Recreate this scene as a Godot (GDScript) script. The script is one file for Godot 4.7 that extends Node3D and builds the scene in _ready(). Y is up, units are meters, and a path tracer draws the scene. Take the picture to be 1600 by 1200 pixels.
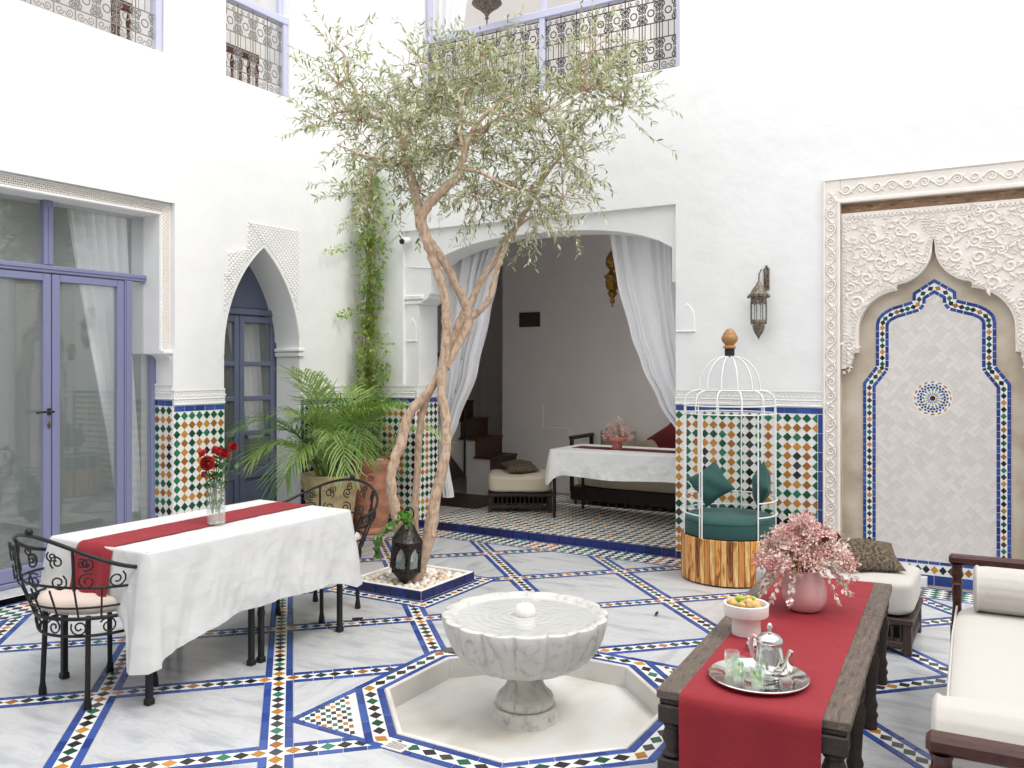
extends Node3D
# A riad courtyard: x runs along the back wall, z towards the viewer, the camera stands at the origin.

const XL := -5.85      # face of the left wall
const ZR := -6.88      # face of the back wall
var rng := RandomNumberGenerator.new()
var M := {}
var names := {}


class MB:
	# collects triangles with normals; commits them as one ArrayMesh
	var v := PackedVector3Array()
	var n := PackedVector3Array()
	var u := PackedVector2Array()

	func tri(a: Vector3, b: Vector3, c: Vector3, na: Vector3, nb: Vector3, nc: Vector3, ua := Vector2.ZERO, ub := Vector2.ZERO, uc := Vector2.ZERO) -> void:
		if (b - a).cross(c - a).dot(na + nb + nc) > 0.0:
			v.append(a); v.append(c); v.append(b)
			n.append(na); n.append(nc); n.append(nb)
			u.append(ua); u.append(uc); u.append(ub)
		else:
			v.append(a); v.append(b); v.append(c)
			n.append(na); n.append(nb); n.append(nc)
			u.append(ua); u.append(ub); u.append(uc)

	func quad(a: Vector3, b: Vector3, c: Vector3, d: Vector3, nn := Vector3.ZERO) -> void:
		var w := nn
		if w == Vector3.ZERO:
			w = (c - a).cross(d - b).normalized()
		tri(a, b, c, w, w, w, Vector2(0, 0), Vector2(1, 0), Vector2(1, 1))
		tri(a, c, d, w, w, w, Vector2(0, 0), Vector2(1, 1), Vector2(0, 1))

	func flat(a: Vector3, b: Vector3, c: Vector3, out: Vector3) -> void:
		var w := (b - a).cross(c - a).normalized()
		if w.dot(out) < 0.0:
			w = -w
		tri(a, b, c, w, w, w)

	func box(c: Vector3, s: Vector3, ch := 0.0, b := Basis()) -> void:
		# a box, its twelve edges chamfered by ch
		var h := s * 0.5
		ch = minf(ch, minf(h.x, minf(h.y, h.z)) * 0.9)
		for ax in 3:
			var e1 := (ax + 1) % 3
			var e2 := (ax + 2) % 3
			for sg in [-1.0, 1.0]:
				var pts := []
				for k in [[-1, -1], [1, -1], [1, 1], [-1, 1]]:
					var p := Vector3.ZERO
					p[ax] = sg * h[ax]
					p[e1] = k[0] * (h[e1] - ch)
					p[e2] = k[1] * (h[e2] - ch)
					pts.append(c + b * p)
				var nn := Vector3.ZERO
				nn[ax] = sg
				quad(pts[0], pts[1], pts[2], pts[3], b * nn)
		if ch <= 0.0:
			return
		for ax in 3:
			var e1 := (ax + 1) % 3
			var e2 := (ax + 2) % 3
			for k in [[-1.0, -1.0], [1.0, -1.0], [1.0, 1.0], [-1.0, 1.0]]:
				var pts := []
				for j in [[-1.0, 0], [1.0, 0], [1.0, 1], [-1.0, 1]]:
					var p := Vector3.ZERO
					p[ax] = j[0] * (h[ax] - ch)
					p[e1] = k[0] * (h[e1] - (ch if j[1] == 0 else 0.0))
					p[e2] = k[1] * (h[e2] - (ch if j[1] == 1 else 0.0))
					pts.append(c + b * p)
				var nn := Vector3.ZERO
				nn[e1] = k[0]
				nn[e2] = k[1]
				quad(pts[0], pts[1], pts[2], pts[3], (b * nn).normalized())
		for x in [-1.0, 1.0]:
			for y in [-1.0, 1.0]:
				for z in [-1.0, 1.0]:
					var sgn := Vector3(x, y, z)
					var p := []
					for ax in 3:
						var w := h - Vector3.ONE * ch
						w[ax] = h[ax]
						p.append(c + b * (w * sgn))
					var nn := (b * sgn).normalized()
					tri(p[0], p[1], p[2], nn, nn, nn)

	func box2(a: Vector3, b: Vector3, ch := 0.0) -> void:
		box((a + b) * 0.5, (b - a).abs(), ch)

	func prism(poly: PackedVector2Array, t: Transform3D, z0: float, z1: float, ch := 0.0, back := false) -> void:
		# poly lies in t's xy plane and is raised along its z from z0 to z1, the top edge chamfered
		var pl := poly.duplicate()
		if Geometry2D.is_polygon_clockwise(pl):
			pl.reverse()
		var m := pl.size()
		var top := pl
		if ch > 0.0:
			top = PackedVector2Array()
			for i in m:
				var p := pl[i]
				var d1 := (p - pl[(i + m - 1) % m]).normalized()
				var d2 := (pl[(i + 1) % m] - p).normalized()
				var n1 := Vector2(-d1.y, d1.x)
				var n2 := Vector2(-d2.y, d2.x)
				top.append(p + (n1 + n2) / maxf(0.35, 1.0 + n1.dot(n2)) * ch)
		var zc := z1 - ch
		for i in m:
			var j := (i + 1) % m
			var d := (pl[j] - pl[i]).normalized()
			var o := t.basis * Vector3(d.y, -d.x, 0)
			quad(t * Vector3(pl[i].x, pl[i].y, z0), t * Vector3(pl[j].x, pl[j].y, z0), t * Vector3(pl[j].x, pl[j].y, zc), t * Vector3(pl[i].x, pl[i].y, zc), o.normalized())
			if ch > 0.0:
				quad(t * Vector3(pl[i].x, pl[i].y, zc), t * Vector3(pl[j].x, pl[j].y, zc), t * Vector3(top[j].x, top[j].y, z1), t * Vector3(top[i].x, top[i].y, z1), (t.basis * Vector3(d.y, -d.x, 1)).normalized())
		var up := t.basis.z.normalized()
		var ix := Geometry2D.triangulate_polygon(top)
		if ix.is_empty():
			ix = Geometry2D.triangulate_polygon(pl)
			top = pl
		for i in range(0, ix.size(), 3):
			var a := top[ix[i]]
			var b := top[ix[i + 1]]
			var c := top[ix[i + 2]]
			tri(t * Vector3(a.x, a.y, z1), t * Vector3(b.x, b.y, z1), t * Vector3(c.x, c.y, z1), up, up, up, a, b, c)
			if back:
				tri(t * Vector3(a.x, a.y, z0), t * Vector3(b.x, b.y, z0), t * Vector3(c.x, c.y, z0), -up, -up, -up, a, b, c)

	func tube(p: PackedVector3Array, r, sides := 6, cap := true) -> void:
		# r: one radius, or an array with one radius for each point
		var m := p.size()
		if m < 2:
			return
		var prev := Vector3.ZERO
		var rings := []
		for i in m:
			var d := (p[mini(i + 1, m - 1)] - p[maxi(i - 1, 0)]).normalized()
			if prev == Vector3.ZERO:
				prev = d.cross(Vector3.UP if absf(d.y) < 0.9 else Vector3.RIGHT).normalized()
			prev = (prev - d * prev.dot(d)).normalized()
			var q := d.cross(prev)
			var ring := []
			for k in sides:
				var a := TAU * k / sides
				ring.append(prev * cos(a) + q * sin(a))
			rings.append(ring)
		var many := typeof(r) != TYPE_FLOAT and typeof(r) != TYPE_INT
		for i in m - 1:
			var ra: float = r[i] if many else float(r)
			var rb: float = r[i + 1] if many else float(r)
			for k in sides:
				var k2 := (k + 1) % sides
				var a: Vector3 = rings[i][k]
				var b: Vector3 = rings[i][k2]
				var c: Vector3 = rings[i + 1][k2]
				var d: Vector3 = rings[i + 1][k]
				tri(p[i] + a * ra, p[i] + b * ra, p[i + 1] + c * rb, a, b, c)
				tri(p[i] + a * ra, p[i + 1] + c * rb, p[i + 1] + d * rb, a, c, d)
		if cap:
			for e in [0, m - 1]:
				var o := (p[0] - p[1]).normalized() if e == 0 else (p[m - 1] - p[m - 2]).normalized()
				var re: float = r[e] if many else float(r)
				for k in sides:
					var a: Vector3 = rings[e][k]
					var b: Vector3 = rings[e][(k + 1) % sides]
					tri(p[e], p[e] + a * re, p[e] + b * re, o, o, o)

	func lathe(prof: PackedVector2Array, segs: int, at := Vector3.ZERO, wave = null, b := Basis()) -> void:
		# prof holds (radius, height); wave(angle, height) scales the radius
		var m := prof.size()
		for i in m - 1:
			var d := prof[i + 1] - prof[i]
			if d.length() < 1e-6:
				continue
			var nn := Vector2(d.y, -d.x).normalized()
			var na := nn
			var nb := nn
			if i > 0:
				var e := prof[i] - prof[i - 1]
				var en := Vector2(e.y, -e.x).normalized()
				if en.dot(nn) > 0.6:
					na = (en + nn).normalized()
			if i < m - 2:
				var e := prof[i + 2] - prof[i + 1]
				var en := Vector2(e.y, -e.x).normalized()
				if en.dot(nn) > 0.6:
					nb = (en + nn).normalized()
			for k in segs:
				var a0 := TAU * k / segs
				var a1 := TAU * (k + 1) / segs
				var f: Array[float] = [1.0, 1.0, 1.0, 1.0]
				var t0 := 0.0
				var t1 := 0.0
				if wave != null:
					f[0] = wave.call(a0, prof[i].y)
					f[1] = wave.call(a1, prof[i].y)
					f[2] = wave.call(a1, prof[i + 1].y)
					f[3] = wave.call(a0, prof[i + 1].y)
					var s: float = (f[1] - f[0]) / (a1 - a0) / maxf(0.2, f[0])
					t0 = (wave.call(a0 + 0.01, prof[i].y) - wave.call(a0 - 0.01, prof[i].y)) / 0.02
					t1 = (wave.call(a1 + 0.01, prof[i].y) - wave.call(a1 - 0.01, prof[i].y)) / 0.02
					if s == 0.0 and absf(t0 - t1) > 0.4:
						t0 = 0.0; t1 = 0.0
				var u0 := Vector3(cos(a0), 0, sin(a0))
				var u1 := Vector3(cos(a1), 0, sin(a1))
				var s0 := Vector3(-sin(a0), 0, cos(a0)) * -t0
				var s1 := Vector3(-sin(a1), 0, cos(a1)) * -t1
				var pa := at + b * (u0 * prof[i].x * f[0] + Vector3.UP * prof[i].y)
				var pb := at + b * (u1 * prof[i].x * f[1] + Vector3.UP * prof[i].y)
				var pc := at + b * (u1 * prof[i + 1].x * f[2] + Vector3.UP * prof[i + 1].y)
				var pd := at + b * (u0 * prof[i + 1].x * f[3] + Vector3.UP * prof[i + 1].y)
				var na0 := b * ((u0 + s0) * na.x + Vector3.UP * na.y).normalized()
				var na1 := b * ((u1 + s1) * na.x + Vector3.UP * na.y).normalized()
				var nb0 := b * ((u0 + s0) * nb.x + Vector3.UP * nb.y).normalized()
				var nb1 := b * ((u1 + s1) * nb.x + Vector3.UP * nb.y).normalized()
				if prof[i].x > 1e-5:
					tri(pa, pb, pc, na0, na1, nb1)
				if prof[i + 1].x > 1e-5:
					tri(pa, pc, pd, na0, nb1, nb0)

	func grid(nu: int, nv: int, f: Callable, out := Vector3.ZERO) -> void:
		# f(u, v) with u, v in 0..1 gives a point; normals come from the neighbours, turned towards out where given
		var p := []
		for j in nv + 1:
			var row := PackedVector3Array()
			for i in nu + 1:
				row.append(f.call(float(i) / nu, float(j) / nv))
			p.append(row)
		var nn := []
		for j in nv + 1:
			var row := PackedVector3Array()
			for i in nu + 1:
				var du: Vector3 = p[j][mini(i + 1, nu)] - p[j][maxi(i - 1, 0)]
				var dv: Vector3 = p[mini(j + 1, nv)][i] - p[maxi(j - 1, 0)][i]
				var w := du.cross(dv)
				if w.length() < 1e-12:
					w = out if out != Vector3.ZERO else Vector3.UP
				w = w.normalized()
				if out != Vector3.ZERO and w.dot(out) < 0.0:
					w = -w
				row.append(w)
			nn.append(row)
		for j in nv:
			for i in nu:
				var ua := Vector2(float(i) / nu, float(j) / nv)
				var uc := Vector2(float(i + 1) / nu, float(j + 1) / nv)
				tri(p[j][i], p[j][i + 1], p[j + 1][i + 1], nn[j][i], nn[j][i + 1], nn[j + 1][i + 1], ua, Vector2(uc.x, ua.y), uc)
				tri(p[j][i], p[j + 1][i + 1], p[j + 1][i], nn[j][i], nn[j + 1][i + 1], nn[j + 1][i], ua, uc, Vector2(ua.x, uc.y))

	func ball(c: Vector3, r: Vector3, segs := 12, rings := 8, b := Basis(), wobble = null) -> void:
		grid_closed(segs, rings, func(uu: float, vv: float) -> Vector3:
			var a := TAU * uu
			var e := PI * (vv - 0.5)
			var d := Vector3(cos(a) * cos(e), sin(e), sin(a) * cos(e))
			var k := 1.0
			if wobble != null:
				k = wobble.call(d)
			return c + b * (d * r * k), c)

	func grid_closed(nu: int, nv: int, f: Callable, centre: Vector3) -> void:
		# like grid, with u wrapping round and normals pointing away from centre
		var p := []
		for j in nv + 1:
			var row := PackedVector3Array()
			for i in nu:
				row.append(f.call(float(i) / nu, float(j) / nv))
			p.append(row)
		var nn := []
		for j in nv + 1:
			var row := PackedVector3Array()
			for i in nu:
				var du: Vector3 = p[j][(i + 1) % nu] - p[j][(i + nu - 1) % nu]
				var dv: Vector3 = p[mini(j + 1, nv)][i] - p[maxi(j - 1, 0)][i]
				var w := du.cross(dv)
				if w.length() < 1e-10:
					w = p[j][i] - centre
				w = w.normalized()
				if w.dot(p[j][i] - centre) < 0.0:
					w = -w
				row.append(w)
			nn.append(row)
		for j in nv:
			for i in nu:
				var k := (i + 1) % nu
				if p[j][i].distance_squared_to(p[j][k]) > 1e-12:
					tri(p[j][i], p[j][k], p[j + 1][k], nn[j][i], nn[j][k], nn[j + 1][k])
				if p[j + 1][i].distance_squared_to(p[j + 1][k]) > 1e-12:
					tri(p[j][i], p[j + 1][k], p[j + 1][i], nn[j][i], nn[j + 1][k], nn[j + 1][i])

	func add(o: MB, t: Transform3D) -> void:
		var ni := t.basis.inverse().transposed()
		for i in o.v.size():
			v.append(t * o.v[i])
			n.append((ni * o.n[i]).normalized())
		u.append_array(o.u)

	func mesh(mat: Material = null) -> ArrayMesh:
		var m := ArrayMesh.new()
		if v.is_empty():
			return m
		var a := []
		a.resize(Mesh.ARRAY_MAX)
		a[Mesh.ARRAY_VERTEX] = v
		a[Mesh.ARRAY_NORMAL] = n
		a[Mesh.ARRAY_TEX_UV] = u
		m.add_surface_from_arrays(Mesh.PRIMITIVE_TRIANGLES, a)
		if mat:
			m.surface_set_material(0, mat)
		return m


# ---------------------------------------------------------------- nodes
func numbered(parent: Node, called: String) -> String:
	var key := "%d/%s" % [parent.get_instance_id(), called]
	var k: int = names.get(key, 0)
	names[key] = k + 1
	return called if k == 0 else "%s_%03d" % [called, k]


func tag(o: Node, label: String, category: String, group := "") -> void:
	o.set_meta("label", label)
	o.set_meta("category", category)
	if group:
		o.set_meta("group", group)


func thing(called: String, label: String, category: String, at := Vector3.ZERO, group := "") -> Node3D:
	var o := Node3D.new()
	o.name = numbered(self, called)
	add_child(o)
	o.position = at
	tag(o, label, category, group)
	return o


func part(parent: Node3D, called: String, shape: Variant, m: Material = null, xf := Transform3D(), kind := "") -> MeshInstance3D:
	var o := MeshInstance3D.new()
	o.name = numbered(parent, called)
	o.mesh = (shape as MB).mesh() if shape is MB else shape
	if m:
		o.material_override = m
	o.transform = xf
	if kind:
		o.set_meta("kind", kind)
	parent.add_child(o)
	return o


func partw(parent: Node3D, called: String, shape: Variant, m: Material = null, kind := "") -> MeshInstance3D:
	# shape is given in world coordinates; parent stands somewhere without a turn
	return part(parent, called, shape, m, Transform3D(Basis(), -parent.position), kind)


func struct(called: String, shape: Variant = null, m: Material = null) -> Node3D:
	var o: Node3D
	if shape == null:
		o = Node3D.new()
		o.name = numbered(self, called)
		add_child(o)
	else:
		o = part(self, called, shape, m)
	o.set_meta("kind", "structure")
	return o


func copy(o: Node3D, called: String, at: Vector3, turn := 0.0, label := "", group := "") -> Node3D:
	var c := o.duplicate() as Node3D
	c.name = numbered(self, called)
	add_child(c)
	c.position = at
	c.rotation.y = turn
	if label:
		c.set_meta("label", label)
	if group:
		c.set_meta("group", group)
	return c


func many(parent: Node3D, called: String, shape: Mesh, m: Material, xf: Array, cols := []) -> MultiMeshInstance3D:
	var mm := MultiMesh.new()
	mm.transform_format = MultiMesh.TRANSFORM_3D
	mm.use_colors = cols.size() > 0
	mm.mesh = shape
	mm.instance_count = xf.size()
	for i in xf.size():
		mm.set_instance_transform(i, xf[i])
		if cols.size():
			mm.set_instance_color(i, cols[i])
	var o := MultiMeshInstance3D.new()
	o.name = numbered(parent, called)
	o.multimesh = mm
	o.material_override = m
	o.set_meta("kind", "stuff")
	parent.add_child(o)
	return o


func V(x: float, y: float, z: float) -> Vector3:
	return Vector3(x, y, z)


func poly(a: Array) -> PackedVector2Array:
	var p := PackedVector2Array()
	for i in range(0, a.size(), 2):
		p.append(Vector2(a[i], a[i + 1]))
	return p


func path(a: Array) -> PackedVector3Array:
	var p := PackedVector3Array()
	for i in range(0, a.size(), 3):
		p.append(Vector3(a[i], a[i + 1], a[i + 2]))
	return p


func smooth(p: PackedVector3Array, per := 5) -> PackedVector3Array:
	# Catmull-Rom through the points
	var o := PackedVector3Array()
	var m := p.size()
	for i in m - 1:
		for k in per:
			o.append(p[i].cubic_interpolate(p[i + 1], p[maxi(i - 1, 0)], p[mini(i + 2, m - 1)], float(k) / per))
	o.append(p[m - 1])
	return o


func ramp(a: Array, count: int) -> PackedFloat32Array:
	# radii along a path, read from a few values
	var o := PackedFloat32Array()
	for i in count:
		var t := float(i) / maxf(1.0, count - 1) * (a.size() - 1)
		var k := mini(int(t), a.size() - 2)
		o.append(lerpf(a[k], a[k + 1], t - k))
	return o


func spiral(c: Vector2, r: float, from: float, turns: float, steps := 18, close := 0.22) -> PackedVector2Array:
	var o := PackedVector2Array()
	for i in steps + 1:
		var t := float(i) / steps
		var a := from + turns * TAU * t
		o.append(c + Vector2(cos(a), sin(a)) * r * lerpf(1.0, close, t))
	return o


func on_plane(p: PackedVector2Array, t: Transform3D, z := 0.0) -> PackedVector3Array:
	var o := PackedVector3Array()
	for q in p:
		o.append(t * Vector3(q.x, q.y, z))
	return o


# ---------------------------------------------------------------- materials
func noise(freq: float, octaves := 4, kind := FastNoiseLite.TYPE_SIMPLEX_SMOOTH, fractal := FastNoiseLite.FRACTAL_FBM, warp := 0.0, sd := 1) -> FastNoiseLite:
	var f := FastNoiseLite.new()
	f.noise_type = kind
	f.frequency = freq
	f.fractal_type = fractal
	f.fractal_octaves = octaves
	f.seed = sd
	if warp > 0.0:
		f.domain_warp_enabled = true
		f.domain_warp_amplitude = warp
		f.domain_warp_frequency = freq
	return f


func noise_tex(f: FastNoiseLite, stops: Array, size := 512) -> NoiseTexture2D:
	var t := NoiseTexture2D.new()
	t.width = size
	t.height = size
	t.seamless = true
	t.noise = f
	if stops.size():
		var g := Gradient.new()
		var off := PackedFloat32Array()
		var col := PackedColorArray()
		for s in stops:
			off.append(s[0])
			col.append(s[1])
		g.offsets = off
		g.colors = col
		t.color_ramp = g
	return t


func normal_tex(f: FastNoiseLite, strength: float, size := 512) -> NoiseTexture2D:
	var t := NoiseTexture2D.new()
	t.width = size
	t.height = size
	t.seamless = true
	t.as_normal_map = true
	t.bump_strength = strength
	t.noise = f
	return t


func mat(called: String, c: Color, rough := 0.6, o := {}) -> StandardMaterial3D:
	var m := StandardMaterial3D.new()
	m.resource_name = called
	m.albedo_color = c
	m.roughness = rough
	for k in o:
		m.set(k, o[k])
	M[called] = m
	return m


func tri_mat(called: String, c: Color, rough: float, tex: Texture2D, scale: Vector3, nrm: Texture2D = null, nscale := 0.5, world := false) -> StandardMaterial3D:
	var m := mat(called, c, rough)
	m.albedo_texture = tex
	m.uv1_triplanar = true
	m.uv1_world_triplanar = world
	m.uv1_scale = scale
	if nrm:
		m.normal_enabled = true
		m.normal_texture = nrm
		m.normal_scale = nscale
	return m


func G(v: float) -> Color:
	return Color(v, v, v)


func make_materials() -> void:
	var n_plaster := normal_tex(noise(0.012, 4), 3.0)
	var n_fine := normal_tex(noise(0.06, 3), 3.0)
	var n_weave := normal_tex(noise(0.22, 2, FastNoiseLite.TYPE_VALUE), 4.0, 256)
	var n_crease := normal_tex(noise(0.005, 3, FastNoiseLite.TYPE_SIMPLEX_SMOOTH, FastNoiseLite.FRACTAL_RIDGED, 45.0, 5), 5.0)
	var t_plaster := noise_tex(noise(0.006, 5, FastNoiseLite.TYPE_SIMPLEX_SMOOTH, FastNoiseLite.FRACTAL_FBM, 0.0, 9), [[0.0, G(0.982)], [0.55, G(0.994)], [1.0, G(1.0)]])
	tri_mat("plaster", Color(0.945, 0.945, 0.94), 0.85, t_plaster, Vector3.ONE * 0.6, n_plaster, 0.33, true)
	tri_mat("alcove_plaster", Color(0.93, 0.905, 0.89), 0.85, t_plaster, Vector3.ONE * 0.6, n_plaster, 0.25, true)
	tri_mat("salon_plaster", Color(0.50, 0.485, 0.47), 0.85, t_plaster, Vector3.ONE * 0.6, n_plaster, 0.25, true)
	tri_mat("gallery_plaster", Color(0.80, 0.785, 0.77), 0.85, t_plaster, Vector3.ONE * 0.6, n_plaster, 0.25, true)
	tri_mat("stucco", Color(0.945, 0.94, 0.93), 0.8, t_plaster, Vector3.ONE * 0.9, n_fine, 0.2, true)
	tri_mat("carved", Color(0.94, 0.91, 0.875), 0.85, t_plaster, Vector3.ONE * 1.2, n_fine, 0.3, true)
	var t_tad := noise_tex(noise(0.006, 5, FastNoiseLite.TYPE_SIMPLEX_SMOOTH, FastNoiseLite.FRACTAL_FBM, 20.0, 4), [[0.0, Color(0.80, 0.77, 0.72)], [0.5, Color(0.93, 0.91, 0.87)], [1.0, G(1.0)]])
	tri_mat("tadelakt", Color(0.83, 0.79, 0.74), 0.55, t_tad, Vector3.ONE * 0.8, n_plaster, 0.3, true)
	mat("mortar", Color(0.86, 0.84, 0.82), 0.9)
	# marble in a few cuts
	for k in 4:
		var f := noise(0.0045, 5, FastNoiseLite.TYPE_SIMPLEX_SMOOTH, FastNoiseLite.FRACTAL_FBM, 60.0, 30 + k)
		var t := noise_tex(f, [[0.0, Color(0.80, 0.81, 0.82)], [0.3, Color(0.88, 0.885, 0.895)], [0.42, Color(0.94, 0.943, 0.948)], [0.5, Color(0.90, 0.905, 0.913)], [0.58, Color(0.95, 0.952, 0.955)], [1.0, Color(0.92, 0.924, 0.93)]], 1024)
		var m := tri_mat("marble_%d" % k, Color(0.835, 0.835, 0.838), 0.24, t, [Vector3(1.5, 0.9, 0.38), Vector3(0.4, 0.9, 1.4)][k % 2], n_plaster, 0.05, true)
		m.uv1_offset = Vector3(0.31 * k, 0.17 * k, 0.23 * k)
	var t_fm := noise_tex(noise(0.006, 5, FastNoiseLite.TYPE_SIMPLEX_SMOOTH, FastNoiseLite.FRACTAL_RIDGED, 45.0, 12), [[0.0, Color(0.93, 0.925, 0.91)], [0.6, Color(0.905, 0.90, 0.89)], [0.78, Color(0.82, 0.815, 0.81)], [0.9, Color(0.68, 0.67, 0.655)], [1.0, Color(0.45, 0.42, 0.40)]], 1024)
	tri_mat("fountain_marble", Color(0.90, 0.895, 0.88), 0.38, t_fm, Vector3(1.3, 0.9, 1.3), n_plaster, 0.12)
	var t_bm := noise_tex(noise(0.005, 5, FastNoiseLite.TYPE_SIMPLEX_SMOOTH, FastNoiseLite.FRACTAL_FBM, 50.0, 14), [[0.0, Color(0.86, 0.83, 0.79)], [0.35, Color(0.93, 0.92, 0.90)], [0.7, Color(0.96, 0.96, 0.96)], [1.0, Color(0.94, 0.94, 0.94)]], 512)
	tri_mat("basin_marble", Color(0.90, 0.895, 0.885), 0.35, t_bm, Vector3(0.8, 0.8, 0.5), n_plaster, 0.05, true)
	# glazed tiles, a few firings of each colour
	var cols := {"blue": [Color(0.18, 0.285, 0.56), Color(0.225, 0.335, 0.62), Color(0.14, 0.24, 0.51)], "green": [Color(0.10, 0.36, 0.25), Color(0.17, 0.46, 0.34), Color(0.06, 0.30, 0.20)], "amber": [Color(0.70, 0.475, 0.16), Color(0.62, 0.39, 0.14), Color(0.77, 0.54, 0.22)], "black": [Color(0.13, 0.13, 0.14), Color(0.24, 0.235, 0.24), Color(0.17, 0.15, 0.155)], "white": [Color(0.93, 0.925, 0.91), Color(0.905, 0.90, 0.89), Color(0.94, 0.94, 0.93)], "navy": [Color(0.07, 0.13, 0.36), Color(0.085, 0.16, 0.42), Color(0.06, 0.11, 0.31)], "zellige": [Color(0.87, 0.845, 0.825), Color(0.855, 0.825, 0.805), Color(0.88, 0.86, 0.845), Color(0.84, 0.81, 0.79)], "sky": [Color(0.45, 0.56, 0.76), Color(0.40, 0.52, 0.74)], "lime": [Color(0.78, 0.76, 0.36)], "maroon": [Color(0.33, 0.07, 0.10)]}
	for k in cols:
		for i in cols[k].size():
			var m := mat("%s_%d" % [k, i], cols[k][i], 0.22 if k != "zellige" else 0.3)
			m.normal_enabled = true
			m.normal_texture = n_plaster
			m.normal_scale = 0.12
			m.uv1_triplanar = true
			m.uv1_world_triplanar = true
			m.uv1_scale = Vector3.ONE * 2.3
	# painted joinery, iron, brass, glass
	mat("lilac", Color(0.50, 0.51, 0.64), 0.45)
	mat("slate_paint", Color(0.37, 0.395, 0.485), 0.5)
	mat("rail_paint", Color(0.77, 0.775, 0.86), 0.5)
	mat("iron", Color(0.13, 0.13, 0.135), 0.5, {"metallic": 0.3})
	mat("grille_iron", Color(0.55, 0.53, 0.51), 0.6, {"metallic": 0.2})
	mat("grille_dark", Color(0.30, 0.29, 0.30), 0.6, {"metallic": 0.2})
	mat("white_wire", Color(0.93, 0.93, 0.925), 0.35)
	mat("glass", Color(0.9, 0.95, 0.94, 0.06), 0.02, {"transparency": BaseMaterial3D.TRANSPARENCY_ALPHA})
	mat("thin_glass", Color(0.86, 0.95, 0.93, 0.12), 0.02, {"transparency": BaseMaterial3D.TRANSPARENCY_ALPHA})
	mat("water", Color(0.90, 0.905, 0.895, 0.5), 0.03, {"transparency": BaseMaterial3D.TRANSPARENCY_ALPHA, "normal_enabled": true, "normal_texture": normal_tex(noise(0.01, 2), 2.0, 256), "normal_scale": 0.8, "uv1_triplanar": true, "uv1_scale": V(3.0, 3.0, 7.0)})
	mat("silver", Color(0.86, 0.855, 0.84), 0.12, {"metallic": 1.0})
	tri_mat("brass", Color(0.62, 0.47, 0.22), 0.38, noise_tex(noise(0.05, 3), [[0.3, G(0.55)], [0.7, G(1.0)]], 256), Vector3.ONE * 4.0).metallic = 0.9
	tri_mat("old_bronze", Color(0.62, 0.58, 0.54), 0.55, noise_tex(noise(0.04, 4), [[0.3, Color(0.5, 0.45, 0.4)], [0.7, G(1.0)]], 256), Vector3.ONE * 5.0, n_fine, 0.5).metallic = 0.5
	tri_mat("tin", Color(0.31, 0.30, 0.29), 0.42, noise_tex(noise(0.03, 4), [[0.3, Color(0.55, 0.47, 0.42)], [0.7, G(1.0)]], 256), Vector3.ONE * 5.0, n_fine, 0.4).metallic = 0.7
	mat("black_matt", Color(0.08, 0.08, 0.085), 0.6)
	# wood
	var grain := noise(0.02, 5, FastNoiseLite.TYPE_SIMPLEX_SMOOTH, FastNoiseLite.FRACTAL_FBM, 12.0, 3)
	var t_wood := noise_tex(grain, [[0.2, G(0.62)], [0.45, G(0.9)], [0.6, G(0.76)], [0.8, G(1.0)]])
	tri_mat("dark_wood", Color(0.30, 0.235, 0.205), 0.5, t_wood, Vector3(6, 6, 1.0), n_fine, 0.3)
	tri_mat("worn_wood", Color(0.47, 0.41, 0.365), 0.55, t_wood, Vector3(5, 5, 0.8), n_fine, 0.4)
	tri_mat("lintel_wood", Color(0.80, 0.66, 0.53), 0.7, t_wood, Vector3(0.8, 5, 5), n_fine, 0.4)
	tri_mat("carved_wood", Color(0.25, 0.205, 0.18), 0.6, t_wood, Vector3(6, 6, 1.5), n_fine, 0.5)
	tri_mat("red_wood", Color(0.33, 0.165, 0.125), 0.3, t_wood, Vector3(1.0, 7, 7), n_fine, 0.15)
	tri_mat("bench_wood", Color(0.20, 0.12, 0.105), 0.5, t_wood, Vector3(1.5, 5, 1.5), n_fine, 0.3)
	tri_mat("stair_wood", Color(0.33, 0.22, 0.15), 0.5, t_wood, Vector3(4, 4, 1), n_fine, 0.3)
	tri_mat("shutter_wood", Color(0.42, 0.25, 0.19), 0.6, t_wood, Vector3(6, 1, 6))
	var t_slat := noise_tex(noise(0.012, 5, FastNoiseLite.TYPE_SIMPLEX_SMOOTH, FastNoiseLite.FRACTAL_FBM, 30.0, 8), [[0.2, Color(0.62, 0.42, 0.24)], [0.36, Color(0.86, 0.70, 0.50)], [0.52, Color(0.95, 0.85, 0.68)], [0.6, Color(0.84, 0.68, 0.48)], [0.8, Color(1.0, 0.92, 0.78)]])
	for k in 3:
		var m := tri_mat("pale_slat_%d" % k, Color(0.99 - 0.03 * k, 0.91 - 0.03 * k, 0.76 - 0.03 * k), 0.55, t_slat, Vector3(3.0, 0.5, 3.0))
		m.uv1_offset = Vector3(0.2 * k, 0.37 * k, 0.1)
		m = tri_mat("burnt_slat_%d" % k, Color(0.96, 0.79, 0.57).darkened(0.05 * k), 0.55, noise_tex(noise(0.01, 5, FastNoiseLite.TYPE_SIMPLEX_SMOOTH, FastNoiseLite.FRACTAL_FBM, 40.0, 18 + k), [[0.22, Color(0.25, 0.14, 0.07)], [0.36, Color(0.80, 0.60, 0.40)], [0.47, Color(0.48, 0.30, 0.17)], [0.58, Color(0.98, 0.84, 0.62)], [0.8, Color(0.80, 0.60, 0.40)]], 256), Vector3(3.5, 0.5, 3.5))
		m.uv1_offset = Vector3(0.3 * k, 0.21 * k, 0.4)
	tri_mat("turned_wood", Color(0.80, 0.58, 0.36), 0.5, t_wood, Vector3(1.5, 10, 1.5))
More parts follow.
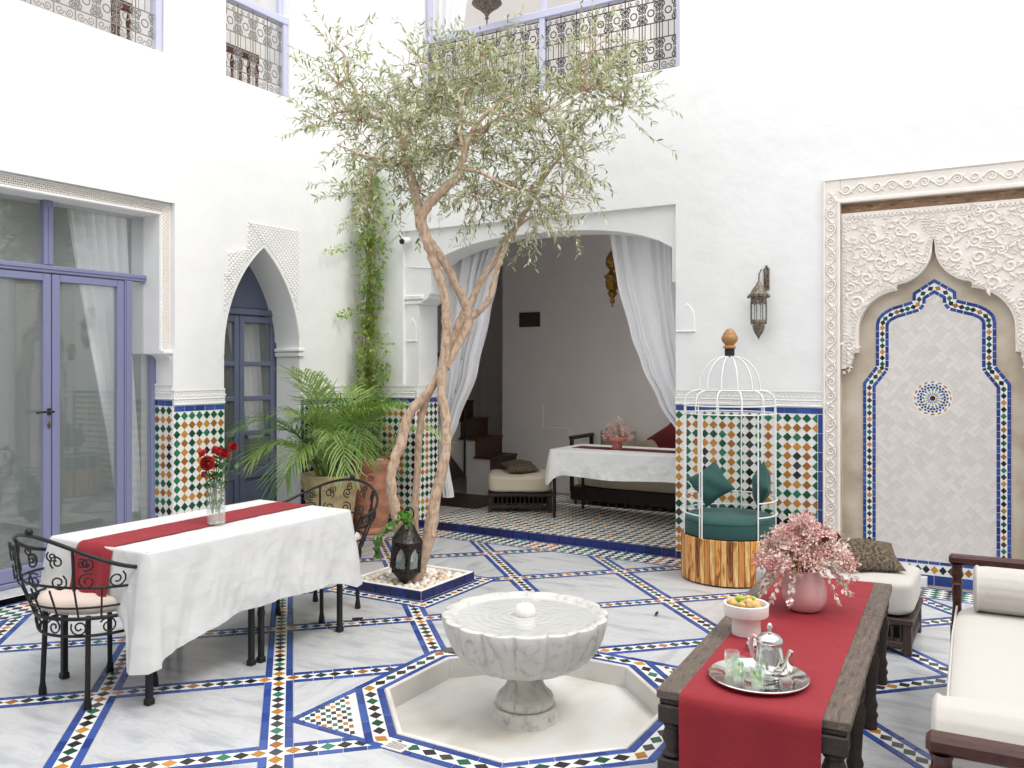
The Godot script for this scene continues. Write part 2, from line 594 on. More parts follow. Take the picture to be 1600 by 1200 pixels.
	# cloth
	var cloth := func(called: String, c: Color, ns := 0.25, rough := 0.9, crease := false) -> StandardMaterial3D:
		var m := mat(called, c, rough)
		m.normal_enabled = true
		m.normal_texture = n_crease if crease else n_weave
		m.normal_scale = ns
		m.uv1_triplanar = true
		m.uv1_scale = V(1.1, 1.7, 1.1) if crease else Vector3.ONE * 6.0
		m.rim_enabled = true
		m.rim = 0.3
		return m
	cloth.call("linen", Color(0.82, 0.82, 0.815), 0.75, 0.9, true)
	cloth.call("bright_linen", Color(0.95, 0.95, 0.945), 0.6, 0.9, true)
	cloth.call("cream", Color(0.765, 0.745, 0.72), 0.45, 0.9, true)
	cloth.call("beige", Color(0.80, 0.75, 0.67), 0.3, 0.9, true)
	cloth.call("khaki", Color(0.50, 0.455, 0.39))
	cloth.call("curtain", Color(0.965, 0.96, 0.97), 0.15).backlight_enabled = true
	M.curtain.backlight = Color(0.2, 0.2, 0.21)
	cloth.call("red_cloth", Color(0.545, 0.085, 0.135), 0.55, 0.75, true)
	cloth.call("dull_red", Color(0.38, 0.08, 0.11))
	cloth.call("teal", Color(0.135, 0.30, 0.285), 0.3, 0.8)
	M.teal.rim = 0.8
	cloth.call("seat_cloth", Color(0.86, 0.79, 0.745))
	var t_flor := noise_tex(noise(0.035, 2, FastNoiseLite.TYPE_CELLULAR, FastNoiseLite.FRACTAL_FBM, 18.0, 21), [[0.0, Color(0.13, 0.16, 0.17)], [0.35, Color(0.16, 0.19, 0.2)], [0.5, Color(0.42, 0.36, 0.27)], [0.62, Color(0.60, 0.42, 0.24)], [0.75, Color(0.2, 0.24, 0.27)], [1.0, Color(0.5, 0.45, 0.35)]], 256)
	tri_mat("floral", Color.WHITE, 0.85, t_flor, Vector3.ONE * 5.0)
	# earthenware and plants
	var t_clay := noise_tex(noise(0.008, 5, FastNoiseLite.TYPE_SIMPLEX_SMOOTH, FastNoiseLite.FRACTAL_FBM, 20.0, 2), [[0.2, G(0.8)], [0.55, G(0.95)], [0.75, Color(1.0, 1.02, 1.04)]])
	tri_mat("terracotta", Color(0.82, 0.57, 0.46), 0.8, t_clay, Vector3(1.2, 2.0, 1.2), n_fine, 0.3)
	tri_mat("ochre_clay", Color(0.86, 0.77, 0.58), 0.8, t_clay, Vector3(1.2, 2.0, 1.2), n_fine, 0.3)
	mat("soil", Color(0.22, 0.17, 0.13), 0.95)
	for k in 3:
		tri_mat("pebble_%d" % k, [Color(0.90, 0.87, 0.82), Color(0.93, 0.92, 0.90), Color(0.88, 0.80, 0.71)][k], 0.55, t_plaster, Vector3.ONE * 3.0, n_plaster, 0.3)
	var t_bark := noise_tex(noise(0.02, 5, FastNoiseLite.TYPE_SIMPLEX_SMOOTH, FastNoiseLite.FRACTAL_FBM, 15.0, 6), [[0.2, Color(0.76, 0.70, 0.64)], [0.5, Color(0.93, 0.89, 0.85)], [0.8, Color(1.0, 0.98, 0.96)]])
	tri_mat("bark", Color(0.82, 0.74, 0.665), 0.85, t_bark, Vector3(3, 1.2, 3), n_fine, 0.8)
	var leaf := func(called: String, c: Color, back: Color, rough := 0.5) -> void:
		var m := mat(called, c, rough)
		m.vertex_color_use_as_albedo = true
		m.backlight_enabled = true
		m.backlight = back
	leaf.call("olive_leaf", Color.WHITE, Color(0.75, 0.8, 0.6), 0.5)
	leaf.call("vine_leaf", Color.WHITE, Color(0.85, 0.95, 0.55))
	leaf.call("petal", Color.WHITE, Color(0.5, 0.45, 0.45), 0.9)
	mat("palm_leaf", Color(0.54, 0.64, 0.33), 0.4, {"backlight_enabled": true, "backlight": Color(0.5, 0.6, 0.25)})
	mat("palm_leaf_pale", Color(0.64, 0.73, 0.46), 0.4, {"backlight_enabled": true, "backlight": Color(0.5, 0.6, 0.25)})
	mat("palm_leaf_dark", Color(0.36, 0.50, 0.23), 0.4, {"backlight_enabled": true, "backlight": Color(0.4, 0.5, 0.2)})
	mat("stem_green", Color(0.42, 0.5, 0.24), 0.6)
	mat("vine_stem", Color(0.70, 0.60, 0.40), 0.8)
	mat("ivy", Color(0.32, 0.52, 0.16), 0.45, {"backlight_enabled": true, "backlight": Color(0.4, 0.55, 0.2)})
	mat("rose", Color(0.70, 0.03, 0.06), 0.6, {"rim_enabled": true, "rim": 0.4})
	mat("rose_leaf", Color(0.20, 0.36, 0.13), 0.5)
	mat("pink_ceramic", Color(0.84, 0.66, 0.665), 0.35)
	mat("coral_ceramic", Color(0.80, 0.48, 0.43), 0.5)
	mat("white_ceramic", Color(0.92, 0.905, 0.885), 0.6)
	tri_mat("biscuit", Color(0.90, 0.74, 0.48), 0.7, t_clay, Vector3.ONE * 8.0)
	mat("lime_leaf", Color(0.55, 0.72, 0.16), 0.4)
	mat("mint", Color(0.42, 0.62, 0.14), 0.5, {"backlight_enabled": true, "backlight": Color(0.3, 0.5, 0.15)})
	mat("tea", Color(0.80, 0.88, 0.66, 0.35), 0.02, {"transparency": BaseMaterial3D.TRANSPARENCY_ALPHA})


func _ready() -> void:
	# camera: level, with a slightly shifted lens so that uprights stay upright
	var cam := Camera3D.new()
	cam.name = "camera"
	add_child(cam)
	cam.position = V(0, 1.6, 0)
	cam.rotation.y = deg_to_rad(30.7)
	var near := 0.1
	cam.set_frustum(2.0 * near * 600.0 / 1345.0, Vector2(0, -28.0 / 1345.0 * near), near, 80.0)
	cam.current = true
	# an evenly overcast sky
	var env := Environment.new()
	env.background_mode = Environment.BG_SKY
	var sk := ProceduralSkyMaterial.new()
	sk.sky_top_color = Color(0.93, 0.94, 0.955)
	sk.sky_horizon_color = Color(0.955, 0.955, 0.96)
	sk.sky_curve = 0.3
	sk.ground_horizon_color = Color(0.80, 0.79, 0.77)
	sk.ground_bottom_color = Color(0.6, 0.58, 0.55)
	sk.sun_angle_max = 1.0
	sk.energy_multiplier = 1.0
	var sky := Sky.new()
	sky.sky_material = sk
	env.sky = sky
	env.tonemap_mode = Environment.TONE_MAPPER_LINEAR
	env.tonemap_exposure = 2.45
	env.sdfgi_enabled = true
	env.ssao_enabled = true
	env.ssil_enabled = true
	var we := WorldEnvironment.new()
	we.name = "world_environment"
	we.environment = env
	add_child(we)
	var sun := DirectionalLight3D.new()
	sun.name = "sun"
	sun.light_energy = 0.26
	sun.light_angular_distance = 20.0
	sun.light_color = Color(1.0, 0.985, 0.965)
	sun.shadow_enabled = true
	add_child(sun)
	sun.rotation = Vector3(deg_to_rad(-58.0), deg_to_rad(78.0), 0)
	rng.seed = 20
	make_materials()
	build_floor()
	build_alcove_floor()
	build_walls()
	build_dados()
	build_plaster()
	build_doors()
	build_upstairs()
	build_niche()
	build_fountain()
	build_tree_bed()
	build_laid_table()
	build_low_table()
	build_seats()
	build_cage()
	build_alcove()
	build_olive()
	build_pots()


# ---------------------------------------------------------------- tiles
const FLOOR := Transform3D(Basis(Vector3(1, 0, 0), Vector3(0, 0, -1), Vector3(0, 1, 0)), Vector3.ZERO)
var tile_shapes := {}


func pick(kind: String) -> Material:
	var k := 0
	while M.has("%s_%d" % [kind, k]):
		k += 1
	return M["%s_%d" % [kind, rng.randi() % k]]


func clipped(p: PackedVector2Array, inside: Variant, outside: Array) -> Array:
	var l := [p]
	if inside != null:
		l = Geometry2D.intersect_polygons(p, inside)
	for o in outside:
		var next := []
		for q in l:
			next.append_array(Geometry2D.clip_polygons(q, o))
		l = next
	return l.filter(func(q): return q.size() >= 3 and area(q) > 2e-5)


func area(p: PackedVector2Array) -> float:
	var s := 0.0
	for i in p.size():
		s += p[i].cross(p[(i + 1) % p.size()])
	return absf(s) * 0.5


func middle(p: PackedVector2Array) -> Vector2:
	var c := Vector2.ZERO
	for q in p:
		c += q
	return c / p.size()


func shape_key(p: PackedVector2Array, c: Vector2) -> String:
	var s := ""
	for q in p:
		s += "%d,%d;" % [roundi((q.x - c.x) * 500.0), roundi((q.y - c.y) * 500.0)]
	return s


func in_view(w: Vector3) -> bool:
	var d := w - Vector3(0, 1.6, 0)
	var fw := d.dot(Vector3(-0.5105, 0, -0.8599))
	var rt := d.dot(Vector3(0.8599, 0, -0.5105))
	return fw > 0.5 and absf(rt) < fw * 0.62 and d.y > -0.49 * fw


func emit_tiles(parent: Node3D, t: Transform3D, tiles: Array, limit := 300) -> void:
	# tiles: [polygon, material, name, thickness, proud]; the largest in view become parts, the rest are joined
	var by := {}
	for w in tiles:
		var c := middle(w[0])
		var at := t * Vector3(c.x, c.y, 0)
		var seen := in_view(at)
		w.append(sqrt(area(w[0])) / at.distance_to(Vector3(0, 1.6, 0)) if seen else 0.0)
		if not by.has(w[2]):
			by[w[2]] = []
		by[w[2]].append(w)
	var base := Transform3D(Basis(), -parent.position)
	for k in by:
		var l: Array = by[k]
		l.sort_custom(func(a, b): return a[5] > b[5])
		var rest := {}
		for i in l.size():
			var w: Array = l[i]
			if i < limit and w[5] > 0.0:
				var c := middle(w[0])
				var key := shape_key(w[0], c) + "%.4f" % w[3]
				if not tile_shapes.has(key):
					var b := MB.new()
					var pl := PackedVector2Array()
					for q in w[0]:
						pl.append(q - c)
					b.prism(pl, Transform3D(), -0.003, w[3], minf(0.0014, w[3] * 0.5))
					tile_shapes[key] = b.mesh()
				var tilt := Basis.from_euler(Vector3(rng.randfn(0, 0.012), rng.randfn(0, 0.012), 0))
				part(parent, k, tile_shapes[key], w[1], base * t * Transform3D(tilt, Vector3(c.x, c.y, w[4])))
			else:
				var mk: String = w[1].resource_name
				if not rest.has(mk):
					rest[mk] = MB.new()
				rest[mk].prism(w[0], t * Transform3D(Basis(), Vector3(0, 0, w[4])), -0.003, w[3], 0.001)
		for mk in rest:
			part(parent, k + "s", rest[mk], M[mk], base, "stuff")


func strip(a: Vector2, b: Vector2, w0: float, w1: float) -> PackedVector2Array:
	# the part of a band from a to b that lies between the offsets w0 and w1
	var d := (b - a).normalized()
	var s := Vector2(-d.y, d.x)
	return PackedVector2Array([a + s * w0, b + s * w0, b + s * w1, a + s * w1])


func diamond(c: Vector2, d: Vector2, l: float, w: float) -> PackedVector2Array:
	var s := Vector2(-d.y, d.x)
	return PackedVector2Array([c - d * l, c - s * w, c + d * l, c + s * w])


func blue_run(tiles: Array, a: Vector2, b: Vector2, w0: float, w1: float, step: float, inside: Variant, outside: Array, kind := "blue", called := "blue_tile") -> void:
	var len := a.distance_to(b)
	if len < 0.02:
		return
	var n := maxi(1, roundi(len / step))
	var d := (b - a) / n
	var j := d.normalized() * 0.0017
	for i in n:
		for q in clipped(strip(a + d * i + j, a + d * (i + 1) - j, w0 + 0.001, w1 - 0.001), inside, outside):
			tiles.append([q, pick(kind), called, 0.0015, 0.0])


const SEQ := ["amber", "black", "green", "black", "black", "amber", "black", "black", "green", "black", "amber"]


func diamond_run(tiles: Array, whites: Array, a: Vector2, b: Vector2, half: float, n: int, inside: Variant, outside: Array, ends := false) -> void:
	# a white strip with n diamonds strung along it
	for q in clipped(strip(a, b, -half, half), inside, outside):
		whites.append(q)
	var d := (b - a) / (n + 1)
	var dd := d.normalized()
	for i in range(0 if ends else 1, n + 2 if ends else n + 1):
		var k: String = "black" if i == 0 or i == n + 1 else SEQ[mini(i - 1, n - i) % SEQ.size()]
		for q in clipped(diamond(a + d * i, dd, minf(d.length() * 0.47, half * 1.15), half * 0.9), inside, outside):
			tiles.append([q, pick(k), "diamond_tile", 0.0015, 0.0008])


func octagon(c: Vector2, apothem: float) -> PackedVector2Array:
	var p := PackedVector2Array()
	for k in 8:
		p.append(c + Vector2.from_angle(PI / 8 + k * PI / 4) * apothem / cos(PI / 8))
	return p


const BASIN := Vector2(-2.07, 3.61)         # x and -z of the fountain's middle
const BED := Vector2(-3.85, 5.05)           # and of the tree bed's


func square(c: Vector2, h: float) -> PackedVector2Array:
	return PackedVector2Array([c + Vector2(-h, -h), c + Vector2(h, -h), c + Vector2(h, h), c + Vector2(-h, h)])


func rect(x0: float, y0: float, x1: float, y1: float) -> PackedVector2Array:
	return PackedVector2Array([Vector2(x0, y0), Vector2(x1, y0), Vector2(x1, y1), Vector2(x0, y1)])


func build_floor() -> void:
	var root := struct("courtyard_floor")
	var bed := MB.new()
	# bedding mortar, open where the basin and the tree bed go down
	for w in [[XL, BED.x], [BED.x, BASIN.x], [BASIN.x, 3.4]]:
		for q in clipped(rect(w[0], -3.4, w[1], -ZR), null, [octagon(BASIN, 0.646), square(BED, 0.30)]):
			bed.prism(q, FLOOR, -0.016, -0.0035)
	part(root, "mortar_bed", bed, M.mortar)
	var tiles := []
	var whites := []
	var ring := octagon(BASIN, 0.79)
	var bed_ring := square(BED, 0.46)
	var bounds := rect(-5.50, -3.2, 3.2, 6.56)
	var ps := [-2.40, -1.265, -0.095, 1.10, 2.31, 3.50, 4.71, 5.9]
	var qs := [-11.35, -10.15, -8.9, -7.68, -6.45, -5.23, -4.0, -2.8, -1.6, -0.4]
	var hw := 0.07
	var ww := 0.034
	var r2 := sqrt(2.0)
	var bands := []
	# star points on the two corners of the ring that face the lattice
	var tris := []
	for s in [-1.0, 1.0]:
		var dir := Vector2(s, s).normalized()    # in x, -z
		var side := Vector2(-dir.y, dir.x)
		var root_at := BASIN + dir * 0.79
		tris.append(PackedVector2Array([root_at + side * 0.325, root_at - side * 0.325, BASIN + dir * 1.115]))
	var holes := [ring, bed_ring] + tris
	var at := func(p: float, q: float) -> Vector2:
		# lattice lines to floor; the second number is -z
		return Vector2((p + q) / r2, (p - q) / r2)
	for i in ps.size():
		for j in qs.size() - 1:
			var a: Vector2 = at.call(ps[i] / r2, qs[j] / r2)
			var b: Vector2 = at.call(ps[i] / r2, qs[j + 1] / r2)
			var d := (b - a).normalized()
			blue_run(tiles, a + d * ww, b - d * ww, ww, hw, 0.1, bounds, holes)
			blue_run(tiles, a + d * ww, b - d * ww, -hw, -ww, 0.1, bounds, holes)
			diamond_run(tiles, whites, a, b, ww, 11, bounds, holes, false)
			for q in clipped(diamond(a, d, ww * 1.0, ww * 0.9), bounds, holes):
				tiles.append([q, pick("black"), "diamond_tile", 0.0015, 0.0008])
			bands.append(strip(a, b, -hw, hw))
	for j in qs.size():
		for i in ps.size() - 1:
			var a: Vector2 = at.call(ps[i] / r2, qs[j] / r2)
			var b: Vector2 = at.call(ps[i + 1] / r2, qs[j] / r2)
			var d := (b - a).normalized()
			blue_run(tiles, a + d * hw, b - d * hw, ww, hw, 0.1, bounds, holes)
			blue_run(tiles, a + d * hw, b - d * hw, -hw, -ww, 0.1, bounds, holes)
			var w2 := []
			diamond_run(tiles, w2, a, b, ww, 11, bounds, holes, false)
			for q in w2:
				whites.append_array(clipped(q, null, [strip(a - Vector2(-d.y, d.x), a + Vector2(-d.y, d.x), -ww, ww), strip(b - Vector2(-d.y, d.x), b + Vector2(-d.y, d.x), -ww, ww)]))
			bands.append(strip(a, b, -hw, hw))
	# the ring round the basin
	for k in 8:
		var a0 := PI / 8 + k * PI / 4
		var u0 := Vector2.from_angle(a0) / cos(PI / 8)
		var u1 := Vector2.from_angle(a0 + PI / 4) / cos(PI / 8)
		for w in [[0.650, 0.686, "blue", 5], [0.754, 0.79, "blue", 6]]:
			for i in w[3]:
				var f0: float = float(i) / w[3] + 0.004
				var f1: float = float(i + 1) / w[3] - 0.004
				tiles.append([PackedVector2Array([BASIN + u0.lerp(u1, f0) * (w[0] + 0.001), BASIN + u0.lerp(u1, f1) * (w[0] + 0.001), BASIN + u0.lerp(u1, f1) * (w[1] - 0.001), BASIN + u0.lerp(u1, f0) * (w[1] - 0.001)]), pick("blue"), "blue_tile", 0.0015, 0.0])
		whites.append(PackedVector2Array([BASIN + u0 * 0.687, BASIN + u1 * 0.687, BASIN + u1 * 0.753, BASIN + u0 * 0.753]))
		for i in 7:
			var f := float(i) / 7
			var c := BASIN + u0.lerp(u1, f) * 0.72
			tiles.append([diamond(c, (u1 - u0).normalized(), 0.038, 0.029), pick(["amber", "black", "green", "black", "black", "green", "black"][i]), "diamond_tile", 0.0015, 0.0008])
	# chequered star points
	for tr in tris:
		var mid: Vector2 = (tr[0] + tr[1]) * 0.5
		var dir: Vector2 = (tr[2] - mid).normalized()
		var sd := Vector2(-dir.y, dir.x)
		for e in [[tr[0], tr[2]], [tr[2], tr[1]]]:
			blue_run(tiles, e[0], e[1], 0.0, 0.034, 0.085, tr, [])
			blue_run(tiles, e[0], e[1], -0.034, 0.0, 0.085, tr, [])
		var inner: PackedVector2Array = Geometry2D.offset_polygon(tr, -0.036)[0]
		whites.append(inner)
		for i in range(-9, 10):
			for j in range(0, 12):
				if (i + j) % 2 == 0:
					var c: Vector2 = mid + dir * (0.045 + j * 0.0235) + sd * (i * 0.034)
					for q in clipped(PackedVector2Array([c - sd * 0.016 - dir * 0.011, c + sd * 0.016 - dir * 0.011, c + sd * 0.016 + dir * 0.011, c - sd * 0.016 + dir * 0.011]), inner, []):
						tiles.append([q, pick(["green", "black", "amber", "black"][(j + i / 2 + 40) % 4]), "chequer_tile", 0.0012, 0.0006])
	# the ring round the tree bed
	for k in 4:
		var c := [Vector2(-1, -1), Vector2(1, -1), Vector2(1, 1), Vector2(-1, 1)]
		for w in [[0.335, 0.36, 7], [0.435, 0.46, 8]]:
			for i in w[2]:
				var f0: float = float(i) / w[2] + 0.003
				var f1: float = float(i + 1) / w[2] - 0.003
				var ca: Vector2 = c[k]
				var cb: Vector2 = c[(k + 1) % 4]
				tiles.append([PackedVector2Array([BED + ca.lerp(cb, f0) * w[0], BED + ca.lerp(cb, f1) * w[0], BED + ca.lerp(cb, f1) * w[1], BED + ca.lerp(cb, f0) * w[1]]), pick("blue"), "blue_tile", 0.0015, 0.0])
		var p0: Vector2 = BED + c[k] * 0.3975
		var p1: Vector2 = BED + c[(k + 1) % 4] * 0.3975
		whites.append(PackedVector2Array([BED + c[k] * 0.362, BED + c[(k + 1) % 4] * 0.362, BED + c[(k + 1) % 4] * 0.433, BED + c[k] * 0.433]))
		for i in 11:
			tiles.append([diamond(p0.lerp(p1, i / 11.0), (p1 - p0).normalized(), 0.033, 0.027), pick(SEQ[i % 11]), "diamond_tile", 0.0015, 0.0008])
	# borders of four rows along the back wall and the left wall
	border(tiles, whites, Vector2(-5.50, 6.56), Vector2(3.2, 6.56), 0.32)
	border(tiles, whites, Vector2(-5.50, -3.2), Vector2(-5.50, 6.56), 0.35)
	emit_tiles(root, FLOOR, tiles)
	var wb := MB.new()
	for q in whites:
		wb.prism(q, FLOOR, -0.003, 0.0003, 0.0003)
	part(root, "white_tiles", wb, M.white_0, Transform3D(), "stuff")
	# marble slabs in the cells of the lattice
	var cells := [bounds]
	for b in bands + holes:
		var next := []
		for c in cells:
			next.append_array(Geometry2D.clip_polygons(c, b))
		cells = next
	for c in cells:
		if area(c) < 0.004 or Geometry2D.is_polygon_clockwise(c):
			continue
		for q in Geometry2D.offset_polygon(c, -0.0012):
			var b := MB.new()
			b.prism(q, FLOOR, -0.0034, 0.0, 0.0008)
			part(root, "marble_slab", b, M["marble_%d" % (rng.randi() % 4)])


func border(tiles: Array, whites: Array, a: Vector2, b: Vector2, wide: float) -> void:
	var d := (b - a).normalized()
	var s := Vector2(-d.y, d.x)
	blue_run(tiles, a, b, 0.0, 0.022, 0.14, null, [])
	blue_run(tiles, a, b, wide - 0.03, wide, 0.14, null, [])
	whites.append(strip(a, b, 0.023, wide - 0.031))
	var n := int(a.distance_to(b) / 0.085)
	var rows := 4
	var pitch := (wide - 0.055) / rows
	for i in n:
		for j in rows:
			var c := a + d * (0.0425 + i * 0.085) + s * (0.024 + pitch * (j + 0.5))
			var g: int = absi((i % 14) - 7)
			var k: String = ["amber", "amber", "black", "green", "black", "green", "black", "black"][g]
			if (g == 0 and j in [1, 2]):
				k = "black"
			tiles.append([diamond(c, d, 0.041, pitch * 0.47), pick(k), "border_tile", 0.0013, 0.0008])


func build_alcove_floor() -> void:
	var root := struct("alcove_floor")
	var b := MB.new()
	b.box2(V(-6.9, -0.1, -10.4), V(-0.6, 0.064, ZR - 0.014), 0.0)
	part(root, "platform", b, M.white_0)
	var tiles := []
	var pitch := 0.082
	for i in int(4.1 / pitch):
		for j in int(2.4 / pitch):
			var k: String = ["amber", "green", "black", "amber", "black", "green", "black"][(i + 2 * j) % 7]
			tiles.append([diamond(Vector2(-5.2 + (i + 0.5) * pitch, -ZR + 0.04 + (j + 0.5) * pitch), Vector2(1, 0), pitch * 0.47, pitch * 0.4), M[k + "_%d" % (rng.randi() % 3)], "floor_tile", 0.0012, 0.0])
	emit_tiles(root, FLOOR * Transform3D(Basis(), V(0, 0, 0.0645)), tiles)
	# the step: a row of large navy tiles
	var st := []
	var n := 17
	var w := 2.74 / n
	for i in n:
		st.append([rect(-5.2 + i * w + 0.003, 0.002, -5.2 + (i + 1) * w - 0.003, 0.068), pick("navy"), "step_tile", 0.008, 0.0])
	emit_tiles(root, Transform3D(Basis(), V(0, 0, ZR - 0.006)), st)
	var nose := []
	for i in n:
		nose.append([rect(-5.2 + i * w + 0.003, -ZR - 0.001, -5.2 + (i + 1) * w - 0.003, -ZR + 0.035), pick("navy"), "nosing_tile", 0.002, 0.0])
	emit_tiles(root, FLOOR * Transform3D(Basis(), V(0, 0, 0.0665)), nose)
	var wood := MB.new()
	wood.box2(V(-6.2, 0.0641, -8.6), V(-5.05, 0.071, -7.75))
	part(root, "hall_floorboards", wood, M.stair_wood)


# ---------------------------------------------------------------- walls
func csg(parent: Node, shape: CSGShape3D, called: String, op := CSGShape3D.OPERATION_SUBTRACTION) -> CSGShape3D:
	shape.name = numbered(parent, called)
	shape.operation = op
	parent.add_child(shape)
	return shape


func csg_box(parent: Node, called: String, a: Vector3, b: Vector3, m: Material, op := CSGShape3D.OPERATION_SUBTRACTION) -> CSGBox3D:
	var s := CSGBox3D.new()
	s.size = (b - a).abs()
	s.material = m
	csg(parent, s, called, op)
	s.position = (a + b) * 0.5
	return s


func csg_poly(parent: Node, called: String, p: PackedVector2Array, t: Transform3D, depth: float, m: Material, op := CSGShape3D.OPERATION_SUBTRACTION) -> CSGPolygon3D:
	# p in t's xy plane, cut or raised from z = 0 towards -z
	var s := CSGPolygon3D.new()
	s.polygon = p
	s.depth = depth
	s.material = m
	s.smooth_faces = false
	csg(parent, s, called, op)
	s.transform = t
	return s


func side(z0: float, y0: float, x := XL) -> Transform3D:
	# the plane of the left wall: x runs away from the viewer (-z), y up, z into the courtyard
	return Transform3D(Basis(V(0, 0, -1), V(0, 1, 0), V(1, 0, 0)), V(x, y0, z0))


func arc(c: Vector2, r: float, a0: float, a1: float, n: int) -> PackedVector2Array:
	var p := PackedVector2Array()
	for i in n + 1:
		p.append(c + Vector2.from_angle(lerpf(a0, a1, float(i) / n)) * r)
	return p


func pointed(half: float, spring: float, apex: float, n := 14, bottom := 0.0) -> PackedVector2Array:
	# a pointed arch about x = 0
	var h := apex - spring
	var r := (half * half + h * h) / (2.0 * half)
	var a := asin(clampf(h / r, -1, 1))
	if h > r:
		a = PI - a
	var p := PackedVector2Array([Vector2(half, bottom)])
	p.append_array(arc(Vector2(half - r, spring), r, 0.0, a, n))
	var l := arc(Vector2(r - half, spring), r, PI - a, PI, n)
	l.remove_at(0)
	p.append_array(l)
	p.append(Vector2(-half, bottom))
	return p


func build_walls() -> void:
	var pl: Material = M.plaster
	# left wall
	var wl := csg_box(self, "left_wall", V(XL - 0.4, -0.2, -7.3), V(XL, 7.6, 3.4), pl, CSGShape3D.OPERATION_UNION)
	tag(wl, "white plastered side wall with the glazed doors and the small pointed doorway", "wall")
	var o := -wl.position
	var cut := func(called: String, a: Vector3, b: Vector3) -> void:
		csg_box(wl, called, a + o, b + o, pl)
	cut.call("door_opening", V(XL - 0.5, 0.045, -4.45), V(XL + 0.1, 2.80, -2.89))
	cut.call("frame_recess", V(XL - 0.05, 1.72, -4.555), V(XL + 0.1, 2.905, -2.785))
	cut.call("lower_opening", V(XL - 0.5, 0.045, -4.54), V(XL + 0.1, 1.70, -2.80))
	csg_poly(wl, "pointed_opening", pointed(0.445, 1.72, 2.66, 16, 0.0), side(-5.495, 0.0, XL + 0.1).translated(o), 0.6, pl)
	cut.call("balcony_opening", V(XL - 0.5, 4.08, -4.46), V(XL + 0.1, 6.4, -2.0))
	cut.call("balcony_opening", V(XL - 0.5, 4.08, -5.815), V(XL + 0.1, 6.4, -5.07))
	# back wall
	var wb := csg_box(self, "back_wall", V(XL - 0.4, -0.2, ZR - 0.37), V(3.8, 7.6, ZR), pl, CSGShape3D.OPERATION_UNION)
	tag(wb, "white plastered end wall with the curtained alcove and the tiled niche", "wall")
	var ob := -wb.position
	csg_box(wb, "shallow_panel", V(-5.36, -0.3, ZR - 0.05) + ob, V(-2.495, 2.955, ZR + 0.1) + ob, pl)
	var arch := PackedVector2Array([Vector2(-2.495, -0.05), Vector2(-2.495, 2.27), Vector2(-2.515, 2.285), Vector2(-2.515, 2.305), Vector2(-2.545, 2.31)])
	var l0 := -2.545
	var l1 := -5.05
	for i in 21:
		var t := i / 20.0
		var x := lerpf(l0, l1, t)
		var e := 2.0 * t - 1.0
		arch.append(Vector2(x, 2.60 + 0.225 * pow(1.0 - pow(absf(e), 2.6), 0.8)))
	arch.append_array(PackedVector2Array([Vector2(-5.05, 2.32), Vector2(-5.08, 2.31), Vector2(-5.08, 2.28), Vector2(-5.2, 2.22), Vector2(-5.2, -0.05)]))
	csg_poly(wb, "alcove_opening", arch, Transform3D(Basis(), V(0, 0, ZR + 0.1) + ob), 0.6, pl)
	csg_box(wb, "niche", V(-1.19, -0.05, ZR - 0.09) + ob, V(0.075, 2.83, ZR + 0.1) + ob, M.tadelakt)
	csg_box(wb, "balcony_opening", V(-5.13, 4.1, ZR - 0.6) + ob, V(-2.46, 6.5, ZR + 0.1) + ob, pl)
	# the two walls behind the viewer, plain, with a door and windows
	var wr := csg_box(self, "far_side_wall", V(3.4, -0.2, ZR), V(3.8, 4.6, 3.4), pl, CSGShape3D.OPERATION_UNION)
	tag(wr, "plain white courtyard wall opposite the glazed doors", "wall")
	csg_box(wr, "doorway", V(3.3, 0, -3.6) - wr.position, V(3.6, 2.6, -2.2) - wr.position, pl)
	var wf := csg_box(self, "entrance_wall", V(XL - 0.4, -0.2, 3.4), V(3.8, 7.6, 3.8), pl, CSGShape3D.OPERATION_UNION)
	tag(wf, "plain white courtyard wall behind the viewer", "wall")
	csg_box(wf, "doorway", V(-2.5, 0, 3.3) - wf.position, V(-1.2, 2.6, 3.6) - wf.position, pl)
	csg_box(wf, "balcony_opening", V(-4.0, 4.1, 3.3) - wf.position, V(-1.0, 6.4, 3.7) - wf.position, pl)
	# rooms behind the openings
	var ap: Material = M.alcove_plaster
	var b := MB.new()
	b.box2(V(-5.60, 0.05, -9.5), V(-0.6, 3.45, -9.2))
	b.box2(V(-0.9, 0.05, -9.2), V(-0.6, 3.45, ZR - 0.372))
	b.box2(V(-6.9, 0.05, -10.6), V(-5.3, 3.45, -10.4))
	b.box2(V(-6.9, 0.05, -10.4), V(-6.7, 3.45, -7.3))
	b.box2(V(-5.6, 0.05, -10.4), V(-5.3, 3.45, -9.5))
	b.box2(V(-6.7, 0.05, -7.5), V(XL - 0.4, 3.45, -7.3))
	var al := part(self, "alcove_walls", b, ap)
	tag(al, "grey plastered walls inside the shaded alcove", "wall")
	b = MB.new()
	b.box2(V(-6.9, 3.45, -10.6), V(-2.65, 3.7, ZR - 0.375))
	part(self, "alcove_ceiling", b, pl).set_meta("kind", "structure")
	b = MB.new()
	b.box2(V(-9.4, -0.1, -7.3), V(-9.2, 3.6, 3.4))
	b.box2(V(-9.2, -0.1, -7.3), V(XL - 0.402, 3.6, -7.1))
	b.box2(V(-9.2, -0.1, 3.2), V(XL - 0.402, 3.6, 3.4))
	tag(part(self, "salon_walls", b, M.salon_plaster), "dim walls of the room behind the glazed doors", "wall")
	b = MB.new()
	b.box2(V(-9.2, 3.2, -7.1), V(XL - 0.402, 3.6, 3.2))
	part(self, "salon_ceiling", b, pl).set_meta("kind", "structure")
	b = MB.new()
	b.box2(V(-9.2, -0.1, -7.1), V(XL - 0.402, 0.05, 3.2))
	part(self, "salon_floor", b, M.stair_wood).set_meta("kind", "structure")
	# the galleries upstairs
	b = MB.new()
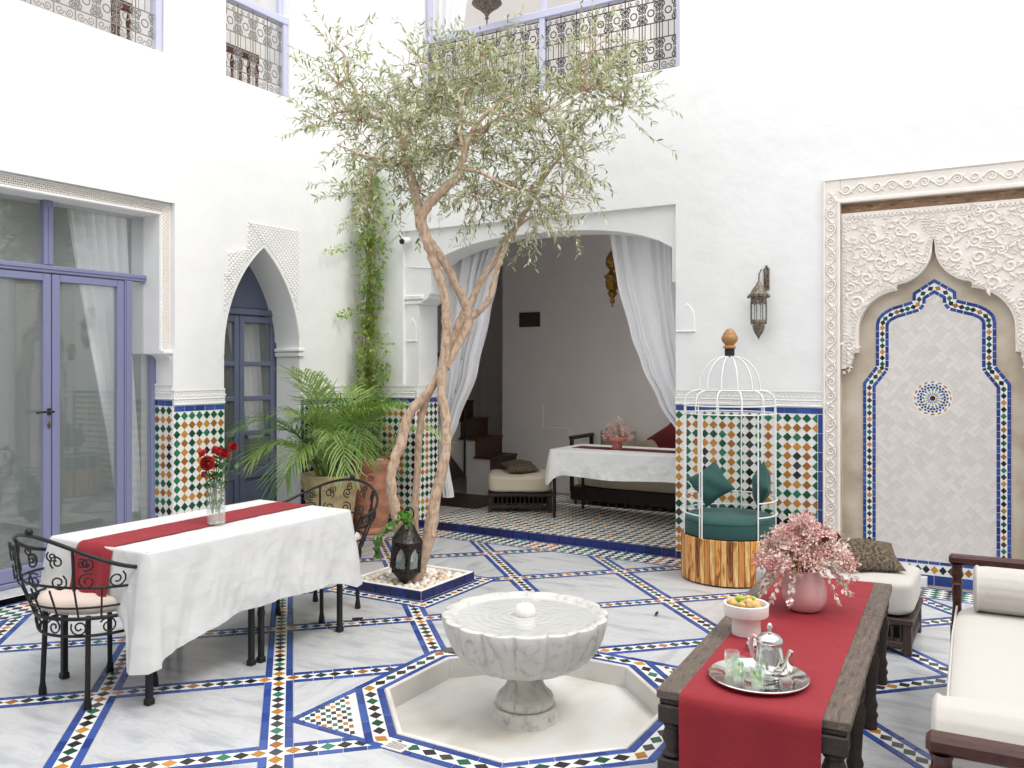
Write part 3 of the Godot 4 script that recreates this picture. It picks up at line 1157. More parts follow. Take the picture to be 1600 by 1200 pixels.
	b.box2(V(-8.6, 3.8, -9.2), V(-2.65, 4.06, ZR - 0.372))
	b.box2(V(-8.6, 3.8, ZR - 0.37), V(XL - 0.402, 4.06, 3.4))
	part(self, "gallery_floor", b, M.zellige_1).set_meta("kind", "structure")
	b = MB.new()
	b.box2(V(XL - 0.4, 3.3, 0.6), V(3.4, 3.6, 3.4))
	part(self, "arcade_ceiling", b, pl).set_meta("kind", "structure")
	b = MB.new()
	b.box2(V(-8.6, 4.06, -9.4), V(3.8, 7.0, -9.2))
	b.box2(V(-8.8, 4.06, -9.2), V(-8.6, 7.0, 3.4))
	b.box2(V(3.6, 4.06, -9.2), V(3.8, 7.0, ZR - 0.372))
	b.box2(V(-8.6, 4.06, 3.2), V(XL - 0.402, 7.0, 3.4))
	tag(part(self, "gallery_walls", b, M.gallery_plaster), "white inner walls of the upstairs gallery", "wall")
	# marble doorstep of the glazed doors
	b = MB.new()
	b.box2(V(XL - 0.40, -0.05, -4.54), V(XL + 0.0, 0.047, -2.80), 0.004)
	part(self, "marble_doorstep", b, M.marble_1).set_meta("kind", "structure")


# ---------------------------------------------------------------- tiled dados with their carved frieze
func frieze(b: MB, t: Transform3D, x0: float, x1: float, y0: float, y1: float) -> void:
	# two mouldings with rows of small cut stars between them
	for w in [[y0, y0 + 0.014], [y1 - 0.016, y1], [y0 + (y1 - y0) * 0.36, y0 + (y1 - y0) * 0.36 + 0.008]]:
		b.prism(rect(x0, w[0], x1, w[1]), t, -0.002, 0.008, 0.002)
	b.prism(rect(x0, y0, x1, y1), t, -0.004, 0.0015, 0.0)
	var n := int((x1 - x0) / 0.03)
	for i in n:
		var x := x0 + (i + 0.5) * (x1 - x0) / n
		for w in [[y0 + 0.03, 0.008], [y0 + 0.072, 0.011], [y0 + 0.1, 0.009]]:
			b.prism(diamond(Vector2(x + (0.015 if w[1] > 0.01 else 0.0), w[0]), Vector2(1, 0), w[1] * 1.2, w[1]), t, 0.0, 0.006, 0.002)
		b.prism(diamond(Vector2(x, y0 + 0.086), Vector2(0.7, 0.7), 0.012, 0.004), t, 0.0, 0.006, 0.001)
		b.prism(diamond(Vector2(x, y0 + 0.086), Vector2(0.7, -0.7), 0.012, 0.004), t, 0.0, 0.005, 0.001)


func dado(label: String, faces: Array) -> void:
	# faces: [plane, width, blue edge at the near end, blue edge at the far end, phase]
	var first: Transform3D = faces[0][0]
	var root := thing("tiled_dado", label, "wall tiles", first.origin, "tiled dados round the courtyard")
	var tiles := []
	for f in faces:
		tiles = []
		var t: Transform3D = f[0]
		var w: float = f[1]
		var b := MB.new()
		b.prism(rect(0, 0, w, 1.282), t, -0.002, 0.010)
		partw(root, "white_tile_ground", b, M.white_0)
		b = MB.new()
		frieze(b, t * Transform3D(Basis(), V(0, 0, 0.012)), -0.004, w + 0.004, 1.284, 1.41)
		partw(root, "carved_frieze", b, M.stucco)
		var x0: float = 0.045 if f[2] else 0.0
		var x1: float = w - (0.045 if f[3] else 0.0)
		blue_run(tiles, Vector2(0, 1.232), Vector2(w, 1.232), 0.0, 0.046, 0.1, null, [])
		blue_run(tiles, Vector2(0, 0.0), Vector2(w, 0.0), 0.0, 0.06, 0.12, null, [], "navy")
		if f[2]:
			blue_run(tiles, Vector2(0.042, 0.062), Vector2(0.042, 1.23), 0.0, 0.04, 0.14, null, [])
		if f[3]:
			blue_run(tiles, Vector2(w - 0.002, 0.062), Vector2(w - 0.002, 1.23), 0.0, 0.04, 0.14, null, [])
		var pitch := 0.0735
		var ground := rect(x0, 0.062, x1, 1.23)
		var nc := int(ceil((x1 - x0) / pitch)) + 1
		for i in nc:
			for j in 18:
				var c := Vector2(x0 + (i + 0.5) * pitch - 0.01, 1.195 - j * pitch)
				var col := absi(((i + int(f[4])) % 10) - 5)
				var row := absi(((j + 1) % 12) - 6)
				row = 6 - row
				var k := mini(5 - col, row)
				for q in clipped(diamond(c, Vector2(1, 0), pitch * 0.475, pitch * 0.475), ground, []):
					tiles.append([q, pick(["black", "green", "amber", "green", "amber", "black"][k]), "diamond_tile", 0.0015, 0.0])
		emit_tiles(root, t * Transform3D(Basis(), V(0, 0, 0.0105)), tiles)


func build_dados() -> void:
	var back := func(x: float) -> Transform3D:
		return Transform3D(Basis(), V(x, 0, ZR))
	dado("diamond tile dado on the pier between the glazed doors and the pointed doorway", [[Transform3D(Basis(V(1, 0, 0), V(0, 1, 0), V(0, 0, 1)), V(XL - 0.26, 0.047, -4.543)), 0.262, true, false, 3], [side(-4.54, 0.0), 0.505, false, false, 1]])
	dado("diamond tile dado behind the yellow pot, right of the pointed doorway", [[side(-5.945, 0.0), 0.93, true, false, 0]])
	dado("diamond tile dado behind the terracotta pot and the olive trunk", [[back.call(XL + 0.013), 0.637, false, false, 2], [Transform3D(Basis(V(0, 0, -1), V(0, 1, 0), V(1, 0, 0)), V(-5.2, 0.0, ZR)), 0.37, false, false, 6]])
	dado("diamond tile dado behind the birdcage seat", [[back.call(-2.49), 1.18, false, true, 2]])


# ---------------------------------------------------------------- doors, balconies, carved plaster
func lattice(b: MB, t: Transform3D, p: PackedVector2Array, pitch: float, w: float, h: float) -> void:
	# crossing diagonal bars cut to p, with a small pyramid in each mesh
	var lo := p[0]
	var hi := p[0]
	for q in p:
		lo = lo.min(q)
		hi = hi.max(q)
	var span := hi - lo
	var k := -span.y
	while k < span.x:
		for s in [[Vector2(lo.x + k, lo.y), Vector2(1, 1)], [Vector2(lo.x + k + span.y, lo.y), Vector2(-1, 1)]]:
			var a: Vector2 = s[0]
			var e: Vector2 = a + s[1] * span.y
			for q in clipped(strip(a, e, -w, w), p, []):
				b.prism(q, t, 0.0, h, minf(w * 0.8, h * 0.8))
		k += pitch


func build_plaster() -> void:
	# the carved band round the glazed doors
	var root := thing("carved_door_band", "white carved lattice band round the glazed doors", "plaster moulding", V(XL, 1.7, -4.5))
	var b := MB.new()
	var t := side(0, 0, XL - 0.05)
	var band := PackedVector2Array([Vector2(4.452, 1.72), Vector2(4.545, 1.72), Vector2(4.545, 2.895), Vector2(2.795, 2.895), Vector2(2.795, 1.72), Vector2(2.888, 1.72), Vector2(2.888, 2.802), Vector2(4.452, 2.802)])
	lattice(b, t, rect(4.475, 1.74, 4.535, 2.88), 0.03, 0.0045, 0.008)
	lattice(b, t, rect(2.80, 2.825, 4.475, 2.885), 0.03, 0.0045, 0.008)
	partw(root, "lattice_carving", b, M.carved, "stuff")
	b = MB.new()
	for w in [rect(4.453, 1.70, 4.473, 2.80), rect(4.537, 1.70, 4.549, 2.9), rect(2.79, 2.804, 4.473, 2.822), rect(2.79, 2.888, 4.536, 2.9)]:
		b.prism(w, t, 0.0, 0.010, 0.003)
	partw(root, "edge_moulding", b, M.stucco)
	b = MB.new()
	# the scrolled foot of the band, thick as the jamb
	var foot := PackedVector2Array([Vector2(4.451, 1.73), Vector2(4.451, 1.70)])
	foot.append_array(arc(Vector2(4.451, 1.60), 0.10, PI / 2, 0.1, 8))
	foot.append_array(PackedVector2Array([Vector2(4.551, 1.60), Vector2(4.551, 1.73)]))
	b.prism(foot, t, -0.2, 0.022, 0.003, true)
	partw(root, "scrolled_foot", b, M.stucco)
	# the stepped carved panel round the pointed doorway
	root = thing("carved_arch_panel", "white stepped carved plaster panel round the pointed doorway", "plaster panel", V(XL, 1.7, -5.5))
	t = side(-5.495, 0.0, XL)
	var opening := pointed(0.447, 1.72, 2.665, 14, 1.5)
	var outline := PackedVector2Array([Vector2(-0.465, 1.70), Vector2(-0.465, 2.41), Vector2(-0.43, 2.41), Vector2(-0.43, 2.58), Vector2(-0.205, 2.64), Vector2(-0.205, 2.885), Vector2(0.44, 2.885), Vector2(0.44, 1.70)])
	var ground := clipped(outline, null, [opening])
	b = MB.new()
	for q in ground:
		b.prism(q, t, -0.002, 0.006, 0.003)
	partw(root, "panel_ground", b, M.stucco)
	b = MB.new()
	var field := clipped(Geometry2D.offset_polygon(outline, -0.018)[0], null, [Geometry2D.offset_polygon(opening, 0.03)[0]])
	var tt := t * Transform3D(Basis(), V(0, 0, 0.006))
	for q in field:
		lattice(b, tt, q, 0.044, 0.005, 0.007)
		for i in range(-14, 14):
			for j in 30:
				for s in [0.0, 0.5]:
					var c := Vector2((i + s) * 0.044 + 0.012, 1.7 + (j + s) * 0.044 + 0.012)
					if Geometry2D.is_point_in_polygon(c, q):
						b.prism(diamond(c, Vector2(1, 0), 0.010, 0.010), tt, 0.0, 0.006, 0.003)
	partw(root, "fretwork", b, M.stucco, "stuff")
	# imposts
	b = MB.new()
	b.box2(V(XL - 0.3, 1.69, -5.945), V(XL + 0.02, 1.73, -5.915), 0.004)
	b.box2(V(XL - 0.3, 1.735, -5.945), V(XL + 0.028, 1.765, -5.905), 0.006)
	b.box2(V(XL - 0.02, 1.69, -5.98), V(XL + 0.02, 1.73, -5.946), 0.004)
	b.box2(V(XL - 0.02, 1.735, -5.985), V(XL + 0.028, 1.765, -5.946), 0.006)
	partw(root, "impost", b, M.plaster)
	b = MB.new()
	b.box2(V(-5.4, 2.22, ZR - 0.3), V(-5.165, 2.25, ZR - 0.03), 0.005)
	b.box2(V(-5.4, 2.265, ZR - 0.3), V(-5.14, 2.31, ZR - 0.025), 0.008)
	tag(part(self, "alcove_impost", b, M.plaster), "white stepped moulding at the left spring of the alcove arch", "plaster moulding")
	# a blind pointed recess on the alcove's left jamb
	b = MB.new()
	b.prism(pointed(0.055, 1.98, 2.09, 6, 1.86), Transform3D(Basis(), V(-5.285, 0, ZR - 0.05)), -0.004, 0.005, 0.003)
	b.box2(V(-5.35, 1.845, ZR - 0.052), V(-5.22, 1.862, ZR - 0.035), 0.004)
	tag(part(self, "blind_arch", b, M.plaster), "small white blind arch on the alcove's left jamb", "plaster moulding")
	b = MB.new()
	b.prism(pointed(0.07, 2.0, 2.12, 6, 1.9), Transform3D(Basis(), V(-2.40, 0, ZR)), -0.004, 0.006, 0.003)
	b.box2(V(-2.49, 1.882, ZR - 0.002), V(-2.32, 1.899, ZR + 0.015), 0.004)
	tag(part(self, "blind_arch", b, M.plaster), "small white blind arch beside the right curtain", "plaster moulding")


func panes(root: Node3D, t: Transform3D, x0: float, x1: float, y0: float, y1: float) -> void:
	var b := MB.new()
	b.prism(rect(x0, y0, x1, y1), t, 0.010, 0.014, 0.0, true)
	b.prism(rect(x0, y0, x1, y1), t, 0.026, 0.030, 0.0, true)
	partw(root, "pane", b, M.glass)


func bars(t: Transform3D, list: Array, d0 := 0.0, d1 := 0.045, ch := 0.004) -> MB:
	var b := MB.new()
	for w in list:
		b.prism(rect(w[0], w[1], w[2], w[3]), t, d0, d1, ch, true)
	return b


func build_doors() -> void:
	# the glazed doors; x along the wall, away from the viewer
	var root := thing("glazed_double_door", "lilac metal framed glazed double door with transom panes", "door", V(XL - 0.25, 0.05, -3.67))
	var t := side(0, 0, XL - 0.27)
	partw(root, "frame", bars(t, [[2.80, 0.048, 2.85, 2.80], [4.50, 0.048, 4.545, 2.80], [2.85, 2.275, 4.50, 2.33], [2.85, 0.048, 4.50, 0.085], [4.26, 0.086, 4.325, 2.274], [3.035, 0.086, 3.10, 2.274], [3.61, 2.331, 3.68, 2.80]], 0.0, 0.06, 0.006), M.lilac)
	partw(root, "frame_bead", bars(t, [[4.27, 0.09, 4.28, 2.27], [2.86, 2.30, 4.49, 2.306], [3.64, 2.34, 3.65, 2.75]], 0.06, 0.068, 0.002), M.lilac)
	for w in [[2.85, 3.609, 2.332, 2.80], [3.681, 4.50, 2.332, 2.80], [4.326, 4.499, 0.087, 2.273], [2.852, 3.034, 0.087, 2.273]]:
		panes(root, t, w[0], w[1], w[2], w[3])
	for s in [[3.675, 4.258], [3.102, 3.668]]:
		var leaf := partw(root, "door", bars(t, [[s[0], 0.09, s[0] + 0.06, 2.27], [s[1] - 0.06, 0.09, s[1], 2.27], [s[0] + 0.061, 2.215, s[1] - 0.061, 2.27], [s[0] + 0.061, 0.09, s[1] - 0.061, 0.185]], 0.006, 0.052, 0.005), M.lilac)
		var b := MB.new()
		b.prism(rect(s[0] + 0.06, 0.185, s[1] - 0.06, 2.215), t, 0.016, 0.020, 0.0, true)
		b.prism(rect(s[0] + 0.06, 0.185, s[1] - 0.06, 2.215), t, 0.032, 0.036, 0.0, true)
		part(leaf, "pane", b, M.glass)
		if s[0] < 3.5:
			b = MB.new()
			b.tube(path([XL - 0.22, 1.27, -3.648, XL - 0.165, 1.27, -3.648]), 0.009, 8)
			b.tube(path([XL - 0.168, 1.27, -3.66, XL - 0.165, 1.272, -3.60, XL - 0.172, 1.268, -3.53]), 0.0085, 8)
			b.box2(V(XL - 0.218, 1.245, -3.662), V(XL - 0.212, 1.295, -3.634), 0.002)
			part(leaf, "handle", b, M.tin)
			b = MB.new()
			b.prism(diamond(Vector2(3.648, 1.17), Vector2(0, 1), 0.028, 0.014), side(0, 0, XL - 0.217), 0.0, 0.004, 0.001)
			part(leaf, "keyhole_plate", b, M.brass)
	# the curtain behind the right leaf
	var c := MB.new()
	c.grid(70, 26, func(u: float, v: float) -> Vector3:
		var l := lerpf(-3.92, -4.42, pow(v, 1.25)) if v < 0.72 else lerpf(-4.255, -4.36, (v - 0.72) / 0.28)
		var r := lerpf(-4.42, -4.60, v)
		var sw := 0.035 * (1.0 - 0.5 * v)
		return V(XL - 0.46 + sw * sin(u * 34.0 + 1.5 * sin(v * 2.0)) + 0.012 * sin(u * 71.0), lerpf(2.95, 0.4, v), lerpf(l, r, u)))
	tag(part(self, "curtain", c, M.curtain), "white curtain swept aside behind the glazed door", "curtain")
	# the pointed doorway
	root = thing("panelled_door", "slate blue door with small panes in the pointed doorway", "door", V(XL - 0.36, 0.0, -5.5))
	t = side(-5.495, 0, XL - 0.36)
	var tymp := clipped(pointed(0.47, 1.72, 2.69, 14, 1.5), rect(-0.6, 2.135, 0.6, 3.0), [])
	var tb := MB.new()
	for q in tymp:
		tb.prism(q, t, 0.0, 0.03, 0.004, true)
	partw(root, "tympanum", tb, M.slate_paint)
	partw(root, "frame", bars(t, [[-0.50, 0.0, -0.42, 2.07], [0.44, 0.0, 0.52, 2.07], [-0.50, 2.071, 0.52, 2.13]], 0.0, 0.065, 0.008), M.slate_paint)
	for s in [[-0.418, 0.002], [0.008, 0.438]]:
		var rows := [0.66, 0.98, 1.30, 1.62, 1.995]
		var l := [[s[0], 0.02, s[0] + 0.055, 2.065], [s[1] - 0.055, 0.02, s[1], 2.065], [s[0] + 0.056, 0.02, s[1] - 0.056, 0.14], [s[0] + 0.056, 0.56, s[1] - 0.056, 0.655], [s[0] + 0.056, 2.0, s[1] - 0.056, 2.065]]
		for k in range(1, 4):
			l.append([s[0] + 0.056, rows[k] - 0.022, s[1] - 0.056, rows[k] + 0.022])
		var leaf := partw(root, "door", bars(t, l, 0.004, 0.048, 0.006), M.slate_paint)
		for k in 4:
			var b := MB.new()
			b.prism(rect(s[0] + 0.056, rows[k] + (0.0 if k == 0 else 0.022), s[1] - 0.056, rows[k + 1] - (0.0 if k == 3 else 0.022)), t, 0.024, 0.028, 0.0, true)
			part(leaf, "pane", b, M.glass)
		part(leaf, "panel", bars(t, [[s[0] + 0.056, 0.14, s[1] - 0.056, 0.56]], 0.015, 0.03, 0.006), M.slate_paint)
	c = MB.new()
	c.grid(40, 16, func(u: float, v: float) -> Vector3:
		return V(XL - 0.6 + 0.03 * sin(u * 26.0), lerpf(2.3, 0.9, v), lerpf(lerpf(-5.55, -5.86, pow(v, 1.2)), lerpf(-5.95, -6.05, v), u)))
	tag(part(self, "curtain", c, M.curtain), "white curtain behind the small panes of the pointed doorway", "curtain")


func scrolls(b: MB, t: Transform3D, x0: float, x1: float, y0: float, y1: float, r := 0.0056) -> void:
	# one pane of wrought scrollwork: a ring, four hearts of paired scrolls
	var c := Vector2((x0 + x1) * 0.5, (y0 + y1) * 0.5)
	var w := (x1 - x0) * 0.5
	var h := (y1 - y0) * 0.5
	var q := minf(w, h)
	var ring := PackedVector2Array()
	for i in 13:
		ring.append(c + Vector2.from_angle(TAU * i / 12) * q * 0.36)
	b.tube(on_plane(ring, t), r, 4, false)
	for sx in [-1.0, 1.0]:
		for sy in [-1.0, 1.0]:
			var sp := PackedVector2Array()
			for p in spiral(Vector2.ZERO, 0.30, -0.6, 1.35, 12):
				sp.append(c + Vector2((p.x + 0.62) * w * sx, (p.y + 0.66) * h * sy))
			b.tube(on_plane(sp, t), r, 4, false)
			sp = PackedVector2Array()
			for p in spiral(Vector2.ZERO, 0.22, 2.4, -1.2, 9):
				sp.append(c + Vector2((p.x + 0.70) * w * sx, (p.y + 0.22) * h * sy))
			b.tube(on_plane(sp, t), r * 0.9, 4, false)


func balustrade(label: String, t: Transform3D, w: float, posts: Array, iron: Material) -> void:
	# t: lower left corner, x along the wall
	var root := thing("balcony_balustrade", label, "balcony railing", t.origin, "balcony railings")
	var b := MB.new()
	b.prism(rect(-0.0, 0.675, w, 0.745), t, -0.035, 0.035, 0.006, true)
	partw(root, "handrail", b, M.rail_paint)
	for x in posts:
		b = MB.new()
		b.prism(rect(x, 0.0, x + 0.055, 0.674), t, -0.03, 0.03, 0.005, true)
		partw(root, "post", b, M.rail_paint)
	var xs := posts.duplicate()
	xs.sort()
	for k in xs.size() - 1:
		var a: float = xs[k] + 0.055
		var e: float = xs[k + 1]
		var n := maxi(2, roundi((e - a) / 0.155))
		var cw := (e - a) / n
		b = MB.new()
		for y in [0.015, 0.10, 0.285, 0.42, 0.60, 0.655]:
			b.prism(rect(a, y - 0.004, e, y + 0.004), t, -0.004, 0.004, 0.0, true)
		for i in n:
			var x := a + i * cw
			b.prism(rect(x - 0.004, 0.0, x + 0.004, 0.674), t, -0.003, 0.003, 0.0, true)
			scrolls(b, t, x, x + cw, 0.10, 0.285)
			scrolls(b, t, x, x + cw, 0.42, 0.60)
			for m in 3:
				b.tube(path([0, 0, 0, 0, 0.05, 0, 0, 0.07, 0, 0, 0.135, 0]) if false else on_plane(PackedVector2Array([Vector2(x + cw * (m + 0.5) / 3, 0.285), Vector2(x + cw * (m + 0.5) / 3, 0.42)]), t), 0.004, 4, false)
			for m in 2:
				b.tube(on_plane(spiral(Vector2(x + cw * (0.27 + 0.46 * m), 0.057), 0.034, PI * m, 1.4 if m else -1.4, 10), t), 0.004, 4, false)
				b.tube(on_plane(spiral(Vector2(x + cw * (0.27 + 0.46 * m), 0.628), 0.022, PI * m, 1.3 if m else -1.3, 8), t), 0.0036, 4, false)
		partw(root, "scrollwork", b, iron)


func build_upstairs() -> void:
	balustrade("scrolled iron balcony railing at the top left corner of the photo", side(-2.0, 4.085, XL - 0.05), 2.46, [0.0, 1.2, 2.40], M.grille_iron)
	balustrade("narrow scrolled iron balcony railing in the middle opening, above the pointed doorway", side(-5.07, 4.085, XL - 0.05), 0.745, [-0.05, 0.69], M.grille_iron)
	balustrade("wide scrolled iron balcony railing above the alcove, behind the olive crown", Transform3D(Basis(), V(-5.13, 4.105, ZR - 0.05)), 2.67, [0.0, 1.32, 2.63], M.grille_dark)
	# lilac window posts above the rails
	for w in [[V(XL - 0.11, 4.83, -5.79), "slim lilac post above the narrow balcony railing"], [V(-5.08, 4.851, ZR - 0.08), "slim lilac post at the left end of the wide balcony railing"], [V(-3.79, 4.851, ZR - 0.08), "slim lilac post in the middle of the wide balcony railing"]]:
		var b := MB.new()
		b.box2(V(-0.022, 0, -0.022), V(0.022, 1.6, 0.022), 0.004)
		var o := part(self, "balcony_post", b, M.rail_paint, Transform3D(Basis(), w[0]))
		tag(o, w[1], "post")
	# brown shutters in the left gallery
	for z in [-5.42, -6.55, -3.6]:
		var root := thing("gallery_shutter", {-5.42: "brown turned wood screen seen through the narrow balcony railing", -6.55: "brown turned wood screen at the far end of the left gallery", -3.6: "brown turned wood screen behind the top left balcony railing"}[z], "wooden screen", V(-7.3, 4.06, z))
		var b := MB.new()
		for y in [0.02, 0.42, 0.9, 2.1]:
			b.box2(V(-0.03, y, -0.42), V(0.03, y + 0.08, 0.42), 0.005)
		for s in [-0.42, 0.36]:
			b.box2(V(-0.031, 0.1, s), V(0.031, 2.1, s + 0.06), 0.005)
		part(root, "frame", b, M.shutter_wood)
		for k in 6:
			var m := MB.new()
			m.lathe(poly([0.012, 0, 0.025, 0.06, 0.014, 0.12, 0.03, 0.35, 0.014, 0.6, 0.025, 0.7, 0.012, 0.78]), 8)
			part(root, "baluster", m, M.shutter_wood, Transform3D(Basis(), V(0, 0.1, -0.32 + k * 0.115)))
	var c := MB.new()
	c.grid(30, 10, func(u: float, v: float) -> Vector3:
		return V(lerpf(-5.10, lerpf(-4.62, -4.92, v), u), lerpf(6.3, 4.2, v), ZR - 0.25 + 0.025 * sin(u * 24.0)))
	tag(part(self, "curtain", c, M.curtain), "white curtain at the left of the upstairs gallery opening", "curtain")
	c = MB.new()
	c.box2(V(-8.59, 4.06, -3.0), V(-8.55, 6.4, -1.8), 0.01)
	tag(part(self, "gallery_door", c, M.slate_paint), "blue door in the left gallery behind its railing", "door")
	# an arched doorway and a bench in the back gallery
	var b := MB.new()
	b.prism(pointed(0.5, 5.6, 6.3, 12, 4.07), Transform3D(Basis(), V(-4.1, 0, -9.199)), 0.0, 0.012, 0.004)
	tag(part(self, "gallery_arch", b, M.alcove_plaster), "grey arched doorway at the back of the upstairs gallery", "doorway")
	b = MB.new()
	b.box2(V(-3.6, 4.06, -9.1), V(-2.2, 4.5, -8.6), 0.04)
	tag(part(self, "gallery_bench", b, M.teal), "dark green bench in the upstairs gallery", "bench")
	# the bronze lantern that hangs in the gallery opening
	var root := thing("hanging_lantern", "dark bronze lantern hanging in the upstairs gallery opening", "lantern", V(-4.197, 4.69, -6.62))
	b = MB.new()
	b.lathe(poly([0.0, 0.0, 0.006, 0.03, 0.008, 0.06, 0.022, 0.075, 0.01, 0.09, 0.03, 0.12, 0.075, 0.16, 0.12, 0.19, 0.14, 0.21, 0.13, 0.23, 0.13, 0.5, 0.15, 0.52, 0.10, 0.62, 0.03, 0.70, 0.012, 0.75]), 16)
	part(root, "body", b, M.old_bronze)
	b = MB.new()
	b.tube(path([0, 0.75, 0, 0, 2.3, -0.4]), 0.006, 6)
	part(root, "chain", b, M.old_bronze)


func build_niche() -> void:
	var z := ZR
	var root := thing("niche_frame", "cream carved plaster frame round the tiled niche", "plaster frame", V(-0.56, 0, z))
	var t := Transform3D(Basis(), V(0, 0, z))
	var b := MB.new()
	# frame: two fillets with a running scroll between them
	for s in [[-1.315, -1.19], [0.075, 0.20]]:
		b.prism(rect(s[0], 0.0, s[1], 3.02), t, -0.004, 0.012, 0.004)
	b.prism(rect(-1.189, 2.83, 0.074, 3.02), t, -0.004, 0.012, 0.004)
	partw(root, "frame_ground", b, M.carved)
	b = MB.new()
	for w in [rect(-1.315, 0.0, -1.30, 3.02), rect(-1.215, 0.0, -1.19, 2.83), rect(0.075, 0, 0.10, 2.83), rect(0.185, 0, 0.20, 3.02), rect(-1.299, 3.005, 0.184, 3.02), rect(-1.214, 2.83, 0.099, 2.858)]:
		b.prism(w, t, 0.010, 0.024, 0.005)
	partw(root, "fillet", b, M.carved)
	b = MB.new()
	var ts := t * Transform3D(Basis(), V(0, 0, 0.014))
	for s in [[Vector2(-1.257, 0.05), Vector2(0, 1), 2.86], [Vector2(0.143, 0.05), Vector2(0, 1), 2.86], [Vector2(-1.20, 2.93), Vector2(1, 0), 1.28]]:
		var d: Vector2 = s[1]
		var sd := Vector2(-d.y, d.x)
		var n := int(s[2] / 0.105)
		for i in n:
			var c: Vector2 = s[0] + d * (i + 0.5) * s[2] / n
			var f := 1.0 if i % 2 == 0 else -1.0
			var sp := PackedVector2Array()
			for q in spiral(Vector2.ZERO, 0.036, -1.9, 1.45, 12, 0.2):
				sp.append(c + d * q.x + sd * q.y * f)
			b.tube(on_plane(sp, ts), ramp([0.009, 0.007, 0.007], sp.size()), 5)
			var vine := PackedVector2Array()
			for k in 7:
				var a := -PI / 2 + PI * k / 6
				vine.append(c + d * (0.0525 * (k - 3) / 3.0) + sd * f * 0.036 * cos(a * 1.0) * -1.0)
			b.tube(on_plane(vine, ts), 0.007, 5)
			b.prism(diamond(c + d * 0.052, (d + sd * f * 0.8).normalized(), 0.026, 0.010), ts, -0.004, 0.011, 0.004)
			b.prism(diamond(c + d * 0.04 - sd * f * 0.02, (d - sd * f).normalized(), 0.018, 0.008), ts, -0.004, 0.010, 0.004)
	partw(root, "scroll_carving", b, M.carved, "stuff")
	# the brown strip in the gap above the spandrel
	b = MB.new()
	b.box2(V(-1.19, 2.745, z - 0.089), V(0.075, 2.829, z - 0.07))
	partw(root, "timber_lintel", b, M.lintel_wood)
	# carved spandrel with a cusped arch
	root = thing("carved_spandrel", "cream carved arabesque spandrel with a cusped arch over the niche", "plaster panel", V(-0.56, 1.6, z))
	var cx := -0.557
	var half := PackedVector2Array([Vector2(0.0, 2.52)])
	half.append_array(arc(Vector2(0.27, 2.46), 0.262, PI - 0.05, PI * 1.5 - 0.12, 8))   # the ogee beside the point
	half.append(Vector2(0.247, 2.175))
	half.append_array(arc(Vector2(0.21, 1.86), 0.30, PI / 2 - 0.1, 0.0, 9))
	half.append_array(PackedVector2Array([Vector2(0.512, 1.70), Vector2(0.545, 1.695), Vector2(0.545, 1.655)]))
	half.append_array(arc(Vector2(0.632, 1.655), 0.08, PI, PI * 1.5, 4))
	half.append(Vector2(0.632, 1.575))
	var outline := PackedVector2Array([Vector2(cx - 0.632, 2.755)])
	var hole := PackedVector2Array()
	for q in half:
		hole.append(Vector2(cx + q.x, q.y))
	hole.reverse()
	for i in half.size():
		if i > 0:
			hole.append(Vector2(cx - half[i].x, half[i].y))
	# going round: along the top, down the right, back over the arch
	outline.append(Vector2(cx + 0.632, 2.755))
	outline.append_array(hole)
	t = Transform3D(Basis(), V(0, 0, z - 0.03))
	b = MB.new()
	b.prism(outline, t, -0.058, 0.02, 0.004)
	partw(root, "panel_ground", b, M.carved)
	b = MB.new()
	var tp := Transform3D(Basis(), V(0, 0, z - 0.009))
	# plaited margin along the arch and the top
	var edge := PackedVector2Array()
	for i in range(1, hole.size() - 1):
		var d := (hole[i + 1] - hole[i - 1]).normalized()
		edge.append(hole[i] + Vector2(d.y, -d.x) * -0.028)
	var up := Vector2(cx, 2.2)
	for i in edge.size():
		if (edge[i] - up).length() < (hole[i + 1] - up).length():
			edge[i] = hole[i + 1] * 2.0 - edge[i]
	for ln in [edge, PackedVector2Array([Vector2(cx - 0.60, 2.72), Vector2(cx + 0.60, 2.72)]), PackedVector2Array([Vector2(cx - 0.605, 1.62), Vector2(cx - 0.605, 2.70)]), PackedVector2Array([Vector2(cx + 0.605, 1.62), Vector2(cx + 0.605, 2.70)])]:
		for i in ln.size() - 1:
			var len: float = ln[i].distance_to(ln[i + 1])
			var n := maxi(1, roundi(len / 0.03))
			var d: Vector2 = (ln[i + 1] - ln[i]) / n
			for k in n:
				var c: Vector2 = ln[i] + d * (k + 0.5)
				b.prism(diamond(c, d.normalized().rotated(0.75), 0.021, 0.005), tp, -0.003, 0.008, 0.002)
				b.prism(diamond(c, d.normalized().rotated(-0.75), 0.021, 0.005), tp, -0.003, 0.0065, 0.002)
	partw(root, "plaited_margin", b, M.carved, "stuff")
	b = MB.new()
	var field: PackedVector2Array = Geometry2D.offset_polygon(outline, -0.05)[0]
	rng.seed = 77
	var placed := []
	for k in 900:
		var r := rng.randf_range(0.018, 0.062) if k < 500 else rng.randf_range(0.012, 0.026)
		var c := Vector2(cx + rng.randf_range(-0.6, 0.6), rng.randf_range(1.65, 2.72))
		var clear := Geometry2D.is_point_in_polygon(c, field) and c.distance_to(Vector2(cx, 2.63)) > 0.075 + r
		for q in placed:
			if c.distance_to(q[0]) < (r + q[1]) * 0.86:
				clear = false
				break
		if not clear:
			continue
		placed.append([c, r])
		var a0 := rng.randf() * TAU
		var turn := 1.5 if rng.randf() < 0.5 else -1.5
		var sp := spiral(c, r, a0, turn, int(8 + r * 150), 0.15)
		b.tube(on_plane(sp, tp), ramp([r * 0.16, r * 0.22, r * 0.16], sp.size()), 5)
		var m := 2 + rng.randi() % 3
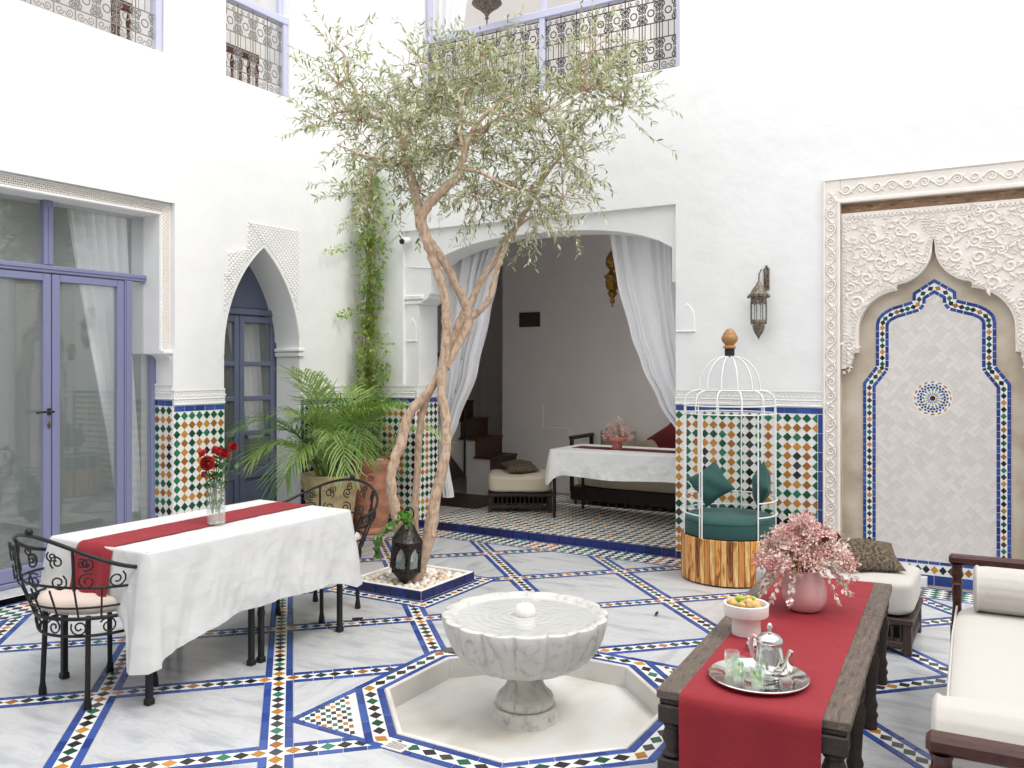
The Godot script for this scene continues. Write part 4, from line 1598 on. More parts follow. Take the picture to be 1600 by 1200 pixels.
		for j in m:
			var a := a0 + j * 1.5 + 0.6
			var e := c + Vector2.from_angle(a) * r * 1.05
			var ld := Vector2.from_angle(a + 0.8)
			b.prism(PackedVector2Array([e - ld * r * 0.3, e + ld * r * 0.2 + ld.orthogonal() * r * 0.24, e + ld * r * 0.85, e + ld * r * 0.2 - ld.orthogonal() * r * 0.24]), tp, -0.003, 0.011, 0.004)
	# the rosette above the point
	for ring in [[0.072, 20, 0.009], [0.052, 16, 0.010], [0.026, 10, 0.010]]:
		for k in int(ring[1]):
			var a: float = TAU * k / ring[1]
			b.prism(diamond(Vector2(cx, 2.63) + Vector2.from_angle(a) * ring[0], Vector2.from_angle(a + 0.5), ring[2] * 1.2, ring[2] * 0.55), tp, -0.003, 0.010, 0.003)
	partw(root, "arabesque_carving", b, M.carved, "stuff")
	# tiles inside the niche
	var zn := z - 0.089
	root = thing("zellige_wall", "pale tiled niche panel with a blue bordered arch and a star rosette", "wall tiles", V(-0.56, 0, zn))
	t = Transform3D(Basis(), V(0, 0, zn))
	var tiles := []
	# half outline of the border's outer edge, from the foot up
	var outer := poly([0.485, 0.085, 0.485, 1.475, 0.395, 1.60, 0.395, 1.915])
	for k in range(1, 5):
		var a := lerpf(0.0, 1.25, k / 4.0)
		outer.append(Vector2(0.125 + 0.27 * cos(a), 1.915 + 0.145 * sin(a) / sin(1.25)))
	outer.append_array(poly([0.145, 2.08, 0.142, 2.14, 0.0, 2.235]))
	var full := PackedVector2Array()
	for q in outer:
		full.append(Vector2(cx + q.x, q.y))
	for i in range(outer.size() - 2, -1, -1):
		full.append(Vector2(cx - outer[i].x, outer[i].y))
	var l1: PackedVector2Array = Geometry2D.offset_polygon(full, -0.024)[0]
	var l2: PackedVector2Array = Geometry2D.offset_polygon(full, -0.066)[0]
	var l3: PackedVector2Array = Geometry2D.offset_polygon(full, -0.09)[0]
	b = MB.new()
	b.prism(full, t, -0.002, 0.007)
	partw(root, "bedding", b, M.white_0)
	var pairs := [[full, l1], [l2, l3]]
	for pr in pairs:
		for e in pr[0].size():
			var a: Vector2 = pr[0][e]
			var q: Vector2 = pr[0][(e + 1) % pr[0].size()]
			if a.y < 0.25 and q.y < 0.25:
				continue
			var strips := clipped(pr[0], null, [pr[1]])
			var n := maxi(1, roundi(a.distance_to(q) / 0.052))
			for k in n:
				var f0 := a.lerp(q, float(k) / n + 0.03 / n)
				var f1 := a.lerp(q, float(k + 1) / n - 0.03 / n)
				var s := (q - a).normalized().orthogonal()
				if not Geometry2D.is_point_in_polygon((f0 + f1) * 0.5 + s * 0.01, pr[0]):
					s = -s
				for w in clipped(PackedVector2Array([f0, f1, f1 + s * 0.023, f0 + s * 0.023]), pr[0], []):
					tiles.append([w, pick("blue"), "border_tile", 0.0015, 0.0])
	var mid: PackedVector2Array = Geometry2D.offset_polygon(full, -0.045)[0]
	var run := 0
	for e in mid.size():
		var a := mid[e]
		var q := mid[(e + 1) % mid.size()]
		if a.y < 0.25 and q.y < 0.25:
			continue
		var n := maxi(1, roundi(a.distance_to(q) / 0.048))
		for k in n:
			tiles.append([diamond(a.lerp(q, (k + 0.5) / n), (q - a).normalized(), 0.0225, 0.019), pick(["black", "amber", "black", "green"][run % 4]), "diamond_tile", 0.0015, 0.0])
			run += 1
	# the pale field, laid in a basket weave on the slant
	var w2 := 0.033
	var disc := PackedVector2Array()
	for k in 28:
		disc.append(Vector2(cx - 0.01, 1.365) + Vector2.from_angle(TAU * k / 28) * 0.132)
	var ax := Vector2(1, 1).normalized()
	var ay := Vector2(-1, 1).normalized()
	for i in range(-30, 31):
		for j in range(-30, 31):
			if (i + j) % 2 != 0:
				continue
			var o := Vector2(cx, 1.2) + ax * (i * w2 * 2.0) + ay * (j * w2 * 2.0)
			for h in 2:
				for k in 2:
					var c := o + (ax * (w2 * 2.0) if h == 1 else Vector2.ZERO)
					var p0 := c + (ay * k * w2 if h == 0 else ax * k * w2)
					var d1 := (ax if h == 0 else ay) * w2 * 2.0
					var d2 := (ay if h == 0 else ax) * w2
					var g := 0.0012
					var e1 := d1.normalized() * g
					var e2 := d2.normalized() * g
					var pl := PackedVector2Array([p0 + e1 + e2, p0 + d1 - e1 + e2, p0 + d1 + d2 - e1 - e2, p0 + d2 + e1 - e2])
					for q in clipped(pl, l3, [disc]):
						tiles.append([q, pick("zellige"), "zellige_tile", 0.0018 + rng.randf() * 0.0012, 0.0])
	# the rosette
	var rc := Vector2(cx - 0.01, 1.365)
	for ring in [[0.118, 16, 0.019, 0.007, "amber", 0.18], [0.098, 24, 0.011, 0.010, "blue", 0.0], [0.080, 24, 0.010, 0.010, "black", 0.0], [0.063, 16, 0.014, 0.009, "sky", 1.57], [0.045, 16, 0.011, 0.007, "lime", 1.57], [0.032, 16, 0.011, 0.005, "sky", 1.57]]:
		for k in int(ring[1]):
			var a: float = TAU * (k + (0.5 if ring[4] == "black" else 0.0)) / ring[1]
			tiles.append([diamond(rc + Vector2.from_angle(a) * ring[0], Vector2.from_angle(a + PI / 2 + ring[5]), ring[2], ring[3]), pick(ring[4]), "rosette_tile", 0.0015, 0.0])
	var hub := PackedVector2Array()
	for k in 12:
		hub.append(rc + Vector2.from_angle(TAU * k / 12) * 0.019)
	tiles.append([hub, M.maroon_0, "rosette_tile", 0.002, 0.0])
	emit_tiles(root, t * Transform3D(Basis(), V(0, 0, 0.0072)), tiles)
	# the band along the foot of the niche
	tiles = []
	b = MB.new()
	b.prism(rect(-1.19, 0.0, 0.075, 0.178), t, -0.002, 0.0077)
	partw(root, "foot_bedding", b, M.white_0)
	blue_run(tiles, Vector2(-1.19, 0.152), Vector2(0.075, 0.152), 0.0, 0.024, 0.075, null, [])
	blue_run(tiles, Vector2(-1.19, 0.0), Vector2(0.075, 0.0), 0.0, 0.075, 0.13, null, [])
	for k in 23:
		tiles.append([diamond(Vector2(-1.16 + k * 0.055, 0.114), Vector2(1, 0), 0.026, 0.03), pick(["black", "green", "black", "amber"][k % 4]), "foot_tile", 0.0015, 0.0])
	emit_tiles(root, t * Transform3D(Basis(), V(0, 0, 0.0082)), tiles)


# ---------------------------------------------------------------- fountain, tree bed
func build_fountain() -> void:
	# the sunken basin belongs to the floor
	var root := struct("sunken_basin")
	var c := V(BASIN.x, 0, -BASIN.y)
	var outer := octagon(BASIN, 0.6485)
	var inner := octagon(BASIN, 0.622)
	for k in 8:
		var q := PackedVector2Array([outer[k], outer[(k + 1) % 8], inner[(k + 1) % 8], inner[k]])
		var rim := Geometry2D.offset_polygon(q, -0.0008)
		var b := MB.new()
		b.prism(rim[0], FLOOR, -0.12, 0.006, 0.004)
		part(root, "kerb_stone", b, M.basin_marble)
	var b := MB.new()
	b.prism(octagon(BASIN, 0.625), FLOOR, -0.2, -0.105)
	part(root, "basin_bottom", b, M.basin_marble)
	root = thing("fountain", "white marble fountain with a scalloped bowl on a waisted stem", "fountain", c + V(0, -0.105, 0))
	var lobes := func(a: float, y: float) -> float:
		var f := clampf((y - 0.255) / 0.05, 0.0, 1.0)
		return 1.0 - 0.055 * f * (1.0 - pow(absf(sin(a * 8.0)), 0.55))
	b = MB.new()
	b.lathe(poly([0.07, 0.25, 0.15, 0.254, 0.21, 0.262, 0.265, 0.28, 0.315, 0.312, 0.355, 0.36, 0.383, 0.42, 0.397, 0.47, 0.403, 0.505, 0.401, 0.512, 0.385, 0.517, 0.362, 0.514, 0.352, 0.50, 0.315, 0.465, 0.24, 0.44, 0.12, 0.43, 0.0, 0.428]), 256, Vector3.ZERO, lobes)
	part(root, "bowl", b, M.fountain_marble)
	b = MB.new()
	b.lathe(poly([0.0, 0.07, 0.13, 0.072, 0.138, 0.08, 0.138, 0.112, 0.132, 0.125, 0.118, 0.137, 0.098, 0.16, 0.085, 0.19, 0.08, 0.225, 0.085, 0.256]), 48)
	part(root, "stem", b, M.fountain_marble)
	b = MB.new()
	var base := PackedVector2Array()
	for k in 64:
		var a := TAU * k / 64
		base.append(Vector2.from_angle(a + 0.2) * (0.158 - 0.011 * pow(absf(sin(a * 4.0)), 6.0)))
	b.prism(base, Transform3D(FLOOR.basis, Vector3.ZERO), -0.0, 0.072, 0.007)
	part(root, "foot", b, M.fountain_marble)
	b = MB.new()
	b.lathe(poly([0.0, 0.43, 0.02, 0.435, 0.024, 0.485, 0.044, 0.495, 0.051, 0.515, 0.049, 0.535, 0.038, 0.551, 0.018, 0.559, 0.0, 0.56]), 48, Vector3.ZERO, func(a: float, y: float) -> float: return 1.0 - 0.06 * (1.0 - absf(sin(a * 5.0))))
	part(root, "spout", b, M.white_ceramic)
	b = MB.new()
	var wave := PackedVector2Array()
	for k in 60:
		var r := 0.343 * k / 59.0
		wave.append(Vector2(r, 0.5 + 0.0016 * sin(r * 150.0) * exp(-r * 7.0)))
	b.lathe(wave, 72)
	part(root, "water", b, M.water)
	b = MB.new()
	for k in 14:
		var a := k * 2.4
		b.ball(V(0.012 * cos(a) * (k % 3), 0.562 + 0.004 * (k % 4), 0.012 * sin(a) * (k % 3)), Vector3.ONE * 0.005, 6, 4)
	part(root, "water_jet", b, M.thin_glass)
	# drains let into the ring
	for w in [[V(-2.265, 0.0025, -2.862), 0.0, "square slotted drain cover in the tile ring in front of the fountain"], [V(-2.76, 0.0025, -4.0), PI / 4, "pitted square stone let into the tile ring left of the fountain"]]:
		var slots: bool = w[1] == 0.0
		var g := thing("drain_cover", w[2], "drain cover", w[0])
		g.rotation.y = w[1]
		b = MB.new()
		b.box(V(0, 0.0, 0), V(0.11, 0.006, 0.075), 0.0015)
		part(g, "plate", b, M.basin_marble if slots else M.worn_wood)
		if slots:
			b = MB.new()
			for i in 6:
				for j in 5:
					b.box(V(-0.034 + i * 0.0135 + (j % 2) * 0.005, 0.0032, -0.022 + j * 0.011), V(0.010, 0.0012, 0.0035), 0.0, Basis(Vector3.UP, 0.6))
			part(g, "slots", b, M.black_matt, Transform3D(), "stuff")


func build_tree_bed() -> void:
	var c := V(BED.x, 0, -BED.y)
	var root := thing("tree_bed", "square navy tiled bed of white pebbles round the olive trunk", "planter", c)
	var b := MB.new()
	for s in [[V(-0.325, -0.1, -0.325), V(0.325, 0.07, -0.295)], [V(-0.325, -0.1, 0.295), V(0.325, 0.07, 0.325)], [V(-0.325, -0.1, -0.2945), V(-0.295, 0.07, 0.2945)], [V(0.295, -0.1, -0.2945), V(0.325, 0.07, 0.2945)]]:
		b.box2(s[0], s[1], 0.006)
	part(root, "kerb", b, M.carved)
	b = MB.new()
	b.box2(V(-0.295, -0.15, -0.295), V(0.295, 0.035, 0.295))
	part(root, "soil", b, M.tadelakt)
	for k in 4:
		var rot := Basis(Vector3.UP, k * PI / 2)
		for i in 5:
			b = MB.new()
			b.box(V(0, 0, 0), V(0.127, 0.062, 0.009), 0.002)
			part(root, "navy_tile", b, pick("navy"), Transform3D(rot, rot * V(-0.26 + i * 0.13, 0.035, 0.329)))
	# pebbles, each lying loose in the bed
	var shapes := []
	for k in 5:
		b = MB.new()
		var f := noise(1.1, 2, FastNoiseLite.TYPE_SIMPLEX_SMOOTH, FastNoiseLite.FRACTAL_FBM, 0.0, 40 + k)
		b.ball(Vector3.ZERO, V(1.0, 0.68, 0.8), 12, 8, Basis(), func(d: Vector3) -> float: return 1.0 + 0.28 * f.get_noise_3dv(d))
		shapes.append(b.mesh())
	rng.seed = 5
	var spots := []
	for k in 2000:
		var r := rng.randf_range(0.020, 0.034)
		var p := Vector2(rng.randf_range(-0.27, 0.27), rng.randf_range(-0.27, 0.27))
		if p.length() < 0.07:
			continue
		var ok := true
		for q in spots:
			if p.distance_to(q[0]) < (r + q[1]) * 0.78:
				ok = false
				break
		if ok:
			spots.append([p, r])
	for q in spots:
		var o := part(self, "pebble", shapes[rng.randi() % 5], M["pebble_%d" % (rng.randi() % 3)], Transform3D(Basis.from_euler(V(rng.randfn(0, 0.2), rng.randf() * TAU, rng.randfn(0, 0.2))).scaled(Vector3.ONE * q[1]), c + V(q[0].x, 0.035 + q[1] * 0.6, q[0].y)))
		tag(o, "smooth white pebble lying loose in the olive tree's bed", "pebble", "pebbles in the tree bed")
	# the tin lantern leaning against the trunk
	root = thing("tin_lantern", "dark tin lantern leaning on the olive trunk in the pebbles", "lantern", V(-3.79, 0.06, -4.88))
	root.rotation = Vector3(0.06, 0.25, -0.10)
	var hexa := func(a: float, y: float) -> float:
		var k := fposmod(a, PI / 3) - PI / 6
		return cos(PI / 6) / cos(k)
	b = MB.new()
	b.lathe(poly([0.0, -0.02, 0.02, 0.0, 0.075, 0.055, 0.105, 0.085, 0.108, 0.095, 0.102, 0.10]), 12, Vector3.ZERO, hexa)
	part(root, "lower_body", b, M.tin)
	b = MB.new()
	b.lathe(poly([0.102, 0.295, 0.118, 0.30, 0.12, 0.312, 0.108, 0.32, 0.10, 0.335, 0.055, 0.405, 0.018, 0.44, 0.012, 0.455, 0.0, 0.457]), 12, Vector3.ZERO, hexa)
	part(root, "roof", b, M.tin)
	for k in 6:
		var a := k * PI / 3
		b = MB.new()
		b.tube(PackedVector3Array([V(cos(a) * 0.112, 0.09, sin(a) * 0.112), V(cos(a) * 0.108, 0.305, sin(a) * 0.108)]), 0.007, 6)
		part(root, "corner_post", b, M.tin)
		var a2 := a + PI / 6
		var t := Transform3D(Basis(V(-sin(a2), 0, cos(a2)) * -1.0, Vector3.UP, V(cos(a2), 0, sin(a2))), V(cos(a2), 0, sin(a2)) * 0.0935)
		var face := rect(-0.052, 0.095, 0.052, 0.30)
		var win := pointed(0.034, 0.19, 0.268, 8, 0.125)
		b = MB.new()
		# the plate round each pointed window, in two halves
		for s in [rect(-0.052, 0.095, 0.0, 0.30), rect(0.0, 0.095, 0.052, 0.30)]:
			for q in clipped(s, null, [win]):
				b.prism(q, t, -0.002, 0.003, 0.001, true)
		var plate := part(root, "side_plate", b, M.tin)
		b = MB.new()
		b.prism(win, t, -0.001, 0.001, 0.0, true)
		part(plate, "pane", b, M.thin_glass)
	b = MB.new()
	var hook := PackedVector3Array()
	for k in 12:
		var a := lerpf(-1.2, PI + 0.6, k / 11.0)
		hook.append(V(cos(a) * 0.036, 0.50 + sin(a) * 0.045, 0))
	b.tube(hook, 0.006, 6)
	part(root, "hook", b, M.tin)
	# a spray of ivy laid over the lantern
	root = thing("ivy_spray", "green ivy trailing over the tin lantern's shoulder", "plant", V(-3.79, 0.06, -4.88))
	rng.seed = 9
	var stem := smooth(path([-0.17, 0.17, 0.07, -0.16, 0.27, 0.09, -0.09, 0.37, 0.10, 0.0, 0.44, 0.08, 0.05, 0.50, 0.03, 0.10, 0.43, 0.06]), 8)
	b = MB.new()
	b.tube(stem, 0.004, 5)
	part(root, "stem", b, M.stem_green)
	for i in 46:
		var p := stem[int(i * 0.9) % stem.size()]
		b = MB.new()
		var s := rng.randf_range(0.018, 0.032)
		b.prism(PackedVector2Array([Vector2(0, -0.9), Vector2(0.55, -0.75), Vector2(1.0, -0.1), Vector2(0.45, 0.1), Vector2(0, 1.1), Vector2(-0.45, 0.1), Vector2(-1.0, -0.1), Vector2(-0.55, -0.75)]), Transform3D(Basis().scaled(V(s, s, 0.004)), Vector3.ZERO), -0.1, 0.1, 0.0, true)
		part(root, "ivy_leaf", b, M.ivy, Transform3D(Basis.from_euler(V(rng.randfn(-0.4, 0.5), rng.randfn(0.4, 0.7), rng.randf() * TAU)), p + V(rng.randfn(0, 0.018), rng.randfn(0, 0.018), rng.randf_range(0.0, 0.03))))
	# a few dry leaves on the marble
	for w in [[V(-3.60, 0.003, -4.16), 0.4, "curled brown dry leaf on the marble near the far iron chair's legs"], [V(-2.02, 0.003, -5.22), 1.7, "dry leaf on the marble slab behind the fountain"]]:
		b = MB.new()
		b.grid(6, 4, func(u: float, v: float) -> Vector3: return V((u - 0.5) * 0.07, 0.012 * (v - 0.5) * (v - 0.5) * 4.0 + 0.006 * u * u, (v - 0.5) * 0.022 * sin(PI * clampf(u, 0.04, 0.96))), Vector3.UP)
		tag(part(self, "dry_leaf", b, M.stair_wood, Transform3D(Basis(Vector3.UP, w[1]), w[0])), w[2], "leaf")


# ---------------------------------------------------------------- the laid table and its chairs
func around(x0: float, x1: float, z0: float, z1: float, r: float, u: float) -> Array:
	# a point on a rectangle with rounded corners, its outward direction, and how near a corner it is
	var w := x1 - x0 - 2 * r
	var d := z1 - z0 - 2 * r
	var per := 2 * (w + d) + TAU * r
	var s := fposmod(u, 1.0) * per
	var sides := [[V(x0 + r, 0, z0), V(1, 0, 0), w, V(0, 0, -1)], [V(x1, 0, z0 + r), V(0, 0, 1), d, V(1, 0, 0)], [V(x1 - r, 0, z1), V(-1, 0, 0), w, V(0, 0, 1)], [V(x0, 0, z1 - r), V(0, 0, -1), d, V(-1, 0, 0)]]
	for k in 4:
		var e: Array = sides[k]
		if s <= e[2]:
			return [e[0] + e[1] * s, e[3], maxf(0.0, 1.0 - minf(s, e[2] - s) / 0.2), k]
		s -= e[2]
		if s <= TAU * r / 4:
			var a: float = s / r
			var nn: Vector3 = e[3] * cos(a) + e[1] * sin(a)
			return [e[0] + e[1] * e[2] - e[3] * r + nn * r, nn, 1.0, k]
		s -= TAU * r / 4
	return [V(x0 + r, 0, z0), V(0, 0, -1), 1.0, 0]


func tablecloth(label: String, x0: float, x1: float, z0: float, z1: float, y: float, drop: Callable, m: Material, flare := 0.10, seed_ := 3) -> void:
	var f := noise(2.2, 3, FastNoiseLite.TYPE_SIMPLEX_SMOOTH, FastNoiseLite.FRACTAL_FBM, 0.0, seed_)
	var b := MB.new()
	var nu := 260
	b.grid(nu, 22, func(u: float, v: float) -> Vector3:
		var e := around(x0, x1, z0, z1, 0.018, u)
		var p: Vector3 = e[0]
		var nn: Vector3 = e[1]
		var dr: float = drop.call(p, e[2], e[3])
		if v < 0.1:
			# rolling over the edge
			var a := v / 0.1 * PI / 2
			return V(p.x, y, p.z) + nn * (0.012 * sin(a)) + V(0, -0.012 * (1.0 - cos(a)), 0)
		var k := (v - 0.1) / 0.9
		var near: float = e[2]
		var off := flare * pow(k, 0.8) * (0.35 + 0.55 * pow(near, 3.0)) + 0.028 * k * (f.get_noise_2d(u * 9.0, 0.3 * k) + 0.5 * sin(u * 90.0) * near)
		off += (0.010 * f.get_noise_2d(p.z * 1.8 - k * 0.25, p.x * 1.8 + k * 0.15) + 0.003 * f.get_noise_3dv(p * 5.0 + V(0, k * 2.5, 0))) * minf(1.0, k * 4.0)
		return V(p.x, y - 0.012 - dr * k, p.z) + nn * (0.012 + off))
	# the top, gently creased
	b.grid(34, 60, func(u: float, v: float) -> Vector3:
		var p := V(lerpf(x0, x1, u), y, lerpf(z0, z1, v))
		var e := minf(minf(u, 1.0 - u), minf(v, 1.0 - v))
		return p + V(0, 0.003 * f.get_noise_2d(p.x * 5.0, p.z * 5.0) * minf(1.0, e * 12.0), 0), Vector3.UP)
	tag(part(self, "tablecloth", b, m), label, "tablecloth", "white tablecloths")


func runner(label: String, at: Transform3D, w: float, len: float, fall0: float, fall1: float, m: Material, overhang := 0.012, slope := 0.0) -> void:
	# along at's z; falls over the edge at both ends
	var b := MB.new()
	var f := noise(3.0, 3, FastNoiseLite.TYPE_SIMPLEX_SMOOTH, FastNoiseLite.FRACTAL_FBM, 0.0, 11)
	b.grid(16, 90, func(u: float, v: float) -> Vector3:
		var s := v * (len + fall0 + fall1) - fall0
		var x := (u - 0.5) * w
		var wave := f.get_noise_2d(u * 1.4, v * 8.0)
		var p := V(x, 0.0015 * wave, s)
		if s < 0.0:
			p = V(x * (1.0 + 0.06 * s), s, -overhang + slope * s - 0.02 * wave * -s - 0.012 * sin(u * 13.0) * minf(1.0, -s * 4.0))
			if s > -0.03:
				p.z = -overhang * sin(-s / 0.03 * PI / 2)
		elif s > len:
			var k := s - len
			p = V(x, -k, len + overhang + slope * k + 0.01 * sin(u * 11.0) * minf(1.0, k * 4.0))
			if k < 0.03:
				p.z = len + overhang * sin(k / 0.03 * PI / 2)
		return at * p)
	tag(part(self, "table_runner", b, m), label, "table runner", "red table runners")


func iron_table(label: String, x0: float, x1: float, z0: float, z1: float, y: float) -> void:
	var c := V((x0 + x1) / 2, 0, (z0 + z1) / 2)
	var root := thing("iron_table", label, "table", c, "iron tables under white cloths")
	var b := MB.new()
	b.box2(V(x0, y - 0.03, z0) - c, V(x1, y, z1) - c, 0.006)
	part(root, "tabletop", b, M.iron)
	var h := V((x1 - x0) / 2 - 0.025, 0, (z1 - z0) / 2 - 0.022)
	for s in [[-1, -1], [1, -1], [1, 1], [-1, 1]]:
		b = MB.new()
		var p := V(h.x * s[0], 0, h.z * s[1])
		b.box2(p + V(-0.014, 0.03, -0.014), p + V(0.014, y - 0.03, 0.014), 0.003)
		b.box2(p + V(-0.02, 0.0, -0.02), p + V(0.02, 0.032, 0.02), 0.005)
		part(root, "leg", b, M.iron)


func make_chair(label: String, at: Vector3, turn: float) -> Node3D:
	# a round iron chair; it faces -z, the back stands at +z
	var root := thing("iron_chair", label, "chair", at, "iron chairs at the laid table")
	root.rotation.y = turn
	var iron: Material = M.iron
	for s in [[-1, -1], [1, -1], [1, 1], [-1, 1]]:
		var b := MB.new()
		var p := V(0.18 * s[0], 0, 0.18 * s[1])
		b.tube(PackedVector3Array([p, p + V(0, 0.03, 0), p + V(0, 0.06, 0), p * 0.94 + V(0, 0.43, 0)]), PackedFloat32Array([0.02, 0.018, 0.0125, 0.0125]), 8)
		part(root, "leg", b, iron)
	var ring := func(r: float, y: float, from := 0.0, to := TAU, n := 40, peak := 0.0) -> PackedVector3Array:
		var o := PackedVector3Array()
		for k in n + 1:
			var a := lerpf(from, to, float(k) / n)
			var rise := peak * pow(maxf(0.0, sin(a)), 1.6)
			o.append(V(cos(a) * r, y + rise, sin(a) * (r - rise * 0.2)))
		return o
	var b := MB.new()
	b.tube(ring.call(0.285, 0.43), 0.009, 6, false)
	b.tube(ring.call(0.265, 0.345), 0.007, 6, false)
	part(root, "seat_ring", b, iron)
	b = MB.new()
	for k in 14:
		var a := TAU * k / 14
		var t := Transform3D(Basis(V(-sin(a), 0, cos(a)), Vector3.UP, V(cos(a), 0, sin(a)) * -1.0), V(cos(a) * 0.275, 0.387, sin(a) * 0.275))
		b.tube(on_plane(spiral(Vector2.ZERO, 0.040, 0.5, 1.5 if k % 2 else -1.5, 16), t), 0.0042, 5)
	part(root, "apron_scroll", b, iron, Transform3D(), "stuff")
	b = MB.new()
	b.lathe(poly([0.0, 0.437, 0.24, 0.437, 0.266, 0.45, 0.274, 0.47, 0.268, 0.49, 0.235, 0.505, 0.10, 0.512, 0.0, 0.513]), 36)
	part(root, "cushion", b, M.seat_cloth)
	# the back, a half drum that rises to a point behind
	var a0 := -0.12
	var a1 := PI + 0.12
	b = MB.new()
	b.tube(ring.call(0.385, 0.655, a0, a1, 40, 0.165), 0.0095, 8)
	var top := V(0, 0.655 + 0.165, 0.385 - 0.165 * 0.2)
	part(root, "top_rail", b, iron)
	b = MB.new()
	b.ball(top + V(0, 0.016, 0), Vector3.ONE * 0.019, 10, 8)
	part(root, "finial", b, iron)
	b = MB.new()
	b.tube(ring.call(0.342, 0.575, a0, a1, 36, 0.02), 0.0065, 6)
	b.tube(ring.call(0.305, 0.485, a0, a1, 36), 0.0055, 6)
	part(root, "middle_rail", b, iron)
	b = MB.new()
	for k in 11:
		var a := lerpf(a0, a1, (k + 0.0) / 10.0)
		var r := 0.165 * pow(maxf(0.0, sin(a)), 1.6)
		var d := V(cos(a), 0, sin(a))
		var p0 := d * 0.285 + V(0, 0.43, 0)
		var p1 := d * 0.342 + V(0, 0.575, 0)
		b.tube(PackedVector3Array([p0, p1]), 0.005, 5)
		if k in [0, 3, 7, 10]:
			b.tube(PackedVector3Array([p1, d * (0.385 - r * 0.2) + V(0, 0.655 + r, 0)]), 0.008, 5)
	part(root, "back_rod", b, iron, Transform3D(), "stuff")
	b = MB.new()
	for k in 10:
		var a := lerpf(a0, a1, (k + 0.5) / 10.0)
		var r := 0.165 * pow(maxf(0.0, sin(a)), 1.6)
		var d := V(cos(a), 0, sin(a))
		var t := Transform3D(Basis(V(-sin(a), 0, cos(a)), (Vector3.UP + d * 0.15).normalized(), -d), d * 0.366 + V(0, 0.62, 0))
		b.tube(on_plane(spiral(Vector2(0, 0.0), 0.042, 2.2, 1.5 if k % 2 else -1.5, 16), t), 0.0042, 5)
		if r > 0.05:
			b.tube(on_plane(spiral(Vector2(0, 0.062 + r * 0.25), 0.034, -1.0, 1.4 if k % 2 else -1.4, 16), t), 0.0042, 5)
			b.tube(on_plane(spiral(Vector2(0.02, 0.022 + r * 0.75), 0.026, 1.0, -1.4 if k % 2 else 1.4, 14), t), 0.004, 5)
	part(root, "back_scroll", b, iron, Transform3D(), "stuff")
	return root


func rose(label: String, p: Vector3, r: float, face: Vector3, foot: Vector3) -> void:
	var root := thing("rose", label, "flower", p, "red roses in the glass bottle")
	var up := face.normalized()
	var x := up.cross(Vector3.UP).normalized()
	if x.length() < 0.5:
		x = Vector3.RIGHT
	var bs := Basis(x, up, x.cross(up))
	var b := MB.new()
	for ring in [[0.20, 3, 0.55, 0.85], [0.38, 4, 0.62, 0.80], [0.62, 5, 0.58, 0.66], [0.85, 6, 0.56, 0.42], [1.0, 7, 0.52, 0.2]]:
		for k in int(ring[1]):
			var a0: float = TAU * k / ring[1] + ring[0] * 5.0
			var wide: float = TAU / ring[1] * 1.5
			b.grid(4, 4, func(u: float, v: float) -> Vector3:
				var a: float = a0 + (u - 0.5) * wide * (0.72 + 0.28 * sin(PI * minf(1.0, v + 0.15)))
				var rr: float = r * ring[0] * (0.25 + 0.85 * sin(v * 1.9) * 0.95) * (1.0 - 0.12 * pow(absf(u - 0.5) * 2.0, 2.0) * v)
				return bs * V(cos(a) * rr, r * (-0.5 + (ring[3] + 0.5) * v - 0.12 * (ring[0]) * v * v * v * 3.0) + 0.03 * r * sin(u * 9.0), sin(a) * rr))
	part(root, "bloom", b, M.rose)
	b = MB.new()
	var mid := p.lerp(foot, 0.5) + V(0.008, 0, 0.004)
	b.tube(smooth(PackedVector3Array([-up * r * 0.4, mid - p, foot - p]), 5), 0.0028, 5)
	part(root, "stem", b, M.stem_green)
	b = MB.new()
	for k in 6:
		var q := (mid - p).lerp(foot - p, -0.6 + k * 0.16)
		var d := Vector3(rng.randfn(), rng.randfn() * 0.5, rng.randfn()).normalized()
		var s := d.cross(Vector3.UP).normalized() * 0.013
		b.flat(q, q + d * 0.022 + s, q + d * 0.05, Vector3.UP)
		b.flat(q, q + d * 0.05, q + d * 0.022 - s, Vector3.UP)
	part(root, "leaf", b, M.rose_leaf)


